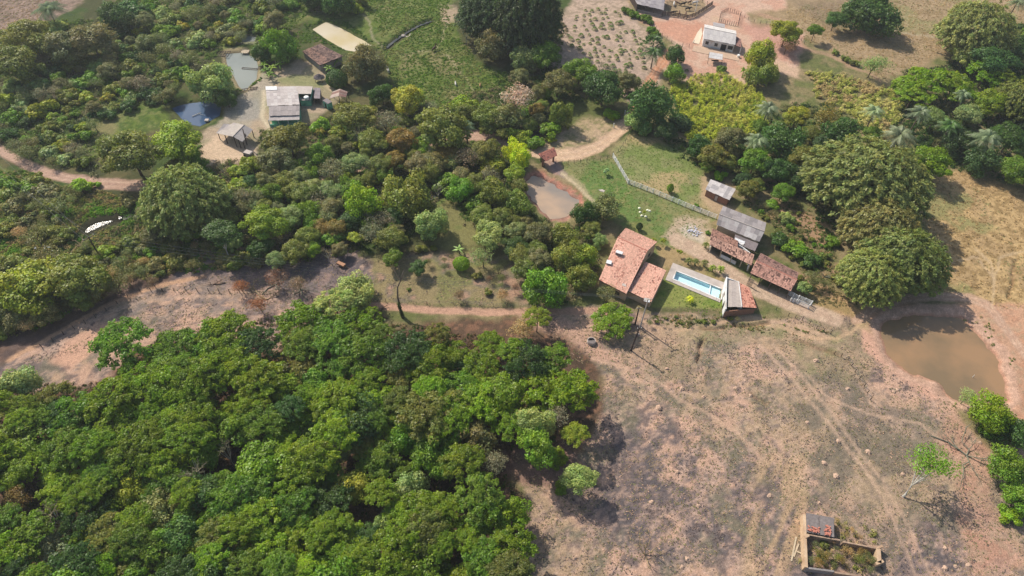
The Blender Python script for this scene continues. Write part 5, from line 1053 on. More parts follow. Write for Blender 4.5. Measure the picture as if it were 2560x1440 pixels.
tiles(S3, [U2, U1, U3, U4], 'roof_tiles', (170,130,114), (124,94,84), .2, jit=.14); tiles(S3, [U3, U4, U6, U5], 'roof_tiles', (200,150,128), BRD, .18, jit=.2); MB().tube([U3+[0, 0, .08], U4+[0, 0, .08]], .1, 6).part('ridge_cap', M['brickred'], S3)
walls(S3, [U1, U2, U4, U6, U5, U3], M['wallbrick'], .5, skip=(2, 3, 4, 5)); posts(S3, [bl(U5, U6, U6, U5, t, 0)+np.array([.1, .3, 0]) for t in (.04, .28, .52, .76, .97)], 2.4, .18, 'wood')
gb = at(1866, 712, 0); ge = at(1877.5, 717, 0); gt = empty('slatted_gate', gb, 'tall yellowish wooden slatted gate at the corner of the lowest tiled roof', 'gate')
for i in range(6): p = gb+(ge-gb)*i/5; MB().box((p[0], p[1], 1.25), .12, .05, 2.5, .2).part('slat', M['palewood'], gt)
for z in (.5, 1.3, 2.2): MB().bar(gb+[0, 0, z], ge+[0, 0, z], .06, .12).part('rail', M['palewood'], gt)

# --- small grey-roofed shed
Q = roofq([(1776.5,448),(1840,472.5),(1823,500.5),(1763,474)], [2.7,2.7,2.2,2.2]); SH = house('small_shed', 'small brick shed with a pale sheet roof and one darker sheet, above the white fence', Q, 'shed')
sheets(SH, Q, [(226,214,202), (218,206,194), (186,176,168), (222,210,200)], 1.05, 1.5, .04, seed=4); ww = walls(SH, Q, M['wallbrick'], .45); opening(SH, ww[3], ww[2], .5, .95, .8, 1.8, ww[3]-ww[0], 'door', 'concrete')

# --- farmhouse on the left
f1 = roofq([(664,217),(742,215.5),(749,262),(668,265)], [3.0,3.0,4.1,4.1]); f2 = roofq([(672.5,265.5),(749,263.5),(748.7,288),(672.5,290)], [4.1,4.1,3.1,3.1]); f3 = roofq([(672.5,289),(748.7,287),(748.5,299.5),(672.5,302)], [2.9,2.9,2.5,2.5])
FH = house('farmhouse', 'farmhouse with a large grey sheet roof and one bright white corner panel', f1+f3)
FG = [(202,188,176), (210,196,184), (214,202,190), (196,182,172)]
sheets(FH, f1, FG, 1.05, 1.9, .03, seed=1); sheets(FH, f2, [(200,184,172), (190,175,164)], 1.05, 2.4, .03, seed=2); sheets(FH, f3, FG[:2], 1.05, 1.8, .03, seed=3)
q = [bl(*f1, 0, 0), bl(*f1, .36, 0), bl(*f1, .36, .2), bl(*f1, 0, .2)]; n_ = nrm(np.cross(q[1]-q[0], q[3]-q[0])); MB().slab([p+np.array([0, 0, .16]) for p in q], .04).part('white_panel', M['wallwhite'], FH)
fw = walls(FH, [f1[0], f1[1], f1[2], f2[2], f3[2]+[0, 1.2, 0], f3[3]+[0, 1.2, 0], f2[3], f1[3]], M['wallgreen'], .45)
g0, g1 = at(676, 318, 0), at(748, 315, 0); wall(FH, g0, g1, 1.0, 1.0, M['wallgreen'], .18, 'veranda_wall'); posts(FH, [g0+(g1-g0)*t for t in (0, .33, .66, 1)], 2.5, .18, 'whitepaint')
a1 = roofq([(741.5,215),(782,216),(777.5,234.5),(741,234.5)], [3.5,3.5,3.3,3.3]); AN = house('cream_annex', 'cream-roofed annex with green walls on the right side of the farmhouse', a1, 'annex'); MB().slab(a1, .15).part('flat_roof', M['concrete'], AN); gw = [at(750, 251, 2.0), at(776, 251, 2.0)]
walls(AN, [a1[0], a1[1], gw[1], gw[0]], M['wallgreen'], .15); q = [np.array([*p[:2], 2.0]) for p in (a1[3]+[0, .4, 0], a1[2]+[0, .4, 0], gw[1], gw[0])]; MB().slab(q, .12).part('terrace_slab', M['wallgrey'], AN)
tk = at(766, 244, 2.6); t_ = empty('water_tank', (tk[0], tk[1], 2.0), 'round white water tank on the green annex', 'water tank'); MB().tube([(tk[0], tk[1], 2.0), (tk[0], tk[1], 2.35), (tk[0], tk[1], 2.8)], [.6, .72, .75], 12).part('tank_body', M['whitepaint'], t_); MB().tube([(tk[0], tk[1], 2.8), (tk[0], tk[1], 2.95), (tk[0], tk[1], 3.05)], [.8, .65, .2], 12).part('lid', M['whitepaint'], t_)
a2 = roofq([(784,219),(801,220),(800,247),(785,246)], [2.6,2.6,2.3,2.3]); A2_ = house('grey_lean_to', 'narrow grey sheet lean-to right of the cream annex', a2, 'shed'); sheets(A2_, a2, [(166,150,146), (158,144,142)], 1.0, 1.7, .05, seed=8); walls(A2_, a2, M['wood'], .3, skip=(2,))
# rusty shed, green hut, thatched hut, old tiled shed, pavilion
r1 = roofq([(832,229),(850,222),(847,240),(824,246)], [2.3,3.0,3.0,2.3]); r2 = roofq([(850,222),(869,229.5),(865,243.5),(847,240)], [3.0,2.3,2.3,3.0]); RS = house('rusty_shed', 'open shed with a rusty brown gable sheet roof', r1+r2, 'shed'); sheets(RS, [r1[1], r1[2], r1[3], r1[0]], [(182,142,122), (168,128,110), (216,190,168)], .6, 2.2, .08, 3, seed=2); sheets(RS, [r2[0], r2[3], r2[2], r2[1]], [(160,118,102), (172,132,116), (196,164,146)], .6, 2.2, .1, 3, seed=6); posts(RS, [r1[0], r1[3], r2[1], r2[2], r1[1], r1[2]], [2.2, 2.2, 2.2, 2.2, 2.9, 2.9], .16)
h4 = roofq([(817,245.5),(830,254),(819.5,260),(806,251)], [2.4,2.4,2.2,2.2]); GH = house('green_hut', 'tiny green-walled hut with a grey sheet roof right of the farmhouse', h4, 'hut'); sheets(GH, h4, [(172,156,148)], .8, 1.6, .05, 4); ww = walls(GH, h4, M['wallgreen'], .2); opening(GH, ww[3], ww[2], .5, .9, .6, 1.6, ww[3]-ww[0], 'door', 'dark')
c = at(797, 190, 1.8); TH = empty('thatched_hut', (c[0], c[1], 0), 'little thatched hut below the old tiled shed', 'hut'); V, F = quads(*(lambda a, t: (np.stack([c[0]+np.cos(a)*t*1.7, c[1]+np.sin(a)*t*1.4, 2.5-1.1*t+rng.uniform(-.08, .08, 500)], 1), np.stack([np.cos(a)*.6, np.sin(a)*.6, a*0+1], 1)+rng.normal(size=(500, 3))*.3))(rng.uniform(0, 6.28, 500), rng.random(500)**.5), .3, 2.5)
part('thatch', V, F, M['tile'], TH, kind='stuff', col=np.array(alb(150,134,130))*rng.uniform(.6, 1.3, (500, 1))); posts(TH, [(c[0]+x, c[1]+y) for x in (-1.1, 1.1) for y in (-.9, .9)], 1.8, .12)
o1 = roofq([(777,119),(800,110),(858,140),(829,152)], [3.3,2.5,2.5,3.3]); o2 = roofq([(755,128),(777,119),(829,152),(800,164)], [2.3,3.3,3.3,2.3]); OS = house('old_tiled_shed', 'old shed with a mottled brown tiled roof between the yellow pond and the farmhouse', o1+o2, 'shed')
tiles(OS, [o1[1], o1[2], o1[3], o1[0]], 'roof_tiles', (166,134,116), (116,92,84), .3, jit=.24, tl=.5, tw=.32); tiles(OS, [o2[1], o2[2], o2[3], o2[0]], 'roof_tiles', (182,142,120), (120,96,86), .3, jit=.26, tl=.5, tw=.32); walls(OS, [o2[0], o2[1], o1[1], o1[2], o1[3], o2[3]], M['wallgrey'], .6)
p1 = roofq([(585,306.5),(611,312.5),(583,341.5),(541,333)], [2.7,3.7,3.7,2.3]); p2 = roofq([(611,312.5),(632,324),(606,355),(583,341.5)], [3.7,2.7,2.7,3.7]); PV = house('open_pavilion', 'open-sided pavilion with a pale grey gable roof and a lower lean-to side', p1+p2, 'pavilion')
sheets(PV, [p1[1], p1[2], p1[3], p1[0]], [(206,192,174), (200,186,170), (190,176,164)], 1.05, 2.2, .03, seed=11); sheets(PV, [p2[0], p2[3], p2[2], p2[1]], [(202,190,176), (196,184,172)], 1.05, 2.2, .03, seed=12); pl = roofq([(560,309),(586,312),(570,326),(540,333)], [2.3,2.6,2.5,2.15]); sheets(PV, pl, [(178,166,158)], 1.1, 2.2, .05, seed=3)
MB().tube([p1[1]+[0, 0, .06], p1[2]+[0, 0, .06]], .08, 5).part('ridge_cap', M['slabdark'], PV); posts(PV, [p1[3]+[.3, .3, 0], bl(p1[3], p1[2], p1[2], p1[3], .5, 0), p1[2]+[0, .2, 0], bl(p2[3], p2[2], p2[2], p2[3], .5, 0)+[0, .2, 0], p2[2]+[0, .3, 0], p2[1]+[-.3, 0, 0], p1[1]+[0, -.2, 0], p1[0]+[.2, -.2, 0], pl[0]+[.2, -.2, 0]], [2.2, 2.9, 3.5, 3.0, 2.5, 2.5, 3.5, 2.5, 2.1], .18, 'darkwood')
# --- the white house and its yard
w1 = roofq([(1761,60.5),(1840,77),(1841,85.5),(1761,69.5)], [2.9,2.9,3.9,3.9]); w2 = roofq([(1761,69.5),(1841,85.5),(1838,113),(1758,96.5)], [3.9,3.9,2.8,2.8]); WH = house('white_house', 'white house with a pale gable sheet roof, two dark windows and a corner porch', w1+w2)
sheets(WH, w1, [(236,226,212)], 1.05, 2.2, .02, seed=1); sheets(WH, w2, [(216,206,194), (210,200,190), (220,210,198)], 1.05, 2.4, .02, seed=2); MB().tube([w2[0]+[0, 0, .06], w2[1]+[0, 0, .06]], .09, 5).part('ridge_cap', M['concrete'], WH)
ww = walls(WH, [w1[0], w1[1], w2[1], w2[2], w2[3], w2[0]], M['wallwhite'], .4); a_, b_ = ww[4], ww[3]
opening(WH, a_, b_, .13, 1.5, 1.0, 1.0, ww[4]-ww[0]); opening(WH, a_, b_, .43, 1.5, 1.0, 1.0, ww[4]-ww[0]); opening(WH, a_, b_, .68, 1.1, 1.7, 2.0, ww[4]-ww[0], 'door', 'dark'); opening(WH, a_, b_, .9, 1.5, 1.6, 1.2, ww[4]-ww[0], 'window', 'dark')
pq = roofq([(1838,90),(1852,98),(1853,119),(1838,113)], [2.6,2.3,2.3,2.6]); tiles(WH, [pq[0], pq[3], pq[2], pq[1]], 'porch_tiles', (178,132,116), (130,96,86), .2); posts(WH, [pq[1], pq[2]], 2.2, .2, 'whitepaint')
sq = roofq([(1783,55.5),(1812,60.5),(1812,70),(1783,64.5)], [2.4,2.4,2.8,2.8]); sheets(WH, sq, [(190,180,172)], 1.0, 1.8, .04, seed=3)
pt = [at(*p, .12) for p in [(1735,113),(1849,135),(1847,152.5),(1730,127)]]; o = MB().slab(pt, .3); o.single('patio', M['concrete'], None, None, kind='structure')
for o_ in [x for x in COL.objects if x.name == 'patio']: o_.data.materials[0] = plain('patio_floor', alb(214,180,148), .9, .15, 1.2, .1)
cv = [at(*p, .12) for p in [(1744,80),(1754,68),(1756,84),(1748,110),(1731,106)]]; MB().slab(cv, .2).single('pale_ramp', plain('ramp_concrete', alb(236,216,184), .9, .08, 1.5, .1), None, None, kind='structure')
tb = roofq([(1774,130),(1807,135.5),(1806,150),(1772,144.5)], [2.2]*4); TB = house('patio_shelter', 'small shelter with a ragged white sheet roof at the lower edge of the patio', tb, 'shelter'); sheets(TB, tb, [(226,218,208), (216,208,198)], .9, 2.0, .03, 4); posts(TB, tb, 2.15, .12); MB().box(((tb[0]+tb[2])[0]/2, (tb[0]+tb[2])[1]/2-.3, .75), 2.4, .8, .06).part('table_top', M['darkwood'], TB)
wt = at(1847, 138, .8); MB().tube([(wt[0], wt[1], .1), (wt[0], wt[1], .9), (wt[0], wt[1], 1.0)], [.45, .5, .2], 10).single('water_drum', M['whitepaint'], 'white drum at the right end of the patio', 'drum')
# --- barn and corral at the top
b4_ = roofq([(1572,-30),(1664,-18),(1659,25.5),(1593,10.5)], [3.6,3.6,2.8,2.8]); BN = house('cattle_barn', 'cattle barn with a grey sheet roof cut by the top edge of the picture', b4_, 'barn'); sheets(BN, b4_, [(170,160,156), (162,152,150), (178,168,162)], 1.05, 2.3, .04, seed=4); ww = walls(BN, b4_, M['darkwood'], .4, skip=(2, 1)); posts(BN, [bl(b4_[3], b4_[2], b4_[2], b4_[3], t, 0)+np.array([0, .4, 0]) for t in (0, .33, .66, 1)], 2.7, .2); q0 = bl(b4_[3], b4_[2], b4_[2], b4_[3], .05, 0); q1 = bl(b4_[3], b4_[2], b4_[2], b4_[3], .95, 0); wall(BN, q0+[0, .3, 0], q1+[0, .3, 0], .9, .9, M['wallgrey'], .18, 'low_wall')
CRL = [(1655,40),(1675,40),(1695,43),(1716,48),(1737,42),(1758,28),(1770,20),(1781,12)]
CR = empty('corral_wall', gnd(1716, 48), 'curved corral wall of grey boards around the cattle', 'wall')
for i in range(len(CRL)-1):
    a, b = at(*CRL[i], 0), at(*CRL[i+1], 0); nb_ = max(2, int(np.linalg.norm(b-a)/1.0))
    for k in range(nb_):
        p = a+(b-a)*k/nb_; q_ = a+(b-a)*(k+.94)/nb_
        for z in (.35, .85, 1.35): MB().bar(p+[0, 0, z], q_+[0, 0, z], .07, .34).part('board', M['wood'], CR)
        MB().box((p[0], p[1], .85), .2, .2, 1.8).part('post', M['palewood' if k % 2 else 'wood'], CR)
def fence(name, label, pts, h=1.1, step=2.2, wires=3, mat='darkwood', pw=.1, group=None, wm='rope', jit=.05, wr=.012):
    r = np.random.default_rng(len(label)); P = [gnd(*p) for p in pts]; f = empty(name, P[0], label, 'fence', group); pos = []
    for i in range(len(P)-1):
        n = max(1, round(np.linalg.norm(P[i+1]-P[i])/step))
        for k in range(n+(i == len(P)-2)): q = P[i]+(P[i+1]-P[i])*k/n; q = np.array([q[0], q[1], hz(q[0], q[1])]); pos.append(q)
    for q in pos: t = q+np.array([r.normal(0, jit), r.normal(0, jit), h*r.uniform(.9, 1.15)]); MB().bar(q-[0, 0, .2], t, pw).part('fence_post', M[mat], f)
    for w_ in range(wires):
        z = h*(.3+.62*w_/max(1, wires-1)); mb = MB(); mb.tube([q+[0, 0, z] for q in pos], wr, 3, False); mb.part('wire', M[wm], f)
    return f
fence('wire_fence', 'wooden rail and post fence closing the cattle yard at the top', [(1662,3),(1700,1),(1742,4),(1781,12)], 1.3, 2.0, 3, 'wood', .16)
fence('garden_fence', 'dark stake fence round the small planted garden behind the white house', [(1797,56),(1802,36),(1820,27),(1851,37),(1844,66),(1797,56)], 1.4, .8, 2, 'darkwood', .12)
fence('wire_fence', 'post fence running right from the small garden at the top', [(1851,37),(1870,50),(1900,60),(1960,62),(2010,110)], 1.2, 2.0, 3)
fence('wire_fence', 'wire fence between the red yard and the planted plot', [(1632,65),(1655,90),(1690,118),(1722,118),(1734,108)], 1.2, 2.5, 3)
fence('wire_fence', 'line of thin dark stakes along the gate road above the lawn', [(1390,410),(1420,411),(1450,406),(1484,402),(1518,395),(1546,378),(1563,355),(1578,318)], 1.3, 2.0, 3)
fence('wire_fence', 'barbed wire fence on the burnt slope above the wood', [(105,868),(160,837),(240,795),(320,742),(350,728),(407,728),(465,727),(522,729),(600,732),(690,737),(780,747)], 1.2, 2.7, 3, 'darkwood', .11)
fence('wire_fence', 'thin wire fence along the track below the clearing', [(930,752),(1000,757),(1100,760),(1200,762),(1300,770),(1400,774),(1480,772)], 1.2, 3.0, 3, 'palewood', .1)
fence('wire_fence', 'wire fence crossing the slope left of the big pond', [(2085,885),(2120,900),(2137,930),(2160,965),(2175,1000)], 1.2, 1.6, 3)
fence('wire_fence', 'stake fence beside the hedge between the lane and the slope', [(1940,775),(1970,790),(2005,800),(2040,822),(2075,835)], 1.2, 2.0, 2)
fence('wire_fence', 'stakes at the lower edge of the bank below the pool', [(1600,802),(1650,800),(1700,798),(1760,796),(1800,793)], 1.1, 1.8, 2, 'palewood', .1)
# white rail fence
def railfence(name, label, pts, h=1.5, rails=4, step=2.0, cat='fence'):
    P = [at(*p, 0) for p in pts]; f = empty(name, P[0], label, cat)
    for i in range(len(P)-1):
        n = max(1, round(np.linalg.norm(P[i+1]-P[i])/step))
        for k in range(n):
            a = P[i]+(P[i+1]-P[i])*k/n; b = P[i]+(P[i+1]-P[i])*(k+1)/n; a[2] = hz(a[0], a[1]); b[2] = hz(b[0], b[1]); MB().box((a[0], a[1], a[2]+h/2), .16, .16, h+.1).part('post', M['whitepaint'], f)
            for r_ in range(rails): z = h*(.16+.8*r_/(rails-1)); MB().bar(a+[0, 0, z], b+[0, 0, z], .05, .1).part('rail', M['whitepaint'], f)
    a = P[-1]; MB().box((a[0], a[1], h/2), .16, .16, h+.1).part('post', M['whitepaint'], f); return f
railfence('white_rail_fence', 'long white rail fence between the lawn and the paddock', [(1532,391),(1570,459),(1632,483),(1712,517),(1789,547)])
railfence('white_gate', 'white rail gate panel at the corner of the lowest tiled roof', [(1969,737),(1993,751)], 1.6, 5, 1.6, 'gate'); railfence('white_gate', 'white rail chute pen at the right end of the lane', [(1994,748),(2027,762),(2020,771),(1993,759)], 1.4, 5, 1.8, 'gate'); railfence('white_gate', 'small white gate standing left of the rail chute pen', [(1975,753),(1990,757)], 1.2, 4, .9, 'gate')
# gatehouse
g1_ = roofq([(1348,389),(1387,371.5),(1393,388),(1364,403)], [3.6,3.6,2.8,2.8]); g0_ = roofq([(1346,385.5),(1385,368.5),(1387,371.5),(1348,389)], [2.95,2.95,3.6,3.6]); GT = house('gatehouse', 'small tiled gateway roof over the drive beside the yellow-green tree', g1_, 'gateway'); tiles(GT, g1_, 'roof_tiles', (190,124,104), (130,84,74), .2); tiles(GT, [g0_[1], g0_[0], g0_[3], g0_[2]], 'roof_tiles', (190,124,104), (130,84,74), .2)
for p in (bl(*g1_, .12, .35), bl(*g1_, .88, .35)): MB().box((p[0], p[1], 1.3), .5, .5, 3.0).part('pillar', M['wallbrick'], GT)
M['wallruin'] = plain('ruined_wall', alb(196, 164, 134), .9, .3, 3, .3, stain=alb(150, 118, 98))
# --- ruin at the bottom
s4 = roofq([(2015.5,1282),(2084.5,1294.5),(2085.5,1343),(2016.5,1330)], [1.9]*4); RU = house('roofless_ruin', 'roofless ruined house with low cream walls, one concrete slab room and weeds inside', s4, 'ruin')
MB().slab([bl(*s4, 0, 0), bl(*s4, .455, 0), bl(*s4, .455, 1), bl(*s4, 0, 1)], .14).part('roof_slab', M['slabdark'], RU); MB().slab([bl(*s4, .475, 0), bl(*s4, 1, 0), bl(*s4, 1, 1), bl(*s4, .475, 1)], .14).part('roof_slab', M['slabdark'], RU)
def rw(a, b, za, zb, th, mat='wallcream'): wall(RU, at(a[0], a[1], za), at(b[0], b[1], zb), za, zb, M[mat], th)
rw((2011,1286), (2016,1418), 1.84, 1.70, .5); rw((2016,1419), (2085,1428), 1.50, 1.16, .3, 'wallgrey'); rw((2085,1430), (2150,1440), 1.02, 0.82, .3, 'wallruin'); rw((2018,1336), (2100,1350), 1.63, 1.63, .25, 'wallruin'); rw((2108,1354), (2195,1371), 1.56, 1.56, .25, 'wallruin'); rw((2196,1371), (2199,1407), 1.63, 1.63, .7); rw((2190,1409), (2209,1402), 1.63, 1.63, .45); rw((2193,1370), (2207,1364), 1.63, 1.63, .35); rw((2084,1296), (2085,1343), 1.63, 1.63, .2, 'wallruin'); rw((2016,1284), (2084,1296), 1.56, 1.56, .2, 'wallruin'); rw((2012,1342), (2022,1337), 1.90, 1.90, .5)
for i, (c0, n_, sp, lab) in enumerate([((.28, .8), 26, (.34, .16), 'left heap of broken red bricks on the ruin slab'), ((.76, .74), 24, (.16, .3), 'right heap of broken red bricks on the ruin slab')]):
    r_ = np.random.default_rng(i); c = bl(*s4, *c0); BH = empty('brick_heap', (c[0], c[1], 1.9), lab, 'brick heap', 'brick heaps on the ruin slab')
    for k in range(n_): p = bl(*s4, c0[0]+r_.uniform(-.5, .5)*sp[0]*1.3, min(.97, c0[1]+r_.uniform(-.5, .5)*sp[1]*1.5)); MB().box((p[0], p[1], 1.98+r_.random()*.12), .42, .2, .14, r_.uniform(0, 3.1)).part('brick', M['brickred'], BH)
for a, b, lab in (((1978,1403), (1990,1343), 'long weathered plank on the ground left of the ruin'), ((1984,1392), (1996,1360), 'shorter plank beside the long one left of the ruin'), ((1992,1379), (2005,1385), 'short pale board at the left wall of the ruin')):
    MB().bar(gnd(*a)+[0, 0, .1], gnd(*b)+[0, 0, .12], .28, .08).single('plank', M['palewood'], lab, 'plank', group='loose planks by the ruin')
for k in range(26):
    r_ = random.Random(k+90); px, py = r_.uniform(2028, 2185), 0; t = (px-2020)/170; py = r_.uniform(1350+t*22, 1410+t*22)
    plant('bush' if k % 4 == 0 else 'wispy', px, py, r_.uniform(7, 14), r_.choice(['greyolive', 'greyolive', 'tan', 'rust', 'olive']), None, 'ruinweeds', 'weeds growing inside the ruin')
for k, (px, py) in enumerate([(2095,1300),(2110,1315),(2130,1322),(2120,1335),(2150,1340),(2085,1350)]): plant('wispy', px, py, 8, 'tan', None, 'ruinweeds', 'weeds growing inside the ruin')
ZW['ruinweeds'] = 'in the ruin'; LM += [((2050, 1310), 'the slab room of the ruin'), ((2198, 1390), 'the right ruin wall')]
autolabel([t for t in TREES if t['zone'] == 'ruinweeds'])

# ---------------------------------------------------------------- ground cover nobody could count
def cover(name, label, cat, polys, n, rad, per, leaf, hgt, pal, mat='stuff', asp=1.8, seed=0, upn=.6, excl=True, stalk=0, dens=None, wet=False):
    r = np.random.default_rng(seed+77); X = []; Y = []; tot = 0; lo = at(0, 0), at(2560, 0), at(0, 1440), at(2560, 1440)
    for it in range(30):
        x = r.uniform(-200, 205, n*3); y = r.uniform(34, 270, n*3); px, py = topx(x, y); ok = np.zeros(len(x), bool); w1 = (fbm(x/6, y/6, 61, 3)-.5)*50; w2 = (fbm(x/6, y/6, 62, 3)-.5)*40
        for p in polys: ok |= sdf_poly(p, px+w1, py+w2) > 0
        for pn, (p, z) in PONDS.items():
            if not wet: ok &= sdf_poly(p, px, py) < (-14 if pn == 'stream' else -4)
        if excl:
            for p, w_, c, d in PATHS:
                if w_ >= 5: ok &= d_line(p, px, py) > w_*.5+2
            for p in HARD: ok &= sdf_poly(p, px, py) < 0
        if dens: ok &= fbm(x/dens[0], y/dens[0], 63, 3)+r.normal(0, .04, len(x)) > dens[1]
        X.append(x[ok]); Y.append(y[ok]); tot += ok.sum()
        if tot >= n: break
    x = np.concatenate(X)[:n]; y = np.concatenate(Y)[:n]; n = len(x); z = heights(x, y); R = r.uniform(*rad, n); pc = np.array([alb(*c, .9) for c in pal])
    # colours come in patches, as plants of one kind grow together
    idx = np.clip(((fbm(x/7, y/7, 64, 3)-.25)*2*len(pal)+r.normal(0, .7, n)).astype(int), 0, len(pal)-1); cc = pc[idx]*r.uniform(.8, 1.2, (n, 1))
    d = nrm(r.normal(size=(n, per, 3))); d[..., 2] = np.abs(d[..., 2]); q = r.random((n, per, 1))**.5; P = np.stack([x, y, z], 1)[:, None]+d*R[:, None, None]*q*np.array([1, 1, hgt])
    N_ = d+r.normal(size=d.shape)*.5+np.array([0, 0, upn]); T = None
    if stalk: T = (np.array([0, 0, .7])+r.normal(size=d.shape)*.8+np.array([.5, -.2, 0])*stalk*.8).reshape(-1, 3); N_ = r.normal(size=d.shape)*.5+np.array([-.3, .2, .9])
    V, F = quads(P.reshape(-1, 3), N_.reshape(-1, 3), (leaf*r.uniform(.6, 1.4, (n, per))*np.ones((n, per))).ravel(), asp, T)
    C_ = np.repeat(cc[:, None], per, 1).reshape(-1, 3)*r.uniform(.72, 1.28, (n*per, 1)); single(name, V, F, M[mat], label, cat, kind='stuff', col=C_, origin=(0, 0, 0)); return n
HARD = [[(650,205),(805,205),(805,322),(650,322)], [(500,335),(545,295),(640,310),(650,385),(620,402),(505,405)], [(748,108),(860,108),(860,168),(748,168)], [(1550,560),(1650,600),(1680,680),(1640,770),(1480,710)], [(1655,650),(1820,700),(1900,710),(1900,780),(1655,705)], [(1755,440),(1850,465),(1850,510),(1755,510)], [(1770,505),(1925,550),(2005,680),(1990,735),(1870,690),(1765,625)], [(1560,-60),(1790,-60),(1790,20),(1660,50),(1570,40)], [(1725,45),(1860,70),(1860,160),(1720,150)]]
SCR = [[(-100,140),(90,60),(230,40),(330,-20),(760,-20),(900,-30),(920,30),(760,30),(650,90),(560,110),(470,200),(430,240),(330,260),(240,300),(250,440),(100,400),(-100,300)]]
cover('undergrowth', 'tangled green and olive undergrowth between the shrubs of the left scrub', 'undergrowth', SCR, 5600, (.5, 1.3), 34, .24, .75, [(108,134,60), (128,142,72), (96,118,60), (142,140,94), (138,152,72), (156,150,110)], seed=1)
BLT = [[(560,330),(800,320),(870,270),(1000,270),(1160,250),(1290,190),(1310,90),(1420,60),(1400,170),(1500,170),(1640,200),(1580,250),(1470,250),(1340,310),(1330,360),(1300,420),(1310,520),(1400,560),(1480,560),(1490,700),(1420,760),(1330,745),(1280,620),(1180,560),(1100,480),(1000,620),(880,640),(830,650),(700,670),(560,640),(360,620),(260,560),(330,500),(450,400)]]
cover('undergrowth', 'dense undergrowth beneath the trees of the middle belt', 'undergrowth', BLT, 6000, (.5, 1.4), 34, .25, .8, [(88,112,48), (120,128,64), (76,100,46), (132,124,84), (150,136,96), (104,134,52)], seed=2)
RGT = [[(1650,330),(1760,370),(1860,320),(1980,250),(2080,270),(2190,340),(2270,180),(2360,160),(2440,100),(2640,60),(2640,460),(2480,440),(2380,420),(2300,450),(2300,500),(2080,640),(2030,520),(1990,490),(1860,480),(1790,430),(1700,400)]]
cover('undergrowth', 'dark undergrowth beneath the trees of the right thicket', 'undergrowth', RGT, 4200, (.5, 1.4), 32, .25, .8, [(70,96,44), (100,122,54), (62,84,42), (120,120,70)], seed=3)
LOWP = [[(-60,400),(100,450),(220,480),(360,500),(360,560),(560,620),(640,660),(430,685),(330,700),(240,770),(0,850),(-60,860)]]
cover('undergrowth', 'green and rusty undergrowth either side of the glinting stream', 'undergrowth', LOWP, 3800, (.4, 1.1), 30, .22, .7, [(110,156,48), (130,154,58), (146,140,76), (174,150,96), (120,136,64), (98,140,48)], seed=4)
GRN = [[(960,120),(1130,30),(1150,110),(1190,150),(1300,200),(1330,260),(1250,310),(1080,290),(990,220),(965,160)], [(900,0),(1130,-30),(1110,60),(960,100)], [(330,0),(760,-30),(760,60),(640,90),(470,90)], [(600,90),(760,70),(860,130),(750,160),(640,100)]]
cover('pasture_tussocks', 'green tussocks all over the wet pasture around the dark horse', 'grass', GRN, 9000, (.2, .6), 12, .2, .55, [(104,134,46), (122,138,60), (86,118,42), (142,144,78)], seed=5, asp=2.4, upn=1)
cover('lawn_weeds', 'low weeds dotted over the paddock and the lawn', 'grass', [[(1395,410),(1540,380),(1600,330),(1760,430),(1790,540),(1700,640),(1500,480)], [(1670,700),(1800,750),(1800,775),(1640,765)]], 2600, (.08, .3), 8, .12, .5, [(104,138,48), (126,140,66), (92,120,48), (170,156,100)], seed=6, upn=1.2)
cover('dry_tussocks', 'dry dark tussocks scattered over the bare trampled slope', 'grass', [FIELD, [(60,900),(240,790),(430,700),(860,640),(930,770),(700,840),(560,790),(240,880)], [(940,700),(1290,680),(1290,770),(950,770)]], 26000, (.05, .32), 5, .13, .45, [(120,104,94), (150,138,96), (196,160,130), (134,128,84), (104,92,88), (176,150,112)], 'drystuff', seed=7, upn=1.2, dens=(3, .44))
cover('dry_grass', 'tawny dry grass on the slope above the big pond', 'grass', [[(2290,470),(2400,430),(2700,460),(2700,800),(2480,760),(2330,730),(2320,600)], [(1900,40),(2300,-40),(2700,-40),(2700,60),(2400,110),(2290,170),(2200,200),(2050,120)], [(-200,-100),(200,-100),(120,50),(0,130)]], 9000, (.12, .5), 7, .16, .5, [(206,172,118), (186,152,102), (160,132,84), (168,158,104)], 'drystuff', seed=8, upn=1, asp=2.5)
cover('dry_grass', 'dry grass and weeds on the slope beside the stables', 'grass', [[(1850,490),(2000,510),(2070,580),(2130,760),(2040,780),(1990,700),(1920,630),(1920,560)], [(1600,775),(1850,785),(2080,830),(2060,850),(1700,805)]], 2600, (.2, .6), 14, .18, .6, [(150,136,88), (114,124,62), (174,144,98), (96,110,54)], seed=9)
cover('sugar_cane', 'field of yellow-green cane below the white house yard', 'cane', [[(1668,215),(1760,185),(1830,200),(1900,235),(1925,270),(1900,330),(1850,350),(1800,340),(1740,370),(1690,300)]], 1500, (.45, .85), 46, .15, 2.6, [(182,190,64), (204,204,76), (150,168,58), (206,200,92)], asp=4.2, seed=10, stalk=1, excl=False)
cover('tall_reeds', 'straw coloured bent reeds on the slope left of the thicket palms', 'reeds', [[(2020,190),(2090,185),(2180,210),(2240,230),(2260,290),(2230,360),(2190,360),(2150,300),(2060,260)]], 1000, (.5, 1.0), 42, .17, 1.9, [(220,206,124), (196,192,96), (170,176,82), (206,180,120)], asp=4.5, seed=11, stalk=1.6, excl=False)
cover('pond_bank_weeds', 'green weeds along the banks of the yellow and dark ponds', 'weeds', [[(765,68),(812,38),(860,55),(940,108),(925,112),(850,72),(815,56),(778,74)], [(765,75),(780,78),(865,128),(850,132)], [(415,268),(480,245),(560,250),(560,262),(480,256),(430,272)], [(600,225),(650,190),(656,205),(612,232)]], 2200, (.3, .7), 26, .2, .8, [(88,120,46), (110,136,52), (74,100,42)], seed=12, excl=False)
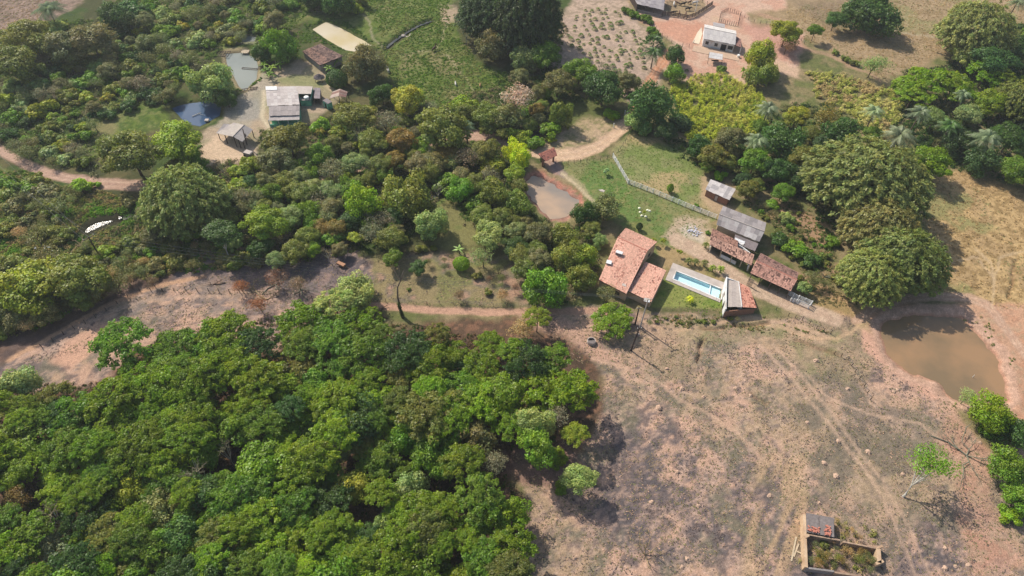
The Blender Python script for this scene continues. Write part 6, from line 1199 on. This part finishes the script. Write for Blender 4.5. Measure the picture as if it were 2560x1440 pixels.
cover('pond_bank_weeds', 'tufts of green weeds along the right rim of the big pond', 'weeds', [[(2400,780),(2440,770),(2490,830),(2530,900),(2520,910),(2470,850),(2420,805)], [(2380,985),(2430,1005),(2440,1030),(2370,1010)]], 420, (.2, .55), 20, .16, .8, [(110,124,58), (136,140,74)], seed=14, excl=False)
cover('ruin_weeds', 'tangle of dry weeds filling the roofless ruin and spilling over its walls', 'weeds', [[(2020,1345),(2110,1350),(2195,1375),(2198,1450),(2020,1420)], [(2086,1300),(2160,1310),(2200,1360),(2120,1350),(2088,1340)], [(1995,1290),(2010,1290),(2012,1420),(2000,1420)]], 900, (.3, .85), 28, .16, 1.3, [(176,164,100), (146,144,74), (196,170,112), (160,140,96)], seed=15, excl=False)
cover('leaf_litter_plants', 'low plants and fallen leaves on the floor of the wood', 'undergrowth', [[(0,960),(260,950),(380,850),(560,810),(760,800),(900,790),(1290,850),(1460,980),(1400,1110),(1250,1130),(1300,1300),(1290,1500),(-60,1500),(-60,960)]], 6500, (.3, .9), 14, .22, .6, [(92,100,44), (110,90,60), (76,92,40), (130,104,72)], seed=13)

# ---------------------------------------------------------------- animals
def skin_mesh(name, V, E, R, mat, sub=1):
    me = bpy.data.meshes.new(name+'_skel'); me.from_pydata([tuple(v) for v in V], E, []); o = bpy.data.objects.new(name+'_skel', me); COL.objects.link(o)
    sk = o.modifiers.new('s', 'SKIN')
    for i, s in enumerate(me.skin_vertices[0].data): s.radius = (R[i] if hasattr(R[i], '__len__') else (R[i], R[i])); s.use_root = (i == 0)
    if sub: m_ = o.modifiers.new('d', 'SUBSURF'); m_.levels = sub; m_.render_levels = sub
    dg = bpy.context.evaluated_depsgraph_get(); out = bpy.data.meshes.new_from_object(o.evaluated_get(dg)); out.name = name; bpy.data.objects.remove(o)
    out.materials.clear(); out.materials.append(mat); out.polygons.foreach_set('use_smooth', np.ones(len(out.polygons), bool)); return out
def quadruped(horse):
    k = 1.0; h = 1.02 if horse else .92; hs = 1.12 if horse else .95
    V = [(-.75, 0, h+.02), (-.35, 0, h-.04), (.15, 0, h-.06), (.62, 0, h), (.92, 0, h+(.34 if horse else .12)), (1.12, 0, h+(.66 if horse else .2)), (1.42, 0, h+(.52 if horse else .02)), (1.6, 0, h+(.36 if horse else -.14))]
    R = [.25, (.3, .3), (.32, .34), .27, .17, .13, .11, .08]; E = [(i, i+1) for i in range(7)]
    def leg(root, x, s, back):
        b = len(V); zk = h*.62 if back else h*.52
        pts = [(x, s*.17, h-.28), ((x+.1) if back else x+.02, s*.19, zk), ((x-.12) if back else x, s*.19, h*.34), ((x-.08) if back else x, s*.19, .1), ((x-.02), s*.19, .03)]
        V.extend(pts); R.extend([.13, .1, .06, .045, .06]); E.append((root, b)); E.extend([(b+i, b+i+1) for i in range(4)])
    for s in (-1, 1): leg(0, -.72, s, True); leg(3, .6, s, False)
    b = len(V); V.extend([(-.98, 0, h+.02), (-1.08, 0, h-.3), (-1.08, 0, h-.6)]); R.extend([.06, .04, .05]); E += [(0, b), (b, b+1), (b+1, b+2)]
    for s in (-1, 1):
        b = len(V); V.append((1.08 if horse else 1.13, s*(.1 if horse else .24), h+(.86 if horse else .24))); R.append(.035); E.append((5, b))
    return V, E, R
QV = quadruped(True); HM = skin_mesh('horse_body', *QV, plain('horse_coat', alb(78,42,30), .6, .15, 3, 0)); QV = quadruped(False)
COAT = {'black': (40,34,34), 'white': (236,226,210), 'brown': (104,70,54), 'grey': (150,130,120), 'tan': (200,150,100)}
CM = {k: skin_mesh('cow_body', *QV, plain(k+'_coat', alb(*v), .7, .12, 3, 0)) for k, v in COAT.items()}
def animal(name, me, px, py, rz, label, cat, group=None, sc=1.0):
    p = gnd(px, py); o = bpy.data.objects.new(name, me); COL.objects.link(o); o.location = p; o.rotation_euler = (0, 0, math.radians(rz)); o.scale = (sc,)*3; o['label'] = label; o['category'] = cat
    if group: o['group'] = group
    OFF[o.name] = p
animal('horse', HM, 1085, 127, 62, 'dark brown horse standing on the footpath crossing in the green pasture', 'horse', None, 1.1)
G_ = 'cattle in the corral'
for px, py, rz, c, lab, s in [(1684, 14, 80, 'white', 'white cow by the left side of the corral', 1), (1695, 12, 150, 'brown', 'brown cow between the left white cow and a black one', .9), (1707, 14, 20, 'black', 'black cow in the upper middle of the corral', 1.1), (1719, 26, 10, 'black', 'black cow in the centre of the corral', 1.1), (1723, 9, 40, 'brown', 'brown cow at the top of the corral', .9),
    (1736, 11, 15, 'white', 'white cow at the upper right of the corral', 1.1), (1683, 35, 5, 'black', 'black cow at the lower left of the corral', 1.05), (1698, 35, 85, 'brown', 'brown calf right of the lower left black cow', .8), (1714, 39, 80, 'brown', 'brown cow at the lower wall of the corral', .9)]:
    animal('cow', CM[c], px, py, rz, lab, 'cow', G_, s)
animal('cow', CM['white'], 1139, 212, 100, 'white cow grazing alone in the green pasture', 'cow', None, .8); animal('cow', CM['tan'], 1200, 215, 90, 'tan cow right of the grazing white one', 'cow', None, .7); animal('cow', CM['white'], 970, 178, 110, 'white cow beside the big dense tree by the pasture', 'cow', None, 1.2)
EG = skin_mesh('egret_body', [(0, 0, .45), (-.25, 0, .4), (-.42, 0, .34), (.14, 0, .55), (.16, 0, .8), (.3, 0, .84), (0, .04, .2), (0, .04, 0), (0, -.04, .2), (0, -.04, 0)], [(0, 1), (1, 2), (0, 3), (3, 4), (4, 5), (0, 6), (6, 7), (0, 8), (8, 9)], [.13, .1, .03, .06, .04, .02, .015, .015, .015, .015], M['whitepaint'])
for i, (px, py) in enumerate([(92, 624), (115, 623), (123, 622), (134, 631)]):
    p = at(px, py, 3.2); o = bpy.data.objects.new('egret', EG); COL.objects.link(o); o.location = p; o.rotation_euler = (0, 0, i*1.7); o.scale = (1.1,)*3; o['label'] = ['leftmost white egret', 'second white egret from the left', 'third white egret from the left', 'rightmost white egret'][i]+' on the grey-olive shrub'; o['category'] = 'bird'; o['group'] = 'egrets on the shrub'

# ---------------------------------------------------------------- poles and wires
def pole(label, base, top, h, arm=2.0, armdir=(1, .3), mat='concrete', extra=None, insul=3):
    b = gnd(*base); d = at(*top, h)-b; e = empty('utility_pole', b, label, 'utility pole', 'utility poles'); t = b+np.array([d[0], d[1], h]); MB().tube([b-[0, 0, .3], b+(t-b)*.5, t], [.2, .16, .12], 8).part('pole', M[mat], e)
    a = nrm(np.array([armdir[0], armdir[1], 0.])); c = t-[0, 0, .3]; ends = []
    if arm:
        MB().bar(c-a*arm/2, c+a*arm/2, .14, .16).part('crossarm', M['wood' if mat != 'concrete' else 'palewood'], e)
        for k in range(insul): q = c+a*arm*(k/(insul-1)-.5)*.92; MB().tube([q+[0, 0, .05], q+[0, 0, .3]], .06, 6).part('insulator', M['whitepaint'], e); ends.append(q+[0, 0, .3])
    if extra: p = b+(t-b)*extra; MB().tube([p+[.28, 0, -.45], p+[.28, 0, .45]], .26, 8).part('transformer', M['slabdark'], e)
    return ends, t
eL, tL = pole('leaning dark utility pole with a crossarm above the glinting stream, at the left', (247, 637), (220, 591), 8.5, 2.6, (.8, 1), 'darkwood')
eR, tR = pole('tall pale utility pole with a crossarm below the tiled house', (1601, 815), (1621, 746), 9.5, 1.8, (1, .2))
eM, tM = pole('shorter dark pole left of the tall pale one', (1588, 810), (1598, 768), 6.0, .9, (1, .2), 'darkwood', insul=2)
eT, tT = pole('pole carrying a transformer in the shade of the solitary green tree', (1577, 877), (1599, 819), 8.0, .9, (1, .2), 'darkwood', .68, insul=2)
e5, t5 = pole('wooden pole with a small box at the open pavilion', (617.5, 362), (606.5, 322), 7.0, 0, (1, 0), 'wood', .62)
eO = [at(x, y, 9) for x, y in ((-70, 350), (-60, 330), (-95, 372))]; eO2 = [at(x, y, 9) for x, y in ((2000, 850), (2010, 846), (2020, 842))]
def wire(a, b, sag, lab): 
    mb = MB(); P = [a+(b-a)*t-np.array([0, 0, sag*4*t*(1-t)]) for t in np.linspace(0, 1, 25)]; mb.tube(P, .02, 4, False); mb.single('power_line', M['rope'], lab, 'power line', group='overhead power lines')
for k, w_ in enumerate(['nearest', 'middle', 'farthest']): wire(eL[k], eR[k], 2.2, w_+' of three power lines between the leaning pole and the pale pole'); wire(eL[k], eO[k], 1.5, w_+' of three power lines leaving the leaning pole to the upper left')
wire(tR, tT, .4, 'short cable from the tall pale pole to the transformer pole'); wire(tM, tT, .3, 'short cable from the shorter dark pole to the transformer pole')

# ---------------------------------------------------------------- dead wood, stones and yard things
def deadwood(name, label, px, py, L, ang, n0=3, seed=1, col='grey', up=.1, depth=3, th=.14, flat=True, group=None, spread=.6):
    p = gnd(px, py); segs = branches(depth, n0, L*.34, spread, seed, th, .7, up); a = math.radians(ang); ca, sa = math.cos(a), math.sin(a); S2_ = []
    main = [(np.array([0, 0, .15]), np.array([-L*.3, .1*L, .12]), th*1.3, th*1.1), (np.array([-L*.3, .1*L, .12]), np.array([-L*.62, .06*L, .05]), th*1.1, th*1.3)] if flat else []
    for si, s in enumerate(segs+main):
        q = []
        for v in s[:2]:
            v = np.array(v)*(np.array([1, 1, .35]) if flat and si < len(segs) else 1); x = v[0]+(abs(v[1])*.0 if flat else 0); q.append(np.array([ca*x-sa*v[1], sa*x+ca*v[1], max(v[2], .05)])+p)
        S2_.append((q[0], q[1], s[2], s[3]))
    V, F = seg_mesh(S2_, 4); single(name, V, F, M['twig'], label, 'dead wood', group=group, color=alb(*COLS[col]), origin=p)
FB = 'fallen branches behind the field fence'
deadwood('fallen_branch', 'pale fallen branch nearest the left end of the cut wood', 640, 728, 6.5, 150, 3, 1, 'tan', group=FB); deadwood('fallen_branch', 'dark upright-forked fallen limb in the middle of the cut wood', 688, 712, 6, 60, 3, 2, 'grey', group=FB); deadwood('fallen_branch', 'greyish fallen limb right of the forked one', 752, 722, 6.5, 130, 3, 3, 'grey', group=FB)
deadwood('fallen_branch', 'long thin fallen branch in front of the fence', 668, 748, 5.5, 20, 2, 4, 'tan', group=FB); deadwood('fallen_branch', 'tangle of dark twigs left of the fence posts', 536, 712, 4, 200, 2, 5, 'brown', group=FB)
plant('wispy', 645, 755, 26, 'orange', 'withered orange-brown branch heap in front of the field fence', 'hand'); plant('wispy', 690, 690, 28, 'brown', 'dry reddish twigs behind the forked limb', 'hand'); plant('wispy', 745, 705, 26, 'brown', 'dry brown twigs round the greyish limb', 'hand')
deadwood('fallen_tree', 'long fallen dead tree on the slope left of the red gully', 2415, 1140, 11, -32, 4, 6, 'grey', spread=.35); deadwood('fallen_branch', 'dead branch lying at the top edge of the wood', 945, 780, 5, 150, 3, 7, 'brown'); deadwood('fallen_branch', 'bare branch lying right of the lowest tiled roof', 2062, 694, 4.5, 180, 2, 8, 'grey')
deadwood('fallen_branch', 'pale broken branch beside the leaning power pole', 205, 612, 5, 70, 3, 9, 'tan', .4)
deadwood('dead_tree', 'bare grey dead tree with a charred foot in the lower middle of the slope', 1613, 1388, 7.5, 0, 4, 10, 'tan', .9, 4, .1, False)
for px, py, r_, lab in ((1685, 1286, 0, ''),): pass
# crooked slender tree at the top of the wood
P_ = [gnd(1007, 793)]; P_ += [at(998, 765, 3.0), at(994, 740, 5.2), at(994, 718, 7.0), at(1001, 702, 8.4)]; cr_ = empty('crooked_tree', P_[0], 'slender crooked tree with a dark ivy-clad foot at the top edge of the wood', 'tree'); mb = MB(); mb.tube(P_, [.32, .24, .2, .17, .14], 7)
for q, z in (((996, 665), 11), ((1012, 672), 10.5), ((1010, 690), 9.6), ((975, 660), 10.5)): mb.tube([P_[-1], (P_[-1]+at(*q, z))/2+[0, 0, .3], at(*q, z)], [.12, .08, .03], 5)
mb.part('trunk', M['bark'], cr_); V, F = quads(*(lambda t, d: (P_[0]+(P_[1]-P_[0])*t[:, None]*1.3+d*.45, d))(rng.random(420), sph(420)), .2); part('ivy', V, F, M['stuff'], cr_, col=np.array(alb(108,124,60))*rng.uniform(.6, 1.3, (420, 1)))
# earth mounds
r = random.Random(12)
MD = [(1648,1020,11),(1759,992,8),(1705,972,8),(1840,972,7),(1876,990,7),(1694,1180,7),(1630,1256,7),(1718,1398,9),(1705,1418,6),(1746,1265,7),(2120,972,9),(2018,1058,6),(2060,1160,9),(2090,1192,9),(2095,1105,7),(2256,1188,7),(2048,1258,6),(2365,1420,9),(2390,1415,7),(2423,1413,9),(2365,1370,7),(2170,1132,12),(1925,1240,7),(2450,1108,6),(1392,1300,5),(1597,968,6),(1668,922,6),(2245,975,7),(2235,980,6),(2040,902,8)]
def mound(px, py, rp, lab):
    b = gnd(px, py); s = rp*.8/float(scale_at(b))*random.uniform(.7, 1.1); n = 14; V = [(b[0], b[1], b[2]+s*.85)]; rr = random.Random(int(px))
    for j, (q, z) in enumerate(((.4, .75), (.75, .42), (1.0, .12), (1.3, -.12))):
        for k in range(n): a = 6.283*k/n; w_ = q*s*rr.uniform(.65, 1.35); V.append((b[0]+math.cos(a)*w_, b[1]+math.sin(a)*w_, b[2]+z*s*rr.uniform(.8, 1.15)))
    F = [(0, 1+k, 1+(k+1) % n) for k in range(n)]+[(1+j*n+k, 1+(j+1)*n+k, 1+(j+1)*n+(k+1) % n, 1+j*n+(k+1) % n) for j in range(3) for k in range(n)]
    single('termite_mound', V, F, M['rock'], lab, 'mound', group='earth mounds on the slope')
LM2 = [((1648, 1020), 'the footpath'), ((2320, 1160), 'the lone leaning tree'), ((2050, 1310), 'the ruin'), ((1613, 1388), 'the dead tree'), ((1445, 1190), 'the young tree off the wood'), ((2350, 900), 'the big pond'), ((1748, 880), 'the short ditch'), ((2170, 1100), 'the double track'), ((2415, 1140), 'the fallen dead tree')]
def rel(px, py, L):
    d, i = sorted((math.hypot(px-q[0], py-q[1]), i) for i, (q, n) in enumerate(L))[0]; q, n = L[i]; dx, dy = px-q[0], py-q[1]; a = 'right of' if dx > 0 else 'left of'; b = 'below' if dy > 0 else 'above'
    return a+' '+n if abs(dx) > 2.2*abs(dy) else b+' '+n if abs(dy) > 2.2*abs(dx) else b+' and '+a+' '+n
def seqlabels(items, base, L):
    B = {}
    for it in items: B.setdefault(rel(it[0], it[1], L), []).append(it)
    out = {}
    for k, v in B.items():
        v.sort(); n = len(v)
        for i, it in enumerate(v): out[it] = (base+' '+k) if n == 1 else '%s of %s %ss %s' % ('leftmost' if i == 0 else 'rightmost' if i == n-1 else ORD[i+1]+' from left', NUM[n] if n < 13 else 'many', base, k)
    return out
for it, lab in seqlabels(MD, 'pale earth mound', LM2).items(): mound(*it, lab)
# well ring beside the solitary tree
wp = gnd(1478, 856); WL = empty('well_ring', wp, 'concrete well ring half covered by a broken lid beside the solitary green tree', 'well'); V = []; F = []; n = 20
for k in range(n):
    a = 6.283*k/n
    for rr_, z in ((.8, .75), (.95, .75), (.98, -.2), (.8, -.3)): V.append((wp[0]+math.cos(a)*rr_, wp[1]+math.sin(a)*rr_, wp[2]+z))
for k in range(n):
    b, c = 4*k, 4*((k+1) % n)
    for j in range(3): F.append((b+j, c+j, c+j+1, b+j+1))
    F.append((b+3, c+3, c, b))
part('ring', V, F, M['concrete'], WL); MB().tube([wp+[0, 0, .02], wp+[0, 0, .06]], .8, 14).part('dark_inside', M['dark'], WL); MB().slab([wp+[x, y, .84] for x, y in ((-.75, -.1), (.75, .05), (.85, -.5), (.4, -.9), (-.4, -.9), (-.8, -.5))], .08).part('lid', M['slabdark'], WL)
# whitewashed stones round the sapling on the lawn
for i, (px, py) in enumerate([(1598,522),(1600,532),(1604,541),(1614,543),(1619,527),(1624,529),(1598,524)][:6]):
    p = gnd(px, py); V = []; rr = random.Random(i); n = 8; V.append((p[0], p[1], p[2]+.32))
    for q, z in ((.22, .26), (.36, .08), (.33, -.05)):
        for k in range(n): a = 6.283*k/n; V.append((p[0]+math.cos(a)*q*rr.uniform(.8, 1.3), p[1]+math.sin(a)*q*rr.uniform(.8, 1.2), p[2]+z))
    single('garden_stone', V, [(0, 1+k, 1+(k+1) % n) for k in range(n)]+[(1+j*n+k, 1+(j+1)*n+k, 1+(j+1)*n+(k+1) % n, 1+j*n+(k+1) % n) for j in range(2) for k in range(n)], M['whiterock'], ORD[i+1].replace('leftmost', 'first')+' of the whitewashed stones ringing the lawn sapling, counted anticlockwise from the left', 'stone', group='whitewashed stones on the lawn', smooth=True)
plant('bush', 1612, 530, 5, 'lime', 'sapling standing inside the ring of whitewashed stones', 'hand', th=1.5); plant('bush', 1516, 424, 9, 'silver', 'small bluish silvery tree on the lawn near the bend of the white fence', 'hand', th=1.2)
for px, py, lab in ((1850-215, 610-12, 'young green tree at the right gable of the tiled house'), (1700, 628, 'young tree left of the row of palms'), (1660, 600, 'light green young tree beside the tiled house')): plant('bush', px, py, 8, 'lime', lab, 'hand', th=1.5)
for px, py, lab in ((1565, 455, 'bare stake tree at the bend of the white fence'), (1722, 458, 'crossed pale poles standing in the paddock')):
    p = gnd(px, py); MB().bar(p, p+[1.2, .6, 1.6], .09).bar(p+[.9, -.9, 0], p+[-.2, .7, 1.5], .09).single('pole_stack', M['palewood'], lab, 'poles', origin=p)
# heap of white plastic rubble by the lane
p0 = gnd(1738, 580); r = np.random.default_rng(8); mb = MB()
for k in range(46): a = r.uniform(0, 6.28); q = r.random()**.6*1.7; mb.bar(p0+[math.cos(a)*q, math.sin(a)*q, .05+.5*(1-q/1.9)], p0+[math.cos(a)*q+r.normal(0, .35), math.sin(a)*q+r.normal(0, .35), .12+.6*(1-q/1.9)*r.random()], r.uniform(.1, .3), .05)
mb.single('scrap_heap', plain('white_scrap', alb(226,222,228), .6, .2, 4, 0), 'heap of white scrap and sheeting on the pale ground above the lane', 'scrap heap', origin=p0)
p0 = gnd(1504, 477); MB().slab([p0+[x, y, .12] for x, y in ((-.9, .3), (.2, .6), (.9, .1), (.6, -.5), (-.3, -.2))], .1).single('flat_stone', M['concrete'], 'flat pale stone slab lying on the lawn', 'stone slab', origin=p0)
# orange trough cart in the burnt clearing
p0 = gnd(854, 665); CT = empty('orange_cart', p0, 'rusty orange box cart standing alone in the burnt clearing', 'cart'); MB().box(p0+[0, 0, .65], 2.1, .9, .5, -.5).part('box', plain('rust_orange', alb(196,142,104), .7, .2, 3, 0), CT)
for s in (-1, 1): c = p0+np.array([math.cos(-.5)*.4-math.sin(-.5)*s*.62, math.sin(-.5)*.4+math.cos(-.5)*s*.62, .36]); dd = np.array([-math.sin(-.5), math.cos(-.5), 0])*.06; MB().tube([c-dd, c+dd], .36, 12).part('wheel', M['dark'], CT)
MB().bar(p0+[math.cos(-.5)*1.3, math.sin(-.5)*1.3, .6], p0+[math.cos(-.5)*2.4, math.sin(-.5)*2.4, .3], .1).part('drawbar', M['darkwood'], CT)
# trough and cart by the pavilion, pond gear
p0 = gnd(623, 390); CB = empty('parked_wagon', p0, 'small covered wagon parked at the right end of the pavilion yard', 'wagon'); MB().box(p0+[0, 0, .9], 2.4, 1.5, .9, -.35).part('body', M['wallgrey'], CB); MB().box(p0+[0, 0, 1.4], 2.0, 1.5, .08, -.35).part('cover', M['concrete'], CB)
for sx in (-.8, .8):
    for s in (-1, 1): c = p0+np.array([math.cos(-.35)*sx-math.sin(-.35)*s*.8, math.sin(-.35)*sx+math.cos(-.35)*s*.8, .36]); dd = np.array([-math.sin(-.35), math.cos(-.35), 0])*.08; MB().tube([c-dd, c+dd], .36, 12).part('wheel', M['dark'], CB)
p0 = at(614, 131, -.2); DC = empty('pond_jetty', p0, 'little plank jetty at the upper right of the grey pond', 'jetty')
for k in range(6): MB().box(p0+[k*.42-1.1, 0, .35], .36, 2.2, .06).part('plank', M['palewood'], DC)
posts(DC, [p0+[x, y, 0] for x in (-1.1, 1.0) for y in (-.9, .9)], .3, .12)
p0 = at(620, 173, -.45); FR = empty('floating_pen', p0, 'thin wooden pen floating in the middle of the grey pond', 'pen')
for a, b in (((-2, 0), (3, -.4)), ((-2, .8), (3, .4)), ((-2, 0), (-2, .8)), ((3, -.4), (3, .4))): MB().bar(p0+[*a, .1], p0+[*b, .1], .1).part('bar', M['wood'], FR)
p0 = at(553, 138, -.3); CG = empty('fish_cage', p0, 'dark branch-built cage at the left corner of the grey pond', 'cage')
for k in range(7): MB().bar(p0+[-2.4+k*.8, -1.6, .3], p0+[-2.0+k*.8, 1.8, .5], .12).part('stick', M['darkwood'], CG)
for y in (-1.4, 1.6): MB().bar(p0+[-2.6, y, .4], p0+[2.8, y+.3, .5], .14).part('rail', M['wood'], CG)
p0 = at(622, 227, .1); LD = empty('cattle_grid', p0, 'ladder-like timber frame on the ground between the ponds', 'frame')
for s in (0, 1.2): MB().bar(p0+[-2.2, -.8+s, .2], p0+[2.2, .9+s, .2], .16).part('beam', M['wood'], LD)
for k in range(6): t = -1+k*.4; MB().bar(p0+[t*2.1, t*.82, .24], p0+[t*2.1, t*.82+1.2, .24], .12).part('rung', M['darkwood'], LD)
p0 = at(495, 288, -.4); MB().tube([p0+[-1.4, -.8, .1], p0+[0, .6, .15], p0+[.6, 1.3, .2]], [.12, .1, .05], 6).tube([p0+[0, .6, .15], p0+[2.2, -.2, .1]], [.06, .03], 5).single('floating_log', M['palebark'], 'pale forked log lying in the dark pond', 'log', origin=p0)
p0 = at(518, 303, -.3); MB().box(p0+[0, 0, .3], 1.1, 1.0, .5).single('pond_outlet_box', M['concrete'], 'small concrete outlet box at the lower bank of the dark pond', 'box', origin=p0)
p0 = gnd(2425, 1330)
# thin upright white marker in the big pond and gate posts by the road
p0 = at(2431, 943, -.5); MB().tube([p0, p0+[0, 0, .9]], .05, 5).single('marker_stake', M['whitepaint'], 'thin white stake standing in the big pond', 'stake', origin=p0)
for px, py, lab in ((1534, 316, 'white post on the left verge of the gate road'), (1562, 285, 'pale post where the gate road enters the trees'), (1569, 287, 'leaning pale post beside the one where the road enters the trees')): p0 = gnd(px, py); MB().bar(p0, p0+[0, 0, 1.5], .2).single('roadside_post', M['whitepaint'], lab, 'post', origin=p0)
p0 = gnd(1738, 30); MB().tube([p0, p0+[0, 0, 7.5]], [.12, .08], 6).single('white_mast', M['whitepaint'], 'thin white mast standing in the corral', 'mast', origin=p0)
pk = [(1752, 101), (1748, 107)]
for k, (px, py) in enumerate([(1745, 106), (1764-20, 96)]): pass
# the rock band in the pasture and pale rocks by the scrub
for px, py, s_, lab in ((1020, 88, 1.6, 'patch of flat pale stones beside the pasture ditch'), (490, 115, 1.8, 'pale rock outcrop at the edge of the scrub left of the grey pond')):
    p0 = gnd(px, py); r = np.random.default_rng(int(px)); RK = empty('rock_patch', p0, lab, 'rocks')
    for k in range(9): c = p0+np.array([r.uniform(-1, 1)*s_*1.4, r.uniform(-1, 1)*s_, .05]); n = 7; V = [c+[0, 0, .3]]+[c+[math.cos(6.283*i/n)*r.uniform(.4, .8), math.sin(6.283*i/n)*r.uniform(.4, .8), 0] for i in range(n)]+[c+[math.cos(6.283*i/n)*.7, math.sin(6.283*i/n)*.7, -.3] for i in range(n)]; part('rock', V, [(0, 1+i, 1+(i+1) % n) for i in range(n)]+[(1+i, 1+n+i, 1+n+(i+1) % n, 1+(i+1) % n) for i in range(n)], M['concrete'], RK)

# ---------------------------------------------------------------- the air
mb = MB().box((0, 150, 60), 1400, 1200, 128.0); me = mk_mesh('haze', mb.V, mb.F)
hz_o = bpy.data.objects.new('haze', me); COL.objects.link(hz_o); hz_o['kind'] = 'stuff'; hz_o['label'] = 'thin pale haze over the whole valley'
m = bpy.data.materials.new('haze_air'); m.use_nodes = True; nt = m.node_tree; nt.nodes.clear(); o = nt.nodes.new('ShaderNodeOutputMaterial'); v = nt.nodes.new('ShaderNodeVolumePrincipled')
v.inputs['Density'].default_value = .00018; v.inputs['Color'].default_value = (.88, .93, 1, 1); v.inputs['Anisotropy'].default_value = .2
nt.links.new(v.outputs[0], o.inputs['Volume']); me.materials.append(m)
